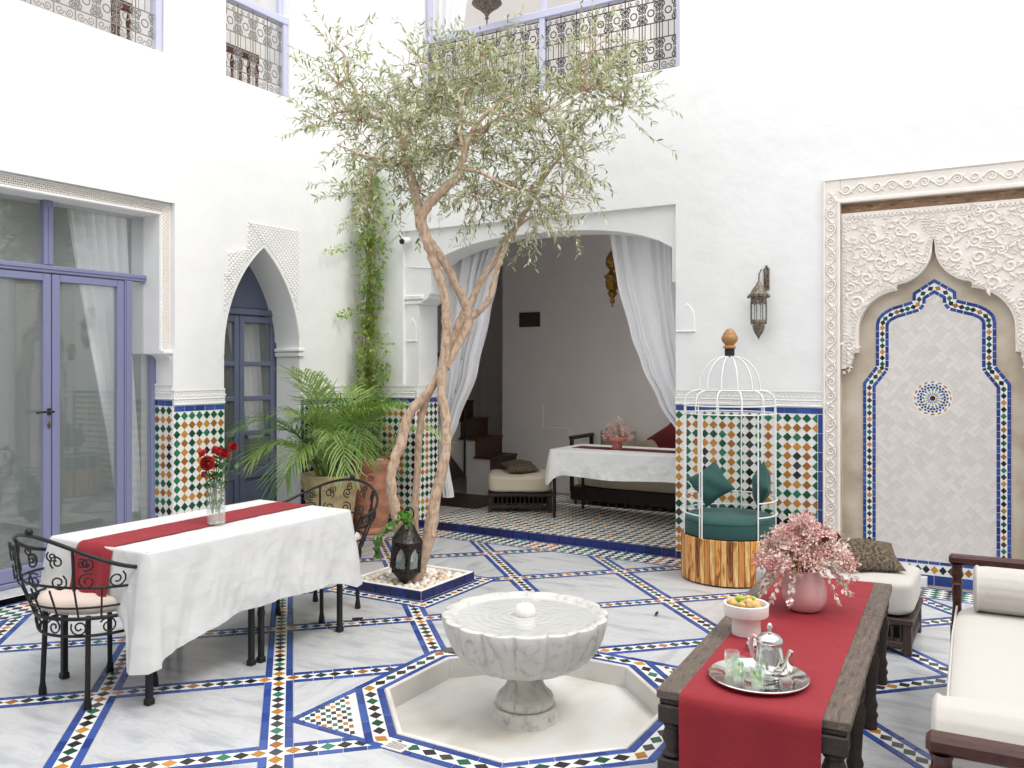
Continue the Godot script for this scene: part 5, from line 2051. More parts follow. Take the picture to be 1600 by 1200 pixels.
func build_laid_table() -> void:
	iron_table("near black iron table under the left white tablecloth", -4.25, -3.525, -3.27, -2.60, 0.722)
	iron_table("far black iron table under the left white tablecloth", -4.23, -3.515, -3.95, -3.285, 0.722)
	tablecloth("white cloth hanging low over the left dining table", -4.265, -3.497, -3.972, -2.575, 0.733, func(p: Vector3, near: float, k: int) -> float:
		var t := (p.z + 3.975) / 1.395
		if k == 1 or (k == 0 and p.x > -3.6) or (k == 2 and p.x > -3.58):
			var dz := -2.575 - p.z
			var h := 0.235 + 0.09 * minf(1.0, dz / 0.55) + 0.015 * t - 0.065 * exp(-dz * 9.0)
			return 0.72 - h + (0.05 * near * near if p.z < -3.8 else 0.0)
		var to := 0.0
		if k == 2 and p.x > -3.8:
			to = 0.26 * pow(near, 4.0)
		return 0.29 + to + 0.05 * near * near + 0.015 * sin(p.x * 21.0), M.linen, 0.075)
	runner("red runner along the left dining table, hanging over its near end", Transform3D(Basis(Vector3.UP, PI + 0.055), V(-3.868, 0.7385, -2.572)), 0.265, 1.39, 0.25, 0.05, M.red_cloth, 0.020, 0.16)
	make_chair("black scrolled iron chair with a pale cushion at the near end of the left table", V(-3.93, 0, -2.62), 0.0)
	make_chair("black scrolled iron chair at the far end of the left table, before the palms", V(-3.95, 0, -4.18), PI + 0.05)
	# bottle of roses
	var at := V(-3.775, 0.741, -3.205)
	var root := thing("glass_bottle", "clear glass bottle vase on the red runner holding roses", "vase", at)
	var b := MB.new()
	var prof := poly([0.0, 0.004, 0.047, 0.004, 0.050, 0.012, 0.048, 0.08, 0.0475, 0.14, 0.049, 0.165, 0.042, 0.19, 0.029, 0.203, 0.0275, 0.232, 0.031, 0.238])
	b.lathe(prof, 32)
	part(root, "bottle", b, M.thin_glass)
	b = MB.new()
	b.lathe(poly([0.0, 0.008, 0.043, 0.008, 0.043, 0.085, 0.0, 0.085]), 24)
	part(root, "water", b, M.thin_glass)
	rng.seed = 14
	var k := 0
	for w in [[328, 722, 0.040, "largest open red rose, facing forward low in the bottle's bunch"], [319, 707, 0.028, "red rose at the upper left of the bunch"], [335, 704, 0.031, "red rose top centre of the bunch, left of two side by side"], [344.5, 706, 0.029, "red rose right of the top centre one in the bunch"], [353.5, 706.5, 0.030, "red rose at the right of the bunch, under the highest bud"], [362.5, 698, 0.025, "small red rose highest and farthest right in the bunch"], [319, 741, 0.022, "small red rose lowest at the left of the bunch"]]:
		var px: float = (w[0] - 338.0) * 0.00348
		var py: float = 1.6 - (w[1] - 572.0) * 4.68 / 1345.0
		var p := at + V(0.86 * px, 0, -0.51 * px) + V(0.51, 0, 0.86) * (0.045 if k == 0 else 0.03 * sin(k * 2.1))
		p.y = py
		rose(w[3], p, w[2], (V(0.51, 0.25, 0.86) if k == 0 else V(0.3 * px * 60.0, 0.9, 0.5)), at + V(0.02 * sin(k * 2.0), 0.06, 0.02 * cos(k * 2.0)))
		k += 1
	b = MB.new()
	for i in 90:
		var q := at + V(rng.randfn(0, 0.022), rng.randf_range(0.08, 0.36), rng.randfn(0, 0.022))
		if q.y - at.y > 0.27:
			q += V(rng.randfn(0, 0.025), 0, rng.randfn(0, 0.025))
		var d := V(rng.randfn(), rng.randfn() * 0.6, rng.randfn()).normalized()
		var s := d.cross(Vector3.UP).normalized() * 0.014
		if q.y - at.y < 0.26:
			d *= 0.5
			s *= 0.6
		b.flat(q, q + d * 0.022 + s, q + d * 0.05, Vector3.UP)
		b.flat(q, q + d * 0.05, q + d * 0.022 - s, Vector3.UP)
	tag(part(self, "rose_foliage", b, M.rose_leaf), "green rose leaves crowding the clear bottle's neck", "leaves")


# ---------------------------------------------------------------- the low carved table and the tea things
func turned_leg(h: float, r: float) -> MB:
	var b := MB.new()
	b.lathe(poly([0.0, 0.0, r * 0.85, 0.0, r * 0.9, 0.05 * h, r * 0.8, 0.10 * h, r * 1.0, 0.14 * h, r * 0.75, 0.18 * h, r * 0.95, 0.24 * h, r * 0.7, 0.30 * h, r * 0.85, 0.5 * h, r * 1.15, 0.68 * h, r * 0.8, 0.77 * h, r * 1.05, 0.81 * h, r * 0.8, 0.85 * h]), 16)
	b.box2(V(-r * 1.05, 0.85 * h, -r * 1.05), V(r * 1.05, h, r * 1.05), 0.003)
	return b


func build_low_table() -> void:
	var x0 := -1.117
	var x1 := -0.527
	var z0 := -4.70
	var z1 := -2.79
	var root := thing("low_carved_table", "long low dark carved wooden table in front on the right", "table", V((x0 + x1) / 2, 0, (z0 + z1) / 2))
	var n := 3
	var len := (z1 - z0) / n
	for k in n:
		var b := MB.new()
		b.box2(V(x0 - 0.015, 0.468, z0 + k * len + 0.002), V(x0 + 0.105, 0.5, z0 + (k + 1) * len - 0.002), 0.004)
		b.box2(V(x1 - 0.105, 0.468, z0 + k * len + 0.002), V(x1 + 0.015, 0.5, z0 + (k + 1) * len - 0.002), 0.004)
		b.box2(V(x0 + 0.106, 0.470, z0 + k * len + 0.002), V(x1 - 0.106, 0.499, z0 + (k + 1) * len - 0.002), 0.004)
		partw(root, "top_plank", b, M.worn_wood)
		b = MB.new()
		b.box2(V(x0 - 0.005, 0.452, z0 + k * len + 0.004), V(x1 + 0.005, 0.468, z0 + (k + 1) * len - 0.004), 0.004)
		partw(root, "under_moulding", b, M.carved_wood)
	for s in [[x0 + 0.012, -1.0], [x1 - 0.012, 1.0]]:
		var t := Transform3D(Basis(V(0, 0, -s[1]), Vector3.UP, V(s[1], 0, 0)), V(s[0], 0, z1 if s[1] > 0 else z0))
		for k in n:
			var b := MB.new()
			# arched apron between the legs
			var a := PackedVector2Array([Vector2(k * len + 0.03, 0.451), Vector2(k * len + 0.03, 0.345)])
			for i in 9:
				a.append(Vector2(k * len + 0.06 + (len - 0.12) * i / 8.0, 0.345 + 0.045 * sin(PI * i / 8.0)))
			a.append(Vector2((k + 1) * len - 0.03, 0.345))
			a.append(Vector2((k + 1) * len - 0.03, 0.451))
			b.prism(a, t, -0.022, 0.0, 0.003, true)
			partw(root, "apron", b, M.carved_wood)
			b = MB.new()
			for i in 22:
				var c := Vector2(k * len + 0.05 + (len - 0.10) * (i + 0.5) / 22.0, 0.42)
				b.prism(diamond(c, Vector2(1, 0.8).normalized(), 0.019, 0.006), t, -0.001, 0.009, 0.003)
				b.prism(diamond(c + Vector2(0, -0.02), Vector2(1, -0.8).normalized(), 0.015, 0.006), t, -0.001, 0.008, 0.003)
				b.tube(on_plane(spiral(c + Vector2(0.005, 0.008), 0.009, i * 1.0, 1.0, 6), t), 0.003, 4)
			partw(root, "apron_carving", b, M.carved_wood, "stuff")
	for k in n + 1:
		for x in [x0 + 0.035, x1 - 0.035]:
			var z := z0 + k * len + (0.035 if k == 0 else (-0.035 if k == n else 0.0))
			if k == n:
				# the near legs: a turned neck over a square post
				var b := MB.new()
				b.box2(V(x - 0.042, 0.392, z - 0.042), V(x + 0.042, 0.451, z + 0.042), 0.004)
				b.lathe(poly([0.03, 0.272, 0.038, 0.28, 0.03, 0.29, 0.026, 0.30, 0.040, 0.335, 0.028, 0.368, 0.036, 0.378, 0.03, 0.392]), 18, V(x, 0, z))
				b.box2(V(x - 0.044, 0.0, z - 0.044), V(x + 0.044, 0.27, z + 0.044), 0.005)
				partw(root, "leg", b, M.carved_wood)
			else:
				part(root, "leg", turned_leg(0.451, 0.034), M.carved_wood, Transform3D(Basis(), V(x, 0, z) - root.position))
	# end apron behind the runner
	var e := MB.new()
	e.box2(V(x0 + 0.08, 0.36, z1 - 0.05), V(x1 - 0.08, 0.451, z1 - 0.03), 0.003)
	e.box2(V(x0 + 0.08, 0.36, z0 + 0.03), V(x1 - 0.08, 0.451, z0 + 0.05), 0.003)
	partw(root, "end_apron", e, M.carved_wood)
	root.rotation.y = 0.058
	runner("broad red runner on the low carved table, falling over its near end", Transform3D(Basis(Vector3.UP, PI + 0.058), V(-0.765, 0.5022, z1 + 0.004)), 0.455, 1.90, 0.46, 0.02, M.red_cloth, 0.014)
	# the tray
	root = thing("tray", "round engraved silver tray on the red runner", "tray", V(-0.795, 0.5045, -3.025))
	var b := MB.new()
	b.lathe(poly([0.0, 0.004, 0.112, 0.004, 0.118, 0.006, 0.122, 0.012, 0.165, 0.0165, 0.168, 0.019, 0.171, 0.017, 0.170, 0.013, 0.125, 0.008, 0.118, 0.0, 0.0, 0.0]), 72)
	part(root, "dish", b, M.silver)
	b = MB.new()
	for k in 36:
		var a := TAU * k / 36
		b.prism(diamond(Vector2.from_angle(a) * 0.066, Vector2.from_angle(a + 0.7), 0.007, 0.0025), FLOOR, 0.004, 0.0047, 0.0)
		b.prism(diamond(Vector2.from_angle(a + 0.08) * 0.056, Vector2.from_angle(a - 0.7), 0.006, 0.002), FLOOR, 0.004, 0.0047, 0.0)
	part(root, "engraving", b, M.tin, Transform3D(), "stuff")
	# the pot
	root = thing("teapot", "silver teapot with a domed lid on the tray", "teapot", V(-0.765, 0.5095, -3.06))
	root.rotation.y = -0.35
	b = MB.new()
	b.lathe(poly([0.0, 0.0, 0.036, 0.0, 0.038, 0.006, 0.034, 0.012, 0.046, 0.025, 0.0525, 0.045, 0.0525, 0.06, 0.047, 0.085, 0.0445, 0.105, 0.0435, 0.122, 0.045, 0.126, 0.0, 0.126]), 40)
	var body := part(root, "body", b, M.silver)
	b = MB.new()
	b.lathe(poly([0.046, 0.126, 0.046, 0.129, 0.042, 0.138, 0.03, 0.149, 0.014, 0.155, 0.005, 0.157, 0.004, 0.162, 0.009, 0.168, 0.0105, 0.175, 0.008, 0.184, 0.003, 0.189, 0.0, 0.19]), 36)
	part(root, "lid", b, M.silver)
	b = MB.new()
	b.tube(smooth(path([0.034, 0.04, 0, 0.062, 0.046, 0, 0.074, 0.068, 0, 0.079, 0.095, 0, 0.085, 0.112, 0]), 6), ramp([0.033, 0.027, 0.017, 0.010, 0.0085], 25), 16)
	part(body, "spout", b, M.silver)
	b = MB.new()
	b.tube(smooth(path([-0.04, 0.115, 0, -0.066, 0.128, 0, -0.078, 0.10, 0, -0.070, 0.06, 0, -0.05, 0.04, 0]), 6), ramp([0.006, 0.008, 0.008, 0.006], 25), 10)
	part(body, "handle", b, M.pink_ceramic)
	# glasses of mint tea
	for w in [[-0.885, -3.015, "mint tea glass at the back left of the tray"], [-0.843, -2.958, "mint tea glass between the other two on the tray"], [-0.772, -2.925, "mint tea glass nearest the front of the tray"]]:
		root = thing("tea_glass", w[2], "glass", V(w[0], 0.509, w[1]), "mint tea glasses")
		b = MB.new()
		b.lathe(poly([0.0, 0.003, 0.017, 0.003, 0.019, 0.0, 0.021, 0.004, 0.0225, 0.035, 0.027, 0.048, 0.0265, 0.052, 0.0275, 0.082, 0.0265, 0.083, 0.0255, 0.052, 0.021, 0.034, 0.019, 0.010, 0.0, 0.009]), 28)
		part(root, "glass", b, M.thin_glass)
		b = MB.new()
		b.lathe(poly([0.0, 0.010, 0.0185, 0.010, 0.0205, 0.034, 0.024, 0.048, 0.0, 0.048]), 20)
		part(root, "tea", b, M.tea)
		b = MB.new()
		for k in 9:
			var q := V(rng.randfn(0, 0.007), rng.randf_range(0.014, 0.05), rng.randfn(0, 0.007))
			var d := V(rng.randfn() * 0.5, 1.0 + rng.randf(), rng.randfn() * 0.5).normalized()
			var s := d.cross(V(rng.randfn(), 0, rng.randfn())).normalized() * 0.0065
			b.flat(q, q + d * 0.012 + s, q + d * 0.026, Vector3.UP)
			b.flat(q, q + d * 0.026, q + d * 0.012 - s, Vector3.UP)
		part(root, "mint_leaf", b, M.mint)
	# footed bowl of biscuits
	root = thing("footed_bowl", "white footed bowl heaped with biscuits and lime on the runner", "bowl", V(-0.975, 0.504, -3.52))
	b = MB.new()
	b.lathe(poly([0.0, 0.0, 0.056, 0.0, 0.058, 0.004, 0.056, 0.066, 0.058, 0.074, 0.086, 0.078, 0.089, 0.082, 0.09, 0.126, 0.086, 0.129, 0.081, 0.126, 0.08, 0.098, 0.0, 0.096]), 48)
	part(root, "bowl", b, M.white_ceramic)
	rng.seed = 31
	for k in 26:
		b = MB.new()
		var r := rng.randf_range(0.016, 0.026)
		b.ball(Vector3.ZERO, V(r, r * 0.55, r * 0.8), 10, 6)
		var a := rng.randf() * TAU
		var d := 0.064 * sqrt(rng.randf())
		part(root, "biscuit" if k % 7 else "lime_slice", b, M.biscuit if k % 7 else M.lime_leaf, Transform3D(Basis.from_euler(V(rng.randfn(0, 0.5), rng.randf() * TAU, rng.randfn(0, 0.5))), V(cos(a) * d, 0.118 + 0.028 * (1.0 - d / 0.065) + rng.randf() * 0.008, sin(a) * d)))
	root = thing("small_pot", "small dark patterned pot behind the teapot handle", "pot", V(-0.90, 0.504, -3.335))
	b = MB.new()
	b.lathe(poly([0.0, 0.0, 0.012, 0.0, 0.021, 0.014, 0.022, 0.024, 0.015, 0.036, 0.017, 0.042, 0.013, 0.042, 0.0, 0.03]), 20)
	part(root, "body", b, M.white_ceramic)
	b = MB.new()
	for k in 8:
		b.ball(V(cos(k * TAU / 8) * 0.0215, 0.018, sin(k * TAU / 8) * 0.0215), Vector3.ONE * 0.005, 6, 4)
	part(root, "painted_dots", b, M.black_matt, Transform3D(), "stuff")
	# vase of dried flowers
	var at := V(-0.845, 0.504, -4.0)
	root = thing("pink_vase", "rounded pink ceramic vase on the red runner", "vase", at)
	b = MB.new()
	b.lathe(poly([0.0, 0.0, 0.055, 0.0, 0.075, 0.012, 0.092, 0.045, 0.097, 0.08, 0.092, 0.115, 0.078, 0.15, 0.064, 0.172, 0.06, 0.182, 0.055, 0.182, 0.056, 0.17, 0.0, 0.15]), 48)
	part(root, "body", b, M.pink_ceramic)
	bouquet(thing("dried_bouquet", "bushy bunch of dried pink and cream flowers in the pink vase", "flowers", at), V(0, 0.17, 0), 0.19, 0.25, 61, true)


func bouquet(root: Node3D, base: Vector3, spread: float, tall: float, sd: int, drape: bool) -> void:
	rng.seed = sd
	var petal := MB.new()
	petal.grid(2, 2, func(u: float, v: float) -> Vector3: return V((u - 0.5) * (0.25 + 0.9 * sin(PI * minf(1.0, v * 0.8 + 0.1))), v, 0.25 * v * v + 0.25 * absf(u - 0.5)))
	var pm := petal.mesh()
	var xf := []
	var col := []
	var pinks := [Color(0.86, 0.64, 0.63), Color(0.91, 0.78, 0.75), Color(0.94, 0.86, 0.83), Color(0.76, 0.48, 0.49), Color(0.91, 0.82, 0.79), Color(0.96, 0.93, 0.89)]
	var stems := MB.new()
	var many_stems := 230 if drape else 50
	for s in many_stems:
		var a := rng.randf() * TAU
		var out := sqrt(rng.randf()) * 1.08
		var end := base + V(cos(a) * spread * out, tall * (1.0 - 0.72 * out * out) * rng.randf_range(0.5, 1.05), sin(a) * spread * out)
		if drape and s % 13 == 0:
			end = base + V(cos(a) * spread * 1.05, -0.06 - 0.07 * rng.randf(), sin(a) * spread * 1.05)
		var mid := base + (end - base) * 0.55 + V(0, 0.06 + 0.03 * out, 0)
		var p := smooth(PackedVector3Array([base - V(0, 0.08, 0) * 0.5, mid, end]), 6)
		stems.tube(p, 0.0011, 4, false)
		var kind: int = [0, 2, 1, 0, 2, 3, 0][rng.randi() % 7]
		var c: Color = pinks[rng.randi() % 6]
		if end.y < base.y:
			kind = 3
			c = pinks[5]
		var m := 46 if kind == 0 else (38 if kind == 1 else (60 if kind == 2 else 22))
		for k in m:
			var t := rng.randf_range(0.45, 1.0)
			var i := mini(int(t * (p.size() - 1)), p.size() - 2)
			var q := p[i].lerp(p[i + 1], t * (p.size() - 1) - i)
			var dir := (p[i + 1] - p[i]).normalized()
			var d := (dir * 0.7 + Vector3(rng.randfn(), rng.randfn(), rng.randfn()) * 0.6).normalized()
			var size := 0.02
			match kind:
				0:   # loose clusters of small blossom
					q += Vector3(rng.randfn(), rng.randfn(), rng.randfn()) * 0.012
					size = rng.randf_range(0.006, 0.012)
				1:   # plumes
					d = (dir * 1.3 + Vector3(rng.randfn(), rng.randfn(), rng.randfn()) * 0.35).normalized()
					size = rng.randf_range(0.010, 0.020)
				2:   # heads
					q = end + Vector3(rng.randfn(), rng.randfn(), rng.randfn()) * 0.014
					d = (q - end + dir * 0.01).normalized()
					size = rng.randf_range(0.007, 0.014)
				3:   # flat leaves in pairs
					d = (dir + Vector3(rng.randfn(), rng.randfn(), rng.randfn()) * 0.5).normalized()
					size = rng.randf_range(0.014, 0.024)
			var x := d.cross(Vector3(rng.randfn(), rng.randfn(), rng.randfn())).normalized()
			var w := 0.35 if kind == 1 else 0.7
			xf.append(Transform3D(Basis(x * size * w, d * size, x.cross(d) * size), q))
			var cc := c.lerp(pinks[rng.randi() % 6], 0.3)
			col.append(cc.srgb_to_linear())
	part(root, "stems", stems, M.vine_stem, Transform3D(), "stuff")
	many(root, "petals", pm, M.petal, xf, col)
	for k in (7 if drape else 4):
		# a few dark leaves
		var a := rng.randf() * TAU
		var b := MB.new()
		b.ball(Vector3.ZERO, V(0.018, 0.026, 0.004), 10, 6)
		part(root, "dark_leaf", b, M.dull_red, Transform3D(Basis.from_euler(V(rng.randf() * 2.0, a, 0.6)), base + V(cos(a) * spread * 0.75, tall * rng.randf_range(0.35, 0.7), sin(a) * spread * 0.75)))


func pillow(size: Vector3, m: Callable = func(_d): return 0.0, puff := 0.55) -> MB:
	# a square cushion in the xy plane, pinched at its corners
	var b := MB.new()
	for s in [-1.0, 1.0]:
		b.grid(20, 20, func(u: float, v: float) -> Vector3:
			var p := Vector2(u * 2.0 - 1.0, v * 2.0 - 1.0)
			var e := pow(maxf(0.0, (1.0 - p.x * p.x) * (1.0 - p.y * p.y)), puff)
			var pull := 1.0 - 0.10 * (1.0 - absf(p.x * p.y)) * maxf(absf(p.x), absf(p.y))
			return V(p.x * size.x * 0.5 * pull, p.y * size.y * 0.5 * pull, s * size.z * 0.5 * e + 0.006 * sin(p.x * 5.0 + p.y * 3.0) * e), V(0, 0, s))
	return b


func soft_box(size: Vector3, r: float, sag := 0.0, sd := 1) -> MB:
	# an upholstered block with rounded, slightly uneven faces; stands on y = 0
	var b := MB.new()
	var f := noise(1.6, 3, FastNoiseLite.TYPE_SIMPLEX_SMOOTH, FastNoiseLite.FRACTAL_FBM, 0.0, sd)
	var h := size * 0.5
	b.grid_closed(72, 26, func(u: float, v: float) -> Vector3:
		var a := TAU * u
		var e := PI * (v - 0.5)
		var c := V(_pw(cos(a), 0.25) * _pw(cos(e), 0.25), _pw(sin(e), 0.32), _pw(sin(a), 0.25) * _pw(cos(e), 0.25))
		var p := c * h
		p += p.normalized() * (0.014 * f.get_noise_3dv(p * 3.0)) * (1.0 if sag > 0.0 else 0.3)
		p.y -= sag * (1.0 - minf(1.0, absf(c.x))) * maxf(0.0, c.y)
		return p + V(0, h.y, 0), V(0, h.y, 0))
	return b


func _pw(x: float, e: float) -> float:
	return signf(x) * pow(absf(x), e)


func bolster(len: float, r: float) -> MB:
	# a round cushion along x, from 0 to len
	var b := MB.new()
	var rot := Basis(V(0, -1, 0), V(1, 0, 0), V(0, 0, 1))
	b.lathe(poly([0.0, 0.012, r * 0.5, 0.002, r * 0.88, 0.004, r * 0.96, 0.010, r * 1.0, 0.012, r * 1.03, 0.018, r * 1.0, 0.024, r * 0.97, 0.028, r, 0.06, r * 1.01, len * 0.5, r, len - 0.06, r * 0.97, len - 0.028, r * 1.03, len - 0.018, r * 0.96, len - 0.010, r * 0.88, len - 0.004, 0.0, len - 0.012]), 48, Vector3.ZERO, func(a: float, y: float) -> float: return 1.0 + 0.010 * sin(a * 17.0) * exp(-absf(y - 0.05) * 26.0) + 0.006 * sin(a * 3.0 + y * 9.0), rot)
	return b


func build_seats() -> void:
	# the daybed on the right
	var root := thing("daybed", "cream cushioned daybed with red brown wooden arms at the right edge", "daybed", V(-0.29, 0, -4.85))
	var b := MB.new()
	for z in [-4.87, -2.47]:
		for x in [-0.285, 0.55]:
			var leg := MB.new()
			leg.lathe(poly([0.018, 0.0, 0.026, 0.03, 0.022, 0.12, 0.03, 0.2, 0.03, 0.24]), 14)
			leg.box2(V(-0.03, 0.2, -0.03), V(0.03, 0.30, 0.03), 0.004)
			leg.lathe(poly([0.026, 0.30, 0.020, 0.40, 0.024, 0.47, 0.022, 0.50, 0.030, 0.505, 0.024, 0.515, 0.022, 0.535, 0.031, 0.55, 0.026, 0.565, 0.024, 0.585, 0.032, 0.605]), 16)
			partw(root, "arm_post", _moved(leg, V(x, 0, z)), M.red_wood)
		b = MB.new()
		b.box2(V(-0.322, 0.605, z - 0.032), V(0.60, 0.652, z + 0.032), 0.012)
		partw(root, "arm_rail", b, M.red_wood)
		b = MB.new()
		b.box2(V(-0.29, 0.18, z - 0.02), V(0.56, 0.27, z + 0.02), 0.004)
		partw(root, "end_board", b, M.red_wood)
	b = MB.new()
	b.box2(V(-0.29, 0.16, -4.85), V(-0.25, 0.26, -2.49), 0.005)
	b.box2(V(0.52, 0.16, -4.85), V(0.56, 0.26, -2.49), 0.005)
	b.box2(V(-0.25, 0.2, -4.85), V(0.52, 0.235, -2.49))
	partw(root, "seat_frame", b, M.red_wood)
	part(root, "mattress", soft_box(V(0.92, 0.215, 2.28), 0.05, 0.0, 4), M.cream, Transform3D(Basis(), V(0.16, 0.24, -3.665) - root.position))
	# piping along the mattress's long edge
	b = MB.new()
	for y in [0.263, 0.432]:
		b.tube(path([-0.283, y, -4.70, -0.293, y, -4.2, -0.293, y, -3.2, -0.283, y, -2.62]), 0.005, 6)
	partw(root, "piping", b, M.cream)
	root.rotation.y = 0.044
	var bo := part(self, "bolster", bolster(0.72, 0.105), M.cream, Transform3D(Basis(), V(-0.205, 0.555, -4.60)))
	tag(bo, "cream bolster at the far end of the daybed", "cushion")
	bo.rotation.y = 0.044
	bo = part(self, "bolster", bolster(0.80, 0.11), M.cream, Transform3D(Basis(), V(-0.225, 0.56, -2.70)))
	bo.rotation.y = 0.044
	tag(bo, "cream bolster at the near end of the daybed, against the nearer arm", "cushion")
	# the low bench behind the carved table
	root = thing("low_bench", "cream cushioned low bench on a dark spindled frame, behind the carved table", "bench", V(-0.96, 0, -5.45))
	spindled(root, 0.86, 0.54, 0.205, M.dark_wood)
	part(root, "cushion", soft_box(V(0.88, 0.21, 0.58), 0.05, 0.02, 6), M.cream, Transform3D(Basis(), V(0.0, 0.207, 0.0)))
	var p := part(self, "cushion", pillow(V(0.36, 0.36, 0.15)), M.floral, Transform3D(Basis.from_euler(V(-1.32, 0.35, 0.0)), V(-0.80, 0.475, -5.47)))
	tag(p, "dark flowered cushion on the low bench beside the dried flowers", "cushion")


func _moved(b: MB, by: Vector3) -> MB:
	for i in b.v.size():
		b.v[i] += by
	return b


func spindled(root: Node3D, w: float, d: float, h: float, m: Material) -> void:
	# a low box frame with rows of little spindles
	var b := MB.new()
	for s in [[V(-w / 2 - 0.012, h - 0.035, -d / 2 - 0.012), V(w / 2 + 0.012, h, d / 2 + 0.012)], [V(-w / 2, 0.04, -d / 2), V(w / 2, 0.075, -d / 2 + 0.025)], [V(-w / 2, 0.04, d / 2 - 0.025), V(w / 2, 0.075, d / 2)], [V(-w / 2, 0.04, -d / 2 + 0.0251), V(-w / 2 + 0.025, 0.075, d / 2 - 0.0251)], [V(w / 2 - 0.025, 0.04, -d / 2 + 0.0251), V(w / 2, 0.075, d / 2 - 0.0251)]]:
		b.box2(s[0], s[1], 0.005)
	part(root, "frame", b, m)
	for s in [[-1, -1], [1, -1], [1, 1], [-1, 1]]:
		b = MB.new()
		b.box(V(s[0] * (w / 2 - 0.018), (h - 0.036) / 2, s[1] * (d / 2 - 0.018)), V(0.044, h - 0.036, 0.044), 0.004)
		part(root, "leg", b, m)
	var sp := MB.new()
	sp.lathe(poly([0.007, 0.0, 0.011, 0.012, 0.007, 0.022, 0.010, (h - 0.11) * 0.5, 0.007, h - 0.132, 0.011, h - 0.122, 0.007, h - 0.11]), 8)
	var sm := sp.mesh()
	for s in [[Vector2(-w / 2 + 0.05, d / 2 - 0.013), Vector2(1, 0), w - 0.1], [Vector2(-w / 2 + 0.05, -d / 2 + 0.013), Vector2(1, 0), w - 0.1], [Vector2(w / 2 - 0.013, -d / 2 + 0.05), Vector2(0, 1), d - 0.1], [Vector2(-w / 2 + 0.013, -d / 2 + 0.05), Vector2(0, 1), d - 0.1]]:
		var n := int(s[2] / 0.045)
		for k in n + 1:
			var q: Vector2 = s[0] + s[1] * s[2] * k / n
			part(root, "spindle", sm, m, Transform3D(Basis(), V(q.x, 0.075, q.y)))
	b = MB.new()
	b.box(V(0, 0.09, 0), V(w - 0.06, 0.01, d - 0.06), 0.0)
	part(root, "inner_board", b, M.black_matt)


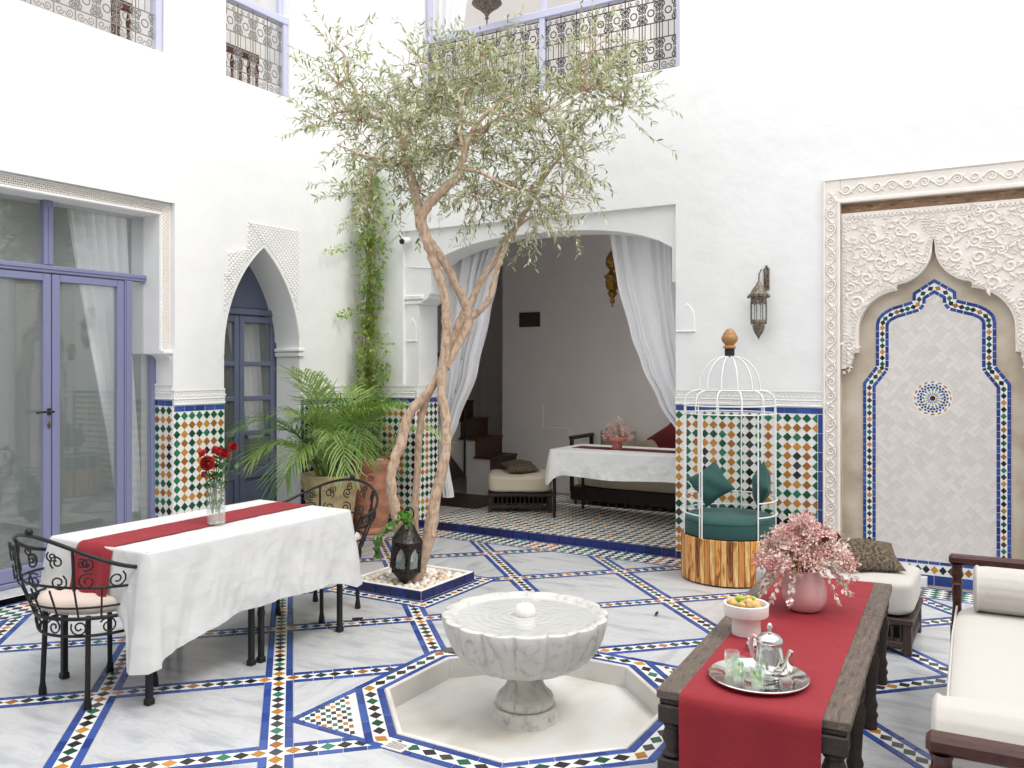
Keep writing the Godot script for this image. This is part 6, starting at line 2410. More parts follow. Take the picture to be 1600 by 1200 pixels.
# ---------------------------------------------------------------- the birdcage seat and the wall lantern
func build_cage() -> void:
	var at := V(-1.915, 0, -6.46)
	var root := thing("birdcage_seat", "white wire birdcage seat on a drum of striped wooden slats", "chair", at)
	var b := MB.new()
	b.lathe(poly([0.0, 0.0, 0.335, 0.0, 0.335, 0.02, 0.345, 0.02, 0.345, 0.33, 0.0, 0.33]), 48)
	var drum := part(root, "drum", b, M.carved_wood)
	var n := 54
	var slat := MB.new()
	var w := TAU * 0.352 / n
	slat.box2(V(-w * 0.46, 0.012, -0.004), V(w * 0.46, 0.338, 0.012), 0.0022)
	var sm := slat.mesh()
	for k in n:
		var a := TAU * k / n
		part(drum, "slat", sm, M["pale_slat_%d" % (k % 3)] if k % 2 == 0 else M["burnt_slat_%d" % ((k / 2) % 3)], Transform3D(Basis(V(-sin(a), 0, cos(a)) * -1.0, Vector3.UP, V(cos(a), 0, sin(a))), V(cos(a) * 0.35, 0, sin(a) * 0.35)))
	b = MB.new()
	b.lathe(poly([0.0, 0.331, 0.325, 0.331, 0.336, 0.34, 0.338, 0.36, 0.338, 0.44, 0.334, 0.462, 0.318, 0.475, 0.2, 0.482, 0.0, 0.484]), 56)
	var seat := part(root, "seat_cushion", b, M.teal)
	b = MB.new()
	b.tube(_circle(0.3385, 0.452, 40), 0.003, 5, false)
	b.tube(_circle(0.338, 0.348, 40), 0.003, 5, false)
	part(seat, "piping", b, M.teal)
	# wires: the opening faces the viewer
	var front := atan2(0.96, 0.28)
	var wire: Material = M.white_wire
	for k in 12:
		var a := front + TAU * (k + 0.5) / 12
		var gap := absf(angle_difference(a, front)) < 0.9
		var d := V(cos(a), 0, sin(a))
		var p := PackedVector3Array()
		if not gap:
			p.append(d * 0.343 + V(0, 0.335, 0))
			p.append(d * 0.343 + V(0, 0.8, 0))
		else:
			p.append(d * 0.343 + V(0, 1.245, 0))
		for q in [[0.343, 1.30], [0.338, 1.35], [0.318, 1.39], [0.28, 1.412], [0.24, 1.418]]:
			p.append(d * q[0] + V(0, q[1], 0))
		b = MB.new()
		b.tube(p, 0.0052, 6)
		part(root, "bar", b, wire)
	for k in 12:
		var a := front + TAU * (k + 0.5) / 12
		var d := V(cos(a), 0, sin(a))
		var p := PackedVector3Array()
		for i in 10:
			var e := PI / 2 * i / 9.0
			p.append(d * (0.035 + 0.195 * cos(e)) + V(0, 1.418 + 0.255 * sin(e), 0))
		b = MB.new()
		b.tube(p, 0.0048, 6)
		part(root, "dome_rib", b, wire)
	for r in [[0.238, 1.418], [0.343, 1.245], [0.343, 1.305]]:
		b = MB.new()
		b.tube(_circle(r[0], r[1], 48), 0.0052, 6, false)
		part(root, "hoop", b, wire)
	for y in [0.50, 0.605]:
		b = MB.new()
		var arc_ := PackedVector3Array()
		for k in 41:
			var a := front + 0.62 + (TAU - 1.24) * k / 40
			arc_.append(V(cos(a) * 0.348, y, sin(a) * 0.348))
		b.tube(arc_, 0.0052, 6)
		part(root, "back_hoop", b, wire)
	for s in [-0.66, -0.60, 0.62]:
		var a: float = front - s
		b = MB.new()
		b.tube(PackedVector3Array([V(cos(a) * 0.346, 0.335, sin(a) * 0.346), V(cos(a) * 0.346, 1.25, sin(a) * 0.346)]), 0.0058, 6)
		part(root, "door_post", b, wire)
	b = MB.new()
	b.lathe(poly([0.0, 1.668, 0.036, 1.668, 0.037, 1.732, 0.0, 1.732]), 24)
	part(root, "collar", b, M.black_matt)
	b = MB.new()
	b.lathe(poly([0.0, 1.732, 0.045, 1.733, 0.05, 1.742, 0.045, 1.752, 0.034, 1.758, 0.036, 1.765, 0.055, 1.785, 0.0625, 1.808, 0.058, 1.828, 0.05, 1.835, 0.05, 1.84, 0.04, 1.86, 0.03, 1.868, 0.029, 1.872, 0.018, 1.883, 0.0, 1.887]), 28)
	part(root, "finial", b, M.turned_wood)
	# two loose cushions
	var p := part(self, "cushion", pillow(V(0.26, 0.26, 0.12)), M.teal, Transform3D(Basis.from_euler(V(-0.22, 0.25, 0.62)), V(-2.06, 0.695, -6.46)))
	tag(p, "teal velvet cushion standing on its corner at the left of the birdcage seat", "cushion")
	p = part(self, "cushion", pillow(V(0.27, 0.27, 0.13)), M.teal, Transform3D(Basis.from_euler(V(-0.1, -1.05, 0.75)), V(-1.70, 0.70, -6.55)))
	tag(p, "teal velvet cushion turned sideways at the right of the birdcage seat", "cushion")
	# wall lantern
	var lp := V(-1.775, 1.80, ZR + 0.12)
	root = thing("wall_lantern", "old bronze wall lantern with glass sides on the white wall", "lantern", lp)
	var hexa := func(a: float, y: float) -> float:
		if y < 0.125:
			return 1.0
		return cos(PI / 8) / cos(fposmod(a, PI / 4) - PI / 8)
	b = MB.new()
	b.lathe(poly([0.0, 0.0, 0.004, 0.012, 0.012, 0.03, 0.036, 0.065, 0.047, 0.10, 0.048, 0.12, 0.0, 0.12]), 24, Vector3.ZERO, func(a: float, _y: float) -> float: return 1.0 - 0.06 * absf(cos(a * 4.0)))
	part(root, "bottom_cup", b, M.old_bronze)
	b = MB.new()
	b.lathe(poly([0.0, 0.126, 0.062, 0.126, 0.064, 0.13, 0.064, 0.16, 0.06, 0.163, 0.0, 0.163]), 16, Vector3.ZERO, hexa)
	part(root, "lower_band", b, M.old_bronze)
	b = MB.new()
	b.lathe(poly([0.06, 0.295, 0.063, 0.30, 0.063, 0.335, 0.08, 0.342, 0.082, 0.358, 0.072, 0.366, 0.066, 0.37, 0.05, 0.40, 0.02, 0.437, 0.014, 0.455, 0.0, 0.457]), 16, Vector3.ZERO, hexa)
	part(root, "roof", b, M.old_bronze)
	b = MB.new()
	for k in 8:
		b.ball(V(cos(k * PI / 4) * 0.079, 0.343, sin(k * PI / 4) * 0.079), Vector3.ONE * 0.012, 8, 6)
	part(root, "roof_knobs", b, M.old_bronze)
	for k in 8:
		var a := k * PI / 4
		b = MB.new()
		b.tube(PackedVector3Array([V(cos(a) * 0.061, 0.16, sin(a) * 0.061), V(cos(a) * 0.061, 0.30, sin(a) * 0.061)]), 0.004, 6)
		b.prism(PackedVector2Array([Vector2(-0.024, 0.30), Vector2(-0.024, 0.275), Vector2(0, 0.295), Vector2(0.024, 0.275), Vector2(0.024, 0.30)]), Transform3D(Basis(V(-sin(a + PI / 8), 0, cos(a + PI / 8)) * -1.0, Vector3.UP, V(cos(a + PI / 8), 0, sin(a + PI / 8))), V(cos(a + PI / 8), 0, sin(a + PI / 8)) * 0.0565), -0.001, 0.001, 0.0, true)
		part(root, "side_bar", b, M.old_bronze)
	b = MB.new()
	b.lathe(poly([0.054, 0.162, 0.054, 0.30]), 8)
	part(root, "glass", b, M.thin_glass)
	b = MB.new()
	b.box2(V(0.01, 0.40, -0.12), V(0.055, 0.575, -0.105), 0.004)
	b.ball(V(0.032, 0.585, -0.11), Vector3.ONE * 0.012, 8, 6)
	b.prism(PackedVector2Array([Vector2(0.0, 0.56), Vector2(0.10, 0.56), Vector2(0.10, 0.545), Vector2(0.0, 0.41)]), Transform3D(Basis(V(0, 0, 1), Vector3.UP, V(-1, 0, 0)), V(0.035, 0, -0.108)), -0.004, 0.004, 0.001, true)
	part(root, "bracket", b, M.old_bronze)
	b = MB.new()
	b.tube(PackedVector3Array([V(0.02, 0.555, -0.01), V(0.004, 0.52, 0), V(0, 0.455, 0)]), 0.006, 6)
	part(root, "hook", b, M.old_bronze)
	# camera and cable runs above the alcove's left jamb
	root = thing("security_camera", "small white security camera with a black lens above the alcove's left jamb", "camera", V(-5.30, 2.86, ZR + 0.0))
	b = MB.new()
	b.lathe(poly([0.0, -0.02, 0.03, -0.015, 0.035, 0.03, 0.036, 0.09, 0.0, 0.09]), 16, Vector3.ZERO, null, Basis(V(1, 0, 0), V(0, -0.25, 0.97), V(0, -0.97, -0.25)))
	part(root, "housing", b, M.white_wire)
	b = MB.new()
	b.lathe(poly([0.026, 0.09, 0.026, 0.105, 0.0, 0.107]), 16, Vector3.ZERO, null, Basis(V(1, 0, 0), V(0, -0.25, 0.97), V(0, -0.97, -0.25)))
	part(root, "lens", b, M.black_matt)
	b = MB.new()
	b.tube(path([-5.352, 2.85, ZR + 0.006, -5.352, 2.60, ZR + 0.006, -5.30, 2.595, ZR - 0.04, -4.85, 2.555, ZR - 0.045]), 0.006, 6)
	tag(part(self, "cable_run", b, M.white_wire), "white cable pinned down the wall below the security camera", "cable")


func _circle(r: float, y: float, n: int) -> PackedVector3Array:
	var p := PackedVector3Array()
	for k in n + 1:
		p.append(V(cos(TAU * k / n) * r, y, sin(TAU * k / n) * r))
	return p


# ---------------------------------------------------------------- inside the alcove
func edge_at(table: Array, y: float) -> float:
	# piecewise x for a height; table goes downwards
	for i in table.size() - 1:
		if y <= table[i][0] and y >= table[i + 1][0]:
			return lerpf(table[i + 1][1], table[i][1], smoothstep(0.0, 1.0, (y - table[i + 1][0]) / (table[i][0] - table[i + 1][0])) * 0.5 + 0.5 * (y - table[i + 1][0]) / (table[i][0] - table[i + 1][0]))
	return table[table.size() - 1][1] if y < table[0][0] else table[0][1]


func drape(label: String, top: float, bottom: float, left: Array, right: Array, z: float, folds: float, amp: float) -> void:
	var b := MB.new()
	b.grid(120, 40, func(u: float, v: float) -> Vector3:
		var y := lerpf(top, bottom, v)
		var xl := edge_at(left, y)
		var xr := edge_at(right, y)
		var w := absf(xr - xl)
		var a := amp * clampf(0.35 + 0.5 / maxf(0.3, w), 0.5, 1.3)
		var k := u + 0.05 * sin(u * 9.0 + v * 2.0)
		return V(lerpf(xl, xr, u), y, z + a * sin(k * folds * TAU) + a * 0.45 * sin(k * folds * 2.3 * TAU + 1.0 + v)))
	tag(part(self, "curtain", b, M.curtain), label, "curtain", "curtains of the alcove")


func build_alcove() -> void:
	drape("white curtain drawn to the left of the alcove, behind the olive trunk", 2.95, 0.24, [[2.95, -5.1], [2.4, -5.17], [1.4, -5.2], [0.7, -5.22], [0.24, -5.17]], [[2.95, -4.36], [2.44, -4.52], [2.13, -4.62], [1.55, -4.79], [1.02, -5.03], [0.72, -5.17], [0.6, -5.15], [0.24, -5.08]], ZR - 0.46, 7.0, 0.028)
	drape("white curtain drawn to the right of the alcove, beside the birdcage seat", 2.95, 0.22, [[2.95, -3.32], [2.75, -3.28], [2.38, -3.22], [1.9, -3.09], [1.61, -2.98], [1.27, -2.81], [0.96, -2.60], [0.7, -2.5], [0.22, -2.5]], [[2.95, -2.35], [2.0, -2.36], [1.0, -2.34], [0.22, -2.3]], ZR - 0.46, 6.0, 0.03)
	var fl := 0.066
	# brass lamp on a rod
	var root := thing("brass_lamp", "pierced brass lamp hanging in the alcove beside the right curtain", "lamp", V(-3.36, 2.16, -7.53))
	var b := MB.new()
	b.lathe(poly([0.0, 0.0, 0.012, 0.01, 0.008, 0.03, 0.022, 0.045, 0.026, 0.07, 0.016, 0.085, 0.035, 0.11, 0.045, 0.14, 0.03, 0.155, 0.055, 0.175, 0.065, 0.23, 0.062, 0.27, 0.078, 0.285, 0.08, 0.30, 0.06, 0.31, 0.035, 0.335, 0.03, 0.36, 0.05, 0.38, 0.066, 0.42, 0.06, 0.47, 0.04, 0.51, 0.015, 0.54, 0.008, 0.58]), 28)
	part(root, "body", b, M.brass)
	b = MB.new()
	for k in 40:
		var a := k * 2.399
		var y: float = [0.205, 0.235, 0.40, 0.44, 0.125][k % 5]
		var r: float = [0.0615, 0.0655, 0.059, 0.0645, 0.0405][k % 5]
		b.ball(V(cos(a) * r, y, sin(a) * r), Vector3.ONE * 0.007, 6, 4)
	part(root, "studs", b, M.brass, Transform3D(), "stuff")
	b = MB.new()
	b.tube(PackedVector3Array([V(0, 0.57, 0), V(0, 0.87, 0)]), 0.005, 6)
	part(root, "rod", b, M.brass)
	b = MB.new()
	b.box(V(-5.205, 2.17, -9.19), V(0.29, 0.18, 0.02), 0.004)
	tag(part(self, "wall_plaque", b, M.dark_wood), "small dark brown plaque on the alcove's grey back wall", "plaque")
	# stairs that climb to the left behind the curtain
	root = thing("staircase", "short flight of brown wooden stairs climbing left behind the alcove curtain", "stairs", V(-5.5, fl, -8.9))
	var xs := [-5.18, -5.39, -5.60, -5.81, -6.03, -6.25]
	for k in 6:
		b = MB.new()
		b.box2(V(xs[k] - 0.018, 0.07 + 0.215 * k, -9.19), V(xs[k], 0.066 + 0.215 * (k + 1), -8.6), 0.003)
		partw(root, "riser", b, M.stair_wood)
		b = MB.new()
		b.box2(V(xs[k] - 0.25, 0.067 + 0.215 * (k + 1), -9.19), V(xs[k] + 0.015, 0.092 + 0.215 * (k + 1), -8.59), 0.004)
		partw(root, "tread", b, M.stair_wood)
	b = MB.new()
	var side_ := PackedVector2Array([Vector2(-5.2, 0.068)])
	for k in 6:
		side_.append(Vector2(xs[k] - 0.019, 0.066 + 0.215 * (k + 0.0)))
		side_.append(Vector2(xs[k] - 0.019, 0.064 + 0.215 * (k + 1)))
	side_.append(Vector2(-6.6, 1.35))
	side_.append(Vector2(-6.6, 1.15))
	side_.append(Vector2(-5.75, 0.27))
	side_.append(Vector2(-5.75, 0.068))
	b.prism(side_, Transform3D(Basis(), V(0, 0, -8.62)), -0.08, 0.0, 0.0, true)
	partw(root, "stringer", b, M.alcove_plaster)
	b = MB.new()
	b.tube(path([-5.74, 0.26, -8.56, -5.74, 1.35, -8.56]), 0.014, 8)
	b.tube(path([-5.74, 1.35, -8.56, -6.6, 2.2, -8.56]), 0.014, 8)
	partw(root, "handrail", b, M.iron)
	# faint plastered outline of older steps on the back wall
	b = MB.new()
	b.prism(PackedVector2Array([Vector2(-5.6, 0.07), Vector2(-4.4, 0.07), Vector2(-4.4, 0.62), Vector2(-4.66, 0.62), Vector2(-4.66, 0.86), Vector2(-5.02, 0.86), Vector2(-5.02, 1.12), Vector2(-5.6, 1.12)]), Transform3D(Basis(), V(0, 0, -9.2)), -0.002, 0.012, 0.003)
	tag(part(self, "stepped_skirting", b, M.alcove_plaster), "grey stepped skirting on the alcove's back wall", "wall moulding")
	# bench with a cream seat
	root = thing("alcove_bench", "low dark spindled bench with a cream seat in the alcove", "bench", V(-4.68, fl, -8.06))
	root.rotation.y = 0.52
	spindled(root, 0.66, 0.60, 0.20, M.bench_wood)
	part(root, "cushion", soft_box(V(0.67, 0.20, 0.61), 0.05, 0.03, 8), M.beige, Transform3D(Basis(), V(0, 0.2, 0)))
	var p := part(self, "cushion", pillow(V(0.36, 0.36, 0.13)), M.floral, Transform3D(Basis.from_euler(V(-1.4, 0.7, 0.1)), V(-4.72, fl + 0.435, -8.12)))
	tag(p, "dark flowered cushion lying on the alcove's cream bench", "cushion")
	# the dining table
	root = thing("alcove_table", "black legged dining table under a white cloth in the alcove", "table", V(-3.1, fl, -8.05))
	b = MB.new()
	b.box2(V(-4.11, 0.715, -8.40), V(-2.1, 0.75, -7.70), 0.005)
	partw(root, "tabletop", b, M.iron)
	for s in [[-4.085, -7.72], [-4.085, -8.38], [-2.13, -7.72], [-2.13, -8.38]]:
		b = MB.new()
		b.box2(V(s[0] - 0.014, fl, s[1] - 0.014), V(s[0] + 0.014, 0.714, s[1] + 0.014), 0.003)
		partw(root, "leg", b, M.iron)
	tablecloth("white cloth on the alcove's dining table", -4.12, -2.08, -8.41, -7.69, 0.758, func(pp: Vector3, near: float, k: int) -> float:
		return 0.245 + 0.11 * near * near * near + 0.012 * sin(pp.x * 5.0), M.bright_linen, 0.05, 9)
	runner("dull red runner along the alcove's dining table", Transform3D(Basis(Vector3.UP, PI / 2), V(-4.0, 0.7605, -8.05)), 0.26, 1.85, 0.0, 0.0, M.dull_red, 0.0)
	var at := V(-3.53, 0.761, -8.03)
	root = thing("coral_bowl", "coral pink footed bowl on the alcove table", "vase", at)
	b = MB.new()
	b.lathe(poly([0.0, 0.0, 0.05, 0.0, 0.052, 0.005, 0.05, 0.07, 0.055, 0.078, 0.088, 0.082, 0.092, 0.088, 0.092, 0.122, 0.088, 0.126, 0.082, 0.122, 0.08, 0.1, 0.0, 0.098]), 40)
	part(root, "body", b, M.coral_ceramic)
	bouquet(thing("dried_bouquet", "dried cream and pink flowers in the coral bowl", "flowers", at), V(0, 0.10, 0), 0.13, 0.2, 83, false)
	# banquette along the back wall
	root = thing("banquette", "long dark wooden banquette with a beige seat along the alcove's back wall", "sofa", V(-2.7, fl, -8.87))
	b = MB.new()
	b.box2(V(-4.35, 0.11, -9.18), V(-0.95, 0.26, -8.60), 0.006)
	for k in 34:
		b.box2(V(-4.3 + k * 0.1, fl, -8.615), V(-4.275 + k * 0.1, 0.11, -8.60))
	partw(root, "base", b, M.bench_wood)
	part(root, "seat_cushion", soft_box(V(3.3, 0.17, 0.56), 0.05, 0.0, 12), M.beige, Transform3D(Basis(), V(-2.65, 0.26, -8.86) - root.position))
	b = MB.new()
	b.box2(V(-4.36, 0.78, -9.15), V(-4.31, 0.82, -8.58), 0.008)
	b.box2(V(-4.355, 0.2, -8.63), V(-4.315, 0.78, -8.59), 0.006)
	b.box2(V(-4.355, 0.2, -9.14), V(-4.315, 0.78, -9.10), 0.006)
	partw(root, "arm", b, M.bench_wood)
	for w in [[V(-3.95, 0.66, -8.98), V(0.42, 0.42, 0.16), "khaki", V(-0.25, 0.15, 0.0), "khaki cushion on the banquette behind the coral bowl"], [V(-3.22, 0.76, -8.98), V(0.56, 0.56, 0.2), "dull_red", V(-0.3, -0.1, 0.72), "dark red cushion on the banquette beside the right curtain"], [V(-3.55, 0.62, -8.95), V(0.40, 0.40, 0.17), "khaki", V(-0.5, -0.1, 0.4), "khaki cushion slumped between the dark red one and the coral bowl"], [V(-2.55, 0.68, -9.0), V(0.45, 0.45, 0.18), "floral", V(-0.3, 0.1, 0.0), "dark flowered cushion at the right of the banquette"]]:
		var c := part(self, "cushion", pillow(w[1]), M[w[2]], Transform3D(Basis.from_euler(w[3]), w[0]))
		tag(c, w[4], "cushion")


# ---------------------------------------------------------------- olive, palms, vine
func leaf_mesh(w: float, fold: float) -> ArrayMesh:
	# a lance leaf, one unit long, along y
	var b := MB.new()
	var prev := [V(0, 0, 0), V(0, 0, 0), V(0, 0, 0)]
	for q in [[0.18, 0.75, 0.02], [0.45, 1.0, 0.03], [0.75, 0.75, 0.0], [1.0, 0.0, -0.08]]:
		var c := V(0, q[0], q[2])
		var l := V(-w * q[1], q[0], q[2] + fold * q[1])
		var r := V(w * q[1], q[0], q[2] + fold * q[1])
		for s in [[prev[1], prev[0], c, l], [prev[0], prev[2], r, c]]:
			b.flat(s[0], s[1], s[2], V(0, 0, 1))
			b.flat(s[0], s[2], s[3], V(0, 0, 1))
		prev = [c, l, r]
	return b.mesh()


func build_olive() -> void:
	var root := thing("olive_tree", "tall olive tree with twisted pale trunks and grey green leaves", "tree", V(-3.85, 0.03, -5.05))
	var limbs := [
		[[-3.85, 0.069, -5.018, -3.88, 0.26, -4.979, -3.9, 0.473, -4.939, -3.94, 0.728, -4.918, -3.93, 0.911, -4.945, -3.9, 1.049, -4.99, -3.87, 1.235, -5.03, -3.77, 1.375, -5.087, -3.68, 1.525, -5.14, -3.62, 1.727, -5.202, -3.56, 1.901, -5.235, -3.52, 1.995, -5.259], [0.058, 0.048, 0.045, 0.042, 0.04, 0.046, 0.038, 0.036, 0.036, 0.036, 0.04, 0.045]],
		[[-3.85, 0.096, -5.111, -3.88, 0.433, -5.118, -3.86, 0.898, -5.13, -3.82, 1.231, -5.128, -3.75, 1.412, -5.135, -3.67, 1.572, -5.162], [0.032, 0.03, 0.03, 0.03, 0.034, 0.03]],
		[[-3.78, 0.06, -4.989, -3.69, 0.328, -5.02, -3.65, 0.661, -5.07, -3.59, 0.953, -5.1, -3.6, 1.215, -5.122, -3.63, 1.447, -5.103, -3.61, 1.656, -5.114, -3.58, 1.933, -5.105, -3.59, 2.139, -5.077, -3.65, 2.347, -5.044, -3.68, 2.505, -5.002, -3.72, 2.643, -4.981], [0.062, 0.055, 0.045, 0.042, 0.04, 0.04, 0.038, 0.036, 0.036, 0.037, 0.04, 0.046]],
		[[-3.61, 1.586, -5.138, -3.56, 1.726, -5.19, -3.49, 1.914, -5.257, -3.5, 2.022, -5.247, -3.55, 2.2, -5.171, -3.62, 2.395, -5.084, -3.68, 2.516, -5.012, -3.72, 2.643, -4.978], [0.034, 0.034, 0.04, 0.04, 0.034, 0.033, 0.034, 0.04]],
		[[-3.51, 1.984, -5.242, -3.46, 2.136, -5.295, -3.41, 2.269, -5.35, -3.31, 2.473, -5.457, -3.23, 2.656, -5.522, -3.16, 2.812, -5.588, -3.11, 2.976, -5.656, -3.1, 3.132, -5.717], [0.034, 0.027, 0.026, 0.026, 0.024, 0.022, 0.018, 0.014]],
		[[-3.49, 1.937, -5.257, -3.42, 1.997, -5.276, -3.34, 2.084, -5.3, -3.31, 2.263, -5.34, -3.27, 2.443, -5.388, -3.21, 2.609, -5.466], [0.03, 0.026, 0.026, 0.024, 0.022, 0.018]],
		[[-3.72, 2.62, -4.981, -3.75, 2.762, -4.983, -3.79, 2.913, -4.982, -3.85, 3.099, -4.993, -3.91, 3.258, -5.006, -4.04, 3.406, -4.998, -4.23, 3.495, -4.955, -4.34, 3.688, -4.985, -4.45, 3.874, -4.973], [0.044, 0.042, 0.04, 0.034, 0.028, 0.022, 0.018, 0.014, 0.008]],
		[[-3.72, 2.611, -4.981, -3.68, 2.718, -4.979, -3.56, 2.838, -5.007, -3.42, 2.956, -5.039, -3.39, 3.051, -5.036, -3.34, 3.203, -5.042, -3.25, 3.326, -5.05, -3.13, 3.4, -5.06, -3.01, 3.451, -5.073], [0.04, 0.038, 0.037, 0.034, 0.026, 0.022, 0.018, 0.014, 0.008]],
		[[-3.42, 2.983, -5.043, -3.27, 2.956, -5.034, -3.09, 2.859, -5.028, -2.93, 2.777, -5.026], [0.018, 0.014, 0.011, 0.007]],
		[[-3.39, 3.096, -5.036, -3.46, 3.301, -5.097, -3.5, 3.514, -5.189, -3.49, 3.781, -5.315], [0.018, 0.014, 0.01, 0.006]],
		[[-3.11, 2.976, -5.656, -2.99, 3.204, -5.786, -2.84, 3.446, -5.873, -2.67, 3.624, -5.913], [0.014, 0.012, 0.009, 0.005]],
		[[-3.33, 3.217, -5.044, -3.15, 3.378, -5.222, -2.97, 3.43, -5.449, -2.77, 3.623, -5.68], [0.015, 0.011, 0.008, 0.005]],
		[[-3.9, 3.239, -5.011, -3.94, 3.494, -5.219, -3.91, 3.72, -5.354, -3.89, 4.001, -5.481], [0.014, 0.011, 0.008, 0.004]],
		[[-3.83, 3.041, -4.994, -3.89, 3.06, -4.782, -3.98, 3.081, -4.613, -4.08, 3.135, -4.495], [0.014, 0.01, 0.008, 0.004]],
	]
	var f := noise(6.0, 3, FastNoiseLite.TYPE_SIMPLEX_SMOOTH, FastNoiseLite.FRACTAL_FBM, 0.0, 2)
	rng.seed = 3
	var all := []
	for k in limbs.size():
		var p := smooth(path(limbs[k][0]), 6)
		var r := ramp(limbs[k][1], p.size())
		for i in p.size():
			p[i] += V(f.get_noise_2d(i * 0.12, k * 9.0), 0, f.get_noise_2d(k * 7.0, i * 0.12)) * 0.012
			r[i] *= 1.0 + 0.10 * f.get_noise_2d(i * 0.35, k * 3.0 + 50.0)
			if k < 8 and rng.randf() < 0.08:
				r[i] *= 1.14
			if p[i].y > 2.2:
				all.append(p[i])
		for i in r.size():
			r[i] *= 0.88
		var b := MB.new()
		b.tube(p, r, 12 if k < 8 else 7)
		# scars and knots
		if k < 8:
			for i in range(3, p.size() - 3, 4):
				if rng.randf() < 0.6:
					var a := rng.randf() * TAU
					b.ball(p[i] + V(cos(a), 0.1, sin(a)) * r[i] * 0.82, Vector3.ONE * r[i] * rng.randf_range(0.22, 0.4), 7, 5)
		partw(root, "trunk" if k < 3 else "branch", b, M.bark)
	var clusters := [
		[-3.92, 3.418, -5.114, 0.42, 70],
		[-4.18, 3.389, -4.843, 0.36, 46],
		[-4.41, 3.703, -4.823, 0.3, 26],
		[-3.96, 3.038, -4.86, 0.34, 44],
		[-4.08, 2.762, -4.79, 0.22, 14],
		[-3.73, 3.639, -5.342, 0.4, 46],
		[-3.62, 3.155, -5.178, 0.32, 40],
		[-3.27, 3.242, -5.152, 0.36, 46],
		[-3.01, 3.453, -5.425, 0.4, 54],
		[-2.73, 3.623, -5.704, 0.36, 44],
		[-2.47, 3.506, -5.859, 0.28, 20],
		[-2.89, 3.155, -5.608, 0.36, 46],
		[-3.09, 2.9, -5.378, 0.34, 40],
		[-3.36, 2.808, -5.213, 0.3, 30],
		[-3.43, 3.989, -5.406, 0.3, 22],
		[-2.69, 3.998, -5.728, 0.28, 22],
		[-2.72, 2.788, -5.477, 0.22, 12],
		[-4.46, 3.342, -4.676, 0.2, 8],
		[-2.92, 2.698, -5.361, 0.2, 12],
		[-4.04, 3.965, -5.274, 0.3, 18],
		[-2.41, 3.717, -5.895, 0.2, 8],
		[-4.48, 4.074, -4.898, 0.2, 5],
		[-3.3, 3.623, -5.369, 0.3, 26],
		[-3.84, 2.894, -5.163, 0.22, 16],
		[-3.11, 2.561, -5.245, 0.15, 3],
	]
	var twigs := MB.new()
	var xf := []
	var col := []
	var greens := [Color(0.60, 0.62, 0.51), Color(0.70, 0.72, 0.61), Color(0.78, 0.79, 0.70), Color(0.47, 0.50, 0.40), Color(0.73, 0.76, 0.58), Color(0.87, 0.87, 0.80)]
	for c in clusters:
		var mid := V(c[0], c[1], c[2])
		var near: Vector3 = all[0]
		for q in all:
			if q.distance_to(mid) < near.distance_to(mid):
				near = q
		var hub := near.lerp(mid, 0.72)
		twigs.tube(smooth(PackedVector3Array([near, near.lerp(hub, 0.5) + V(rng.randfn(0, 0.03), 0.03, rng.randfn(0, 0.03)), hub]), 5), ramp([0.011, 0.006], 11), 6)
		for k in int(c[4] * 1.1):
			var dir: Vector3 = Vector3(rng.randfn(), rng.randfn() * 0.75, rng.randfn()).normalized()
			var start: Vector3 = hub + dir * c[3] * rng.randf_range(0.0, 0.55)
			var up: float = 0.35 if c[1] > 3.3 else -0.15
			var d: Vector3 = (dir + V(rng.randfn(0, 0.35), up + rng.randfn(0, 0.3), rng.randfn(0, 0.35))).normalized()
			var len: float = rng.randf_range(0.22, 0.46) * (0.75 + c[3])
			var p := PackedVector3Array([hub if k % 3 == 0 else start - d * 0.05, start])
			var q := start
			var n: int = int(len / 0.034)
			for i in n:
				d = (d + Vector3(rng.randfn(0, 0.10), rng.randfn(0, 0.10) - 0.022, rng.randfn(0, 0.10))).normalized()
				q += d * 0.034
				p.append(q)
				var sd: Vector3 = d.cross(Vector3(rng.randfn(), rng.randfn(), rng.randfn())).normalized()
				for s in [-1.0, 1.0]:
					if rng.randf() < 0.12:
						continue
					var ld: Vector3 = (d * 0.75 + sd * s * 0.8 + V(0, rng.randfn(0, 0.2) - 0.1, 0)).normalized()
					var x: Vector3 = ld.cross(Vector3.UP + Vector3(rng.randfn(), rng.randfn(), rng.randfn()) * 0.5).normalized()
					var l := rng.randf_range(0.036, 0.066)
					xf.append(Transform3D(Basis(x * l, ld * l, x.cross(ld) * l), q))
					var g: Color = greens[rng.randi() % 6]
					col.append(g.srgb_to_linear())
			twigs.tube(p, ramp([0.0030, 0.0011], p.size()), 4, false)
	partw(root, "twigs", twigs, M.bark, "stuff")
	var leaves := many(root, "leaves", leaf_mesh(0.125, 0.03), M.olive_leaf, xf, col)
	leaves.position = -root.position


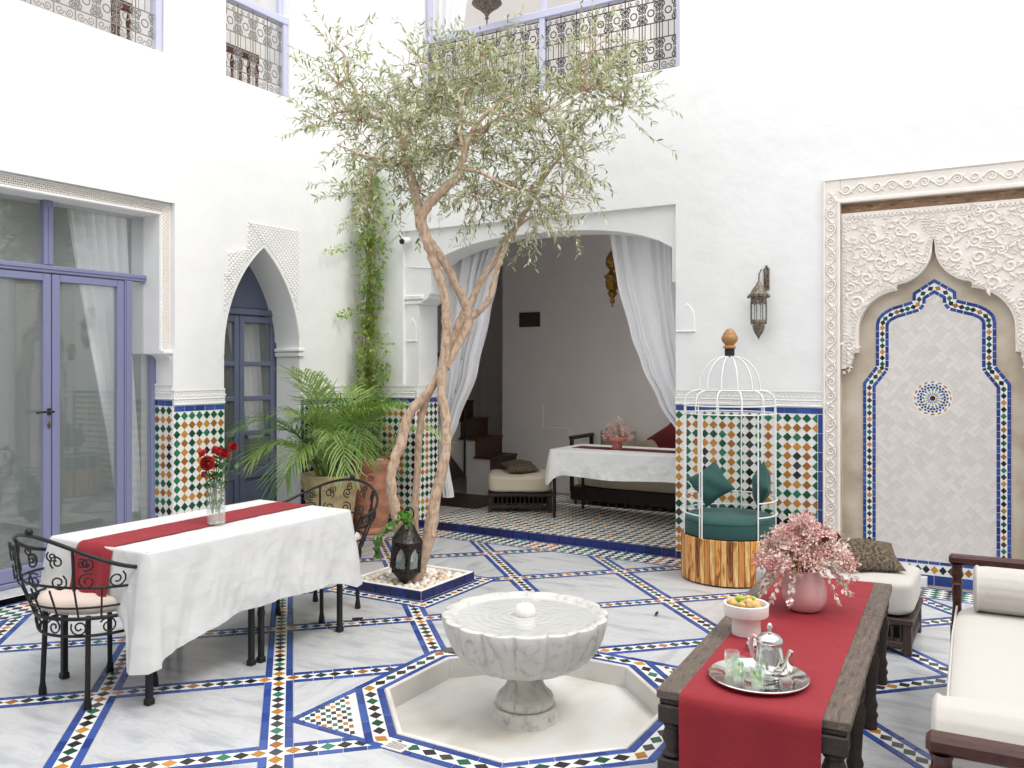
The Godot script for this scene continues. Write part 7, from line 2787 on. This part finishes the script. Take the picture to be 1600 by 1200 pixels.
func frond(root: Node3D, base: Vector3, yaw: float, len: float, rise: float, droop: float, m: Material, leaf_len := 0.26) -> void:
	# a feathered palm leaf that arches out from base
	var b := MB.new()
	var out := V(cos(yaw), 0, sin(yaw))
	var p := PackedVector3Array()
	var n := 27
	var q := base
	var ang := rise
	var wob := rng.randfn(0, 0.012)
	var side_v := V(-sin(yaw), 0, cos(yaw))
	for i in n + 1:
		p.append(q)
		q += (out * cos(ang) + Vector3.UP * sin(ang) + side_v * wob * i * 0.12).normalized() * len / n
		ang -= droop / n * (0.4 + 1.3 * float(i) / n)
	b.tube(p, ramp([0.009, 0.006, 0.0025], p.size()), 5)
	for i in range(7, n + 1):
		var t := float(i) / n
		var d := (p[i] - p[i - 1]).normalized()
		var up := side_v.cross(d).normalized()
		if up.y < 0:
			up = -up
		for s in [-1.0, 1.0]:
			for h in 1:
				var from: Vector3 = p[i].lerp(p[i - 1], 0.5 * h)
				var l: float = leaf_len * (0.45 + 0.75 * sin(PI * clampf((t - 0.18) / 0.9, 0.05, 1.0))) * rng.randf_range(0.85, 1.1)
				var ld: Vector3 = (side_v * s * (1.0 - 0.45 * t) + d * (0.6 + 0.5 * t) + up * 0.25 + Vector3(rng.randfn(), rng.randfn(), rng.randfn()) * 0.05).normalized()
				var w := 0.0062
				var wx: Vector3 = ld.cross(up).normalized()
				var a := from
				var prev_l: Vector3 = a - wx * w * 0.4
				var prev_r: Vector3 = a + wx * w * 0.4
				var prev := a
				for k in range(1, 5):
					var kk := k / 4.0
					var c: Vector3 = from + ld * l * kk - Vector3.UP * (l * (0.25 + 0.35 * rng.randf()) * kk * kk) + up * 0.0
					var ww: float = w * [1.0, 1.0, 0.7, 0.0][k - 1]
					var cl: Vector3 = c - wx * ww + up * ww * 0.4
					var cr: Vector3 = c + wx * ww + up * ww * 0.4
					b.flat(prev_l, prev, c, up)
					b.flat(prev_l, c, cl, up)
					b.flat(prev, prev_r, cr, up)
					b.flat(prev, cr, c, up)
					prev = c
					prev_l = cl
					prev_r = cr
	part(root, "frond", b, m)


func palm(label: String, at: Vector3, fronds: Array) -> void:
	var root := thing("palm", label, "plant", at, "potted palms")
	for w in fronds:
		var a: float = w[0]
		frond(root, V(cos(a) * 0.13, 0.0, sin(a) * 0.13), a, w[1], w[2], w[3], [M.palm_leaf, M.palm_leaf_pale, M.palm_leaf_dark][rng.randi() % 3], w[4] if w.size() > 4 else 0.26)
	for k in 5:
		var b := MB.new()
		var a := k * 1.3
		b.tube(PackedVector3Array([V(cos(a) * 0.06, -0.08, sin(a) * 0.06), V(cos(a) * 0.075, 0.2, sin(a) * 0.075), V(cos(a) * 0.11, 0.42, sin(a) * 0.11)]), PackedFloat32Array([0.014, 0.011, 0.007]), 7)
		part(root, "cane", b, M.stem_green)


func build_pots() -> void:
	# terracotta pot with a ring on its side
	var at := V(-5.40, 0.0, -6.43)
	var root := thing("terracotta_pot", "terracotta pot with a ring handle and white pebbles, left of the olive trunk", "pot", at)
	var b := MB.new()
	b.lathe(poly([0.0, 0.0, 0.15, 0.0, 0.165, 0.02, 0.16, 0.05, 0.15, 0.065, 0.165, 0.10, 0.195, 0.25, 0.215, 0.42, 0.223, 0.55, 0.222, 0.60, 0.235, 0.625, 0.245, 0.635, 0.245, 0.665, 0.255, 0.675, 0.256, 0.70, 0.24, 0.715, 0.222, 0.712, 0.215, 0.69, 0.212, 0.64, 0.0, 0.64]), 56)
	var body := part(root, "pot", b, M.terracotta)
	b = MB.new()
	var face := V(0.64, 0, 0.77)
	var tx := face.cross(Vector3.UP).normalized()
	var ring := PackedVector3Array()
	for k in 25:
		ring.append(face * 0.243 + V(0, 0.545, 0) + (tx * cos(TAU * k / 24) + Vector3.UP * sin(TAU * k / 24)) * 0.042)
	b.tube(ring, 0.013, 8, false)
	part(body, "ring", b, M.terracotta)
	b = MB.new()
	b.lathe(poly([0.0, 0.66, 0.212, 0.655]), 32)
	part(root, "soil", b, M.soil)
	b = MB.new()
	rng.seed = 12
	for k in 70:
		var a := rng.randf() * TAU
		var d := 0.19 * sqrt(rng.randf())
		b.ball(V(cos(a) * d, 0.672 + rng.randf() * 0.025, sin(a) * d), V(rng.randf_range(0.016, 0.028), 0.014, rng.randf_range(0.014, 0.022)), 8, 5)
	part(root, "pebbles", b, M.pebble_0, Transform3D(), "stuff")
	b = MB.new()
	b.tube(PackedVector3Array([V(0.02, 0.62, 0.12), V(0.03, 0.95, 0.11)]), 0.010, 6)
	part(root, "cane_stake", b, M.vine_stem)
	# the ochre pot
	at = V(-5.50, 0.0, -5.98)
	root = thing("ochre_pot", "wide ochre clay pot with scrolled lugs beside the pointed doorway", "pot", at)
	b = MB.new()
	b.lathe(poly([0.0, 0.0, 0.18, 0.0, 0.19, 0.03, 0.20, 0.15, 0.225, 0.35, 0.243, 0.48, 0.246, 0.52, 0.262, 0.54, 0.265, 0.575, 0.272, 0.585, 0.272, 0.605, 0.255, 0.612, 0.24, 0.60, 0.235, 0.54, 0.0, 0.54]), 56)
	body = part(root, "pot", b, M.ochre_clay)
	b = MB.new()
	b.lathe(poly([0.0, 0.57, 0.237, 0.565]), 32)
	part(root, "soil", b, M.soil)
	for a in [2.6, -0.4, 0.9]:
		b = MB.new()
		var d := V(cos(a), 0, sin(a))
		var t := Transform3D(Basis(V(-sin(a), 0, cos(a)), Vector3.UP, d), d * 0.255 + V(0, 0.50, 0))
		b.tube(on_plane(spiral(Vector2.ZERO, 0.045, 0.0, 1.6, 18, 0.2), t), 0.012, 7)
		part(body, "lug", b, M.ochre_clay)
	rng.seed = 8
	var fr := []
	for k in 62:
		var a := k * 2.399 + rng.randfn(0, 0.2)
		var low := k % 3
		fr.append([a, [1.12, 1.0, 0.95][low] * rng.randf_range(0.8, 1.1), [1.5, 1.38, 1.15][low] + rng.randfn(0, 0.07), [1.15, 1.9, 2.3][low] + rng.randfn(0, 0.25), rng.randf_range(0.24, 0.36)])
	for w in fr:
		if absf(angle_difference(w[0], -0.54)) < 0.9:
			w[1] = minf(w[1], 0.85)
			w[2] = maxf(w[2], 1.4)
			w[3] = minf(w[3], 1.15)
	palm("dense palm in the ochre pot, its leaves spilling over the front", at + V(0.02, 0.56, 0.0), fr.filter(func(w): return cos(w[0]) > -0.45))
	fr = []
	for k in 26:
		var a := k * 2.399 + 0.7
		fr.append([a, rng.randf_range(0.7, 1.0), rng.randf_range(1.1, 1.5), rng.randf_range(1.3, 2.4), rng.randf_range(0.22, 0.32)])
	fr.append([2.2, 0.95, 1.45, 0.7, 0.22])
	palm("lighter palm growing from the terracotta pot", V(-5.40, 0.64, -6.43), fr.filter(func(w): return sin(w[0]) > -0.35 and absf(angle_difference(w[0], 0.7)) > 0.8))
	# the climber in the corner
	root = thing("climbing_vine", "leafy vine climbing the corner between the two walls", "plant", V(-5.72, 1.1, -6.78))
	var stems := MB.new()
	var xf := []
	var col := []
	var greens := [Color(0.52, 0.66, 0.30), Color(0.64, 0.75, 0.40), Color(0.76, 0.82, 0.50), Color(0.44, 0.57, 0.27), Color(0.82, 0.80, 0.52), Color(0.90, 0.68, 0.45)]
	var spine := [[1.15, 0.12], [1.42, 0.22], [1.68, 0.27], [2.05, 0.13], [2.4, 0.17], [2.72, 0.25], [3.05, 0.25], [3.4, 0.2], [3.6, 0.12]]
	for k in 9:
		var p := PackedVector3Array()
		for s in spine:
			p.append(V(-5.715 + rng.randfn(0, 0.03), s[0], -6.785 + rng.randfn(0, 0.02)))
		p[0].y = 1.02
		stems.tube(smooth(p, 5), ramp([0.008, 0.005, 0.003], 41), 5)
	for k in 900:
		var i := rng.randi() % (spine.size() - 1)
		var t := rng.randf()
		var y: float = lerpf(spine[i][0], spine[i + 1][0], t)
		var w: float = lerpf(spine[i][1], spine[i + 1][1], t)
		var a := rng.randfn(0.75, 0.8)
		var q := V(-5.72 + absf(cos(a)) * w * rng.randf(), y, -6.79 + absf(sin(a)) * w * rng.randf())
		var d := Vector3(rng.randfn(), rng.randfn() - 0.7, rng.randfn()).normalized()
		var len := rng.randf_range(0.06, 0.13)
		stems.tube(PackedVector3Array([q, q + d * len]), 0.0012, 3, false)
		var g: Color = greens[rng.randi() % (6 if k % 4 == 0 else 4)]
		for j in 6:
			var at2 := q + d * len * (0.3 + 0.7 * j / 5.0)
			var sd: Vector3 = d.cross(Vector3(rng.randfn(), rng.randfn(), rng.randfn())).normalized()
			var ld := (sd * (1.0 if j % 2 == 0 else -1.0) + d * 0.6).normalized()
			var x := ld.cross(Vector3.UP).normalized()
			var l := rng.randf_range(0.022, 0.042)
			xf.append(Transform3D(Basis(x * l, ld * l, x.cross(ld) * l), at2))
			col.append(g.lerp(greens[rng.randi() % 4], 0.4).srgb_to_linear())
	# a shoot that strays along the left wall
	for s in [[-6.55, 2.83, 0.42], [-6.6, 2.2, 0.25]]:
		var p := PackedVector3Array()
		for i in 9:
			p.append(V(-5.80 + 0.02 * sin(i * 1.3), s[1] - 0.015 * i, -6.74 + (s[2] + 0.1) * i / 8.0))
			for j in 5:
				var ld := Vector3(rng.randfn() * 0.3 + 0.2, rng.randfn() - 0.3, rng.randfn()).normalized()
				var x := ld.cross(Vector3.RIGHT).normalized()
				var l := rng.randf_range(0.025, 0.045)
				xf.append(Transform3D(Basis(x * l, ld * l, x.cross(ld) * l), p[i] + ld * 0.02))
				col.append((greens[rng.randi() % 3] as Color).srgb_to_linear())
		stems.tube(p, 0.002, 4, false)
	partw(root, "stems", stems, M.vine_stem, "stuff")
	many(root, "leaves", leaf_mesh(0.27, 0.05), M.vine_leaf, xf, col).position = -root.position
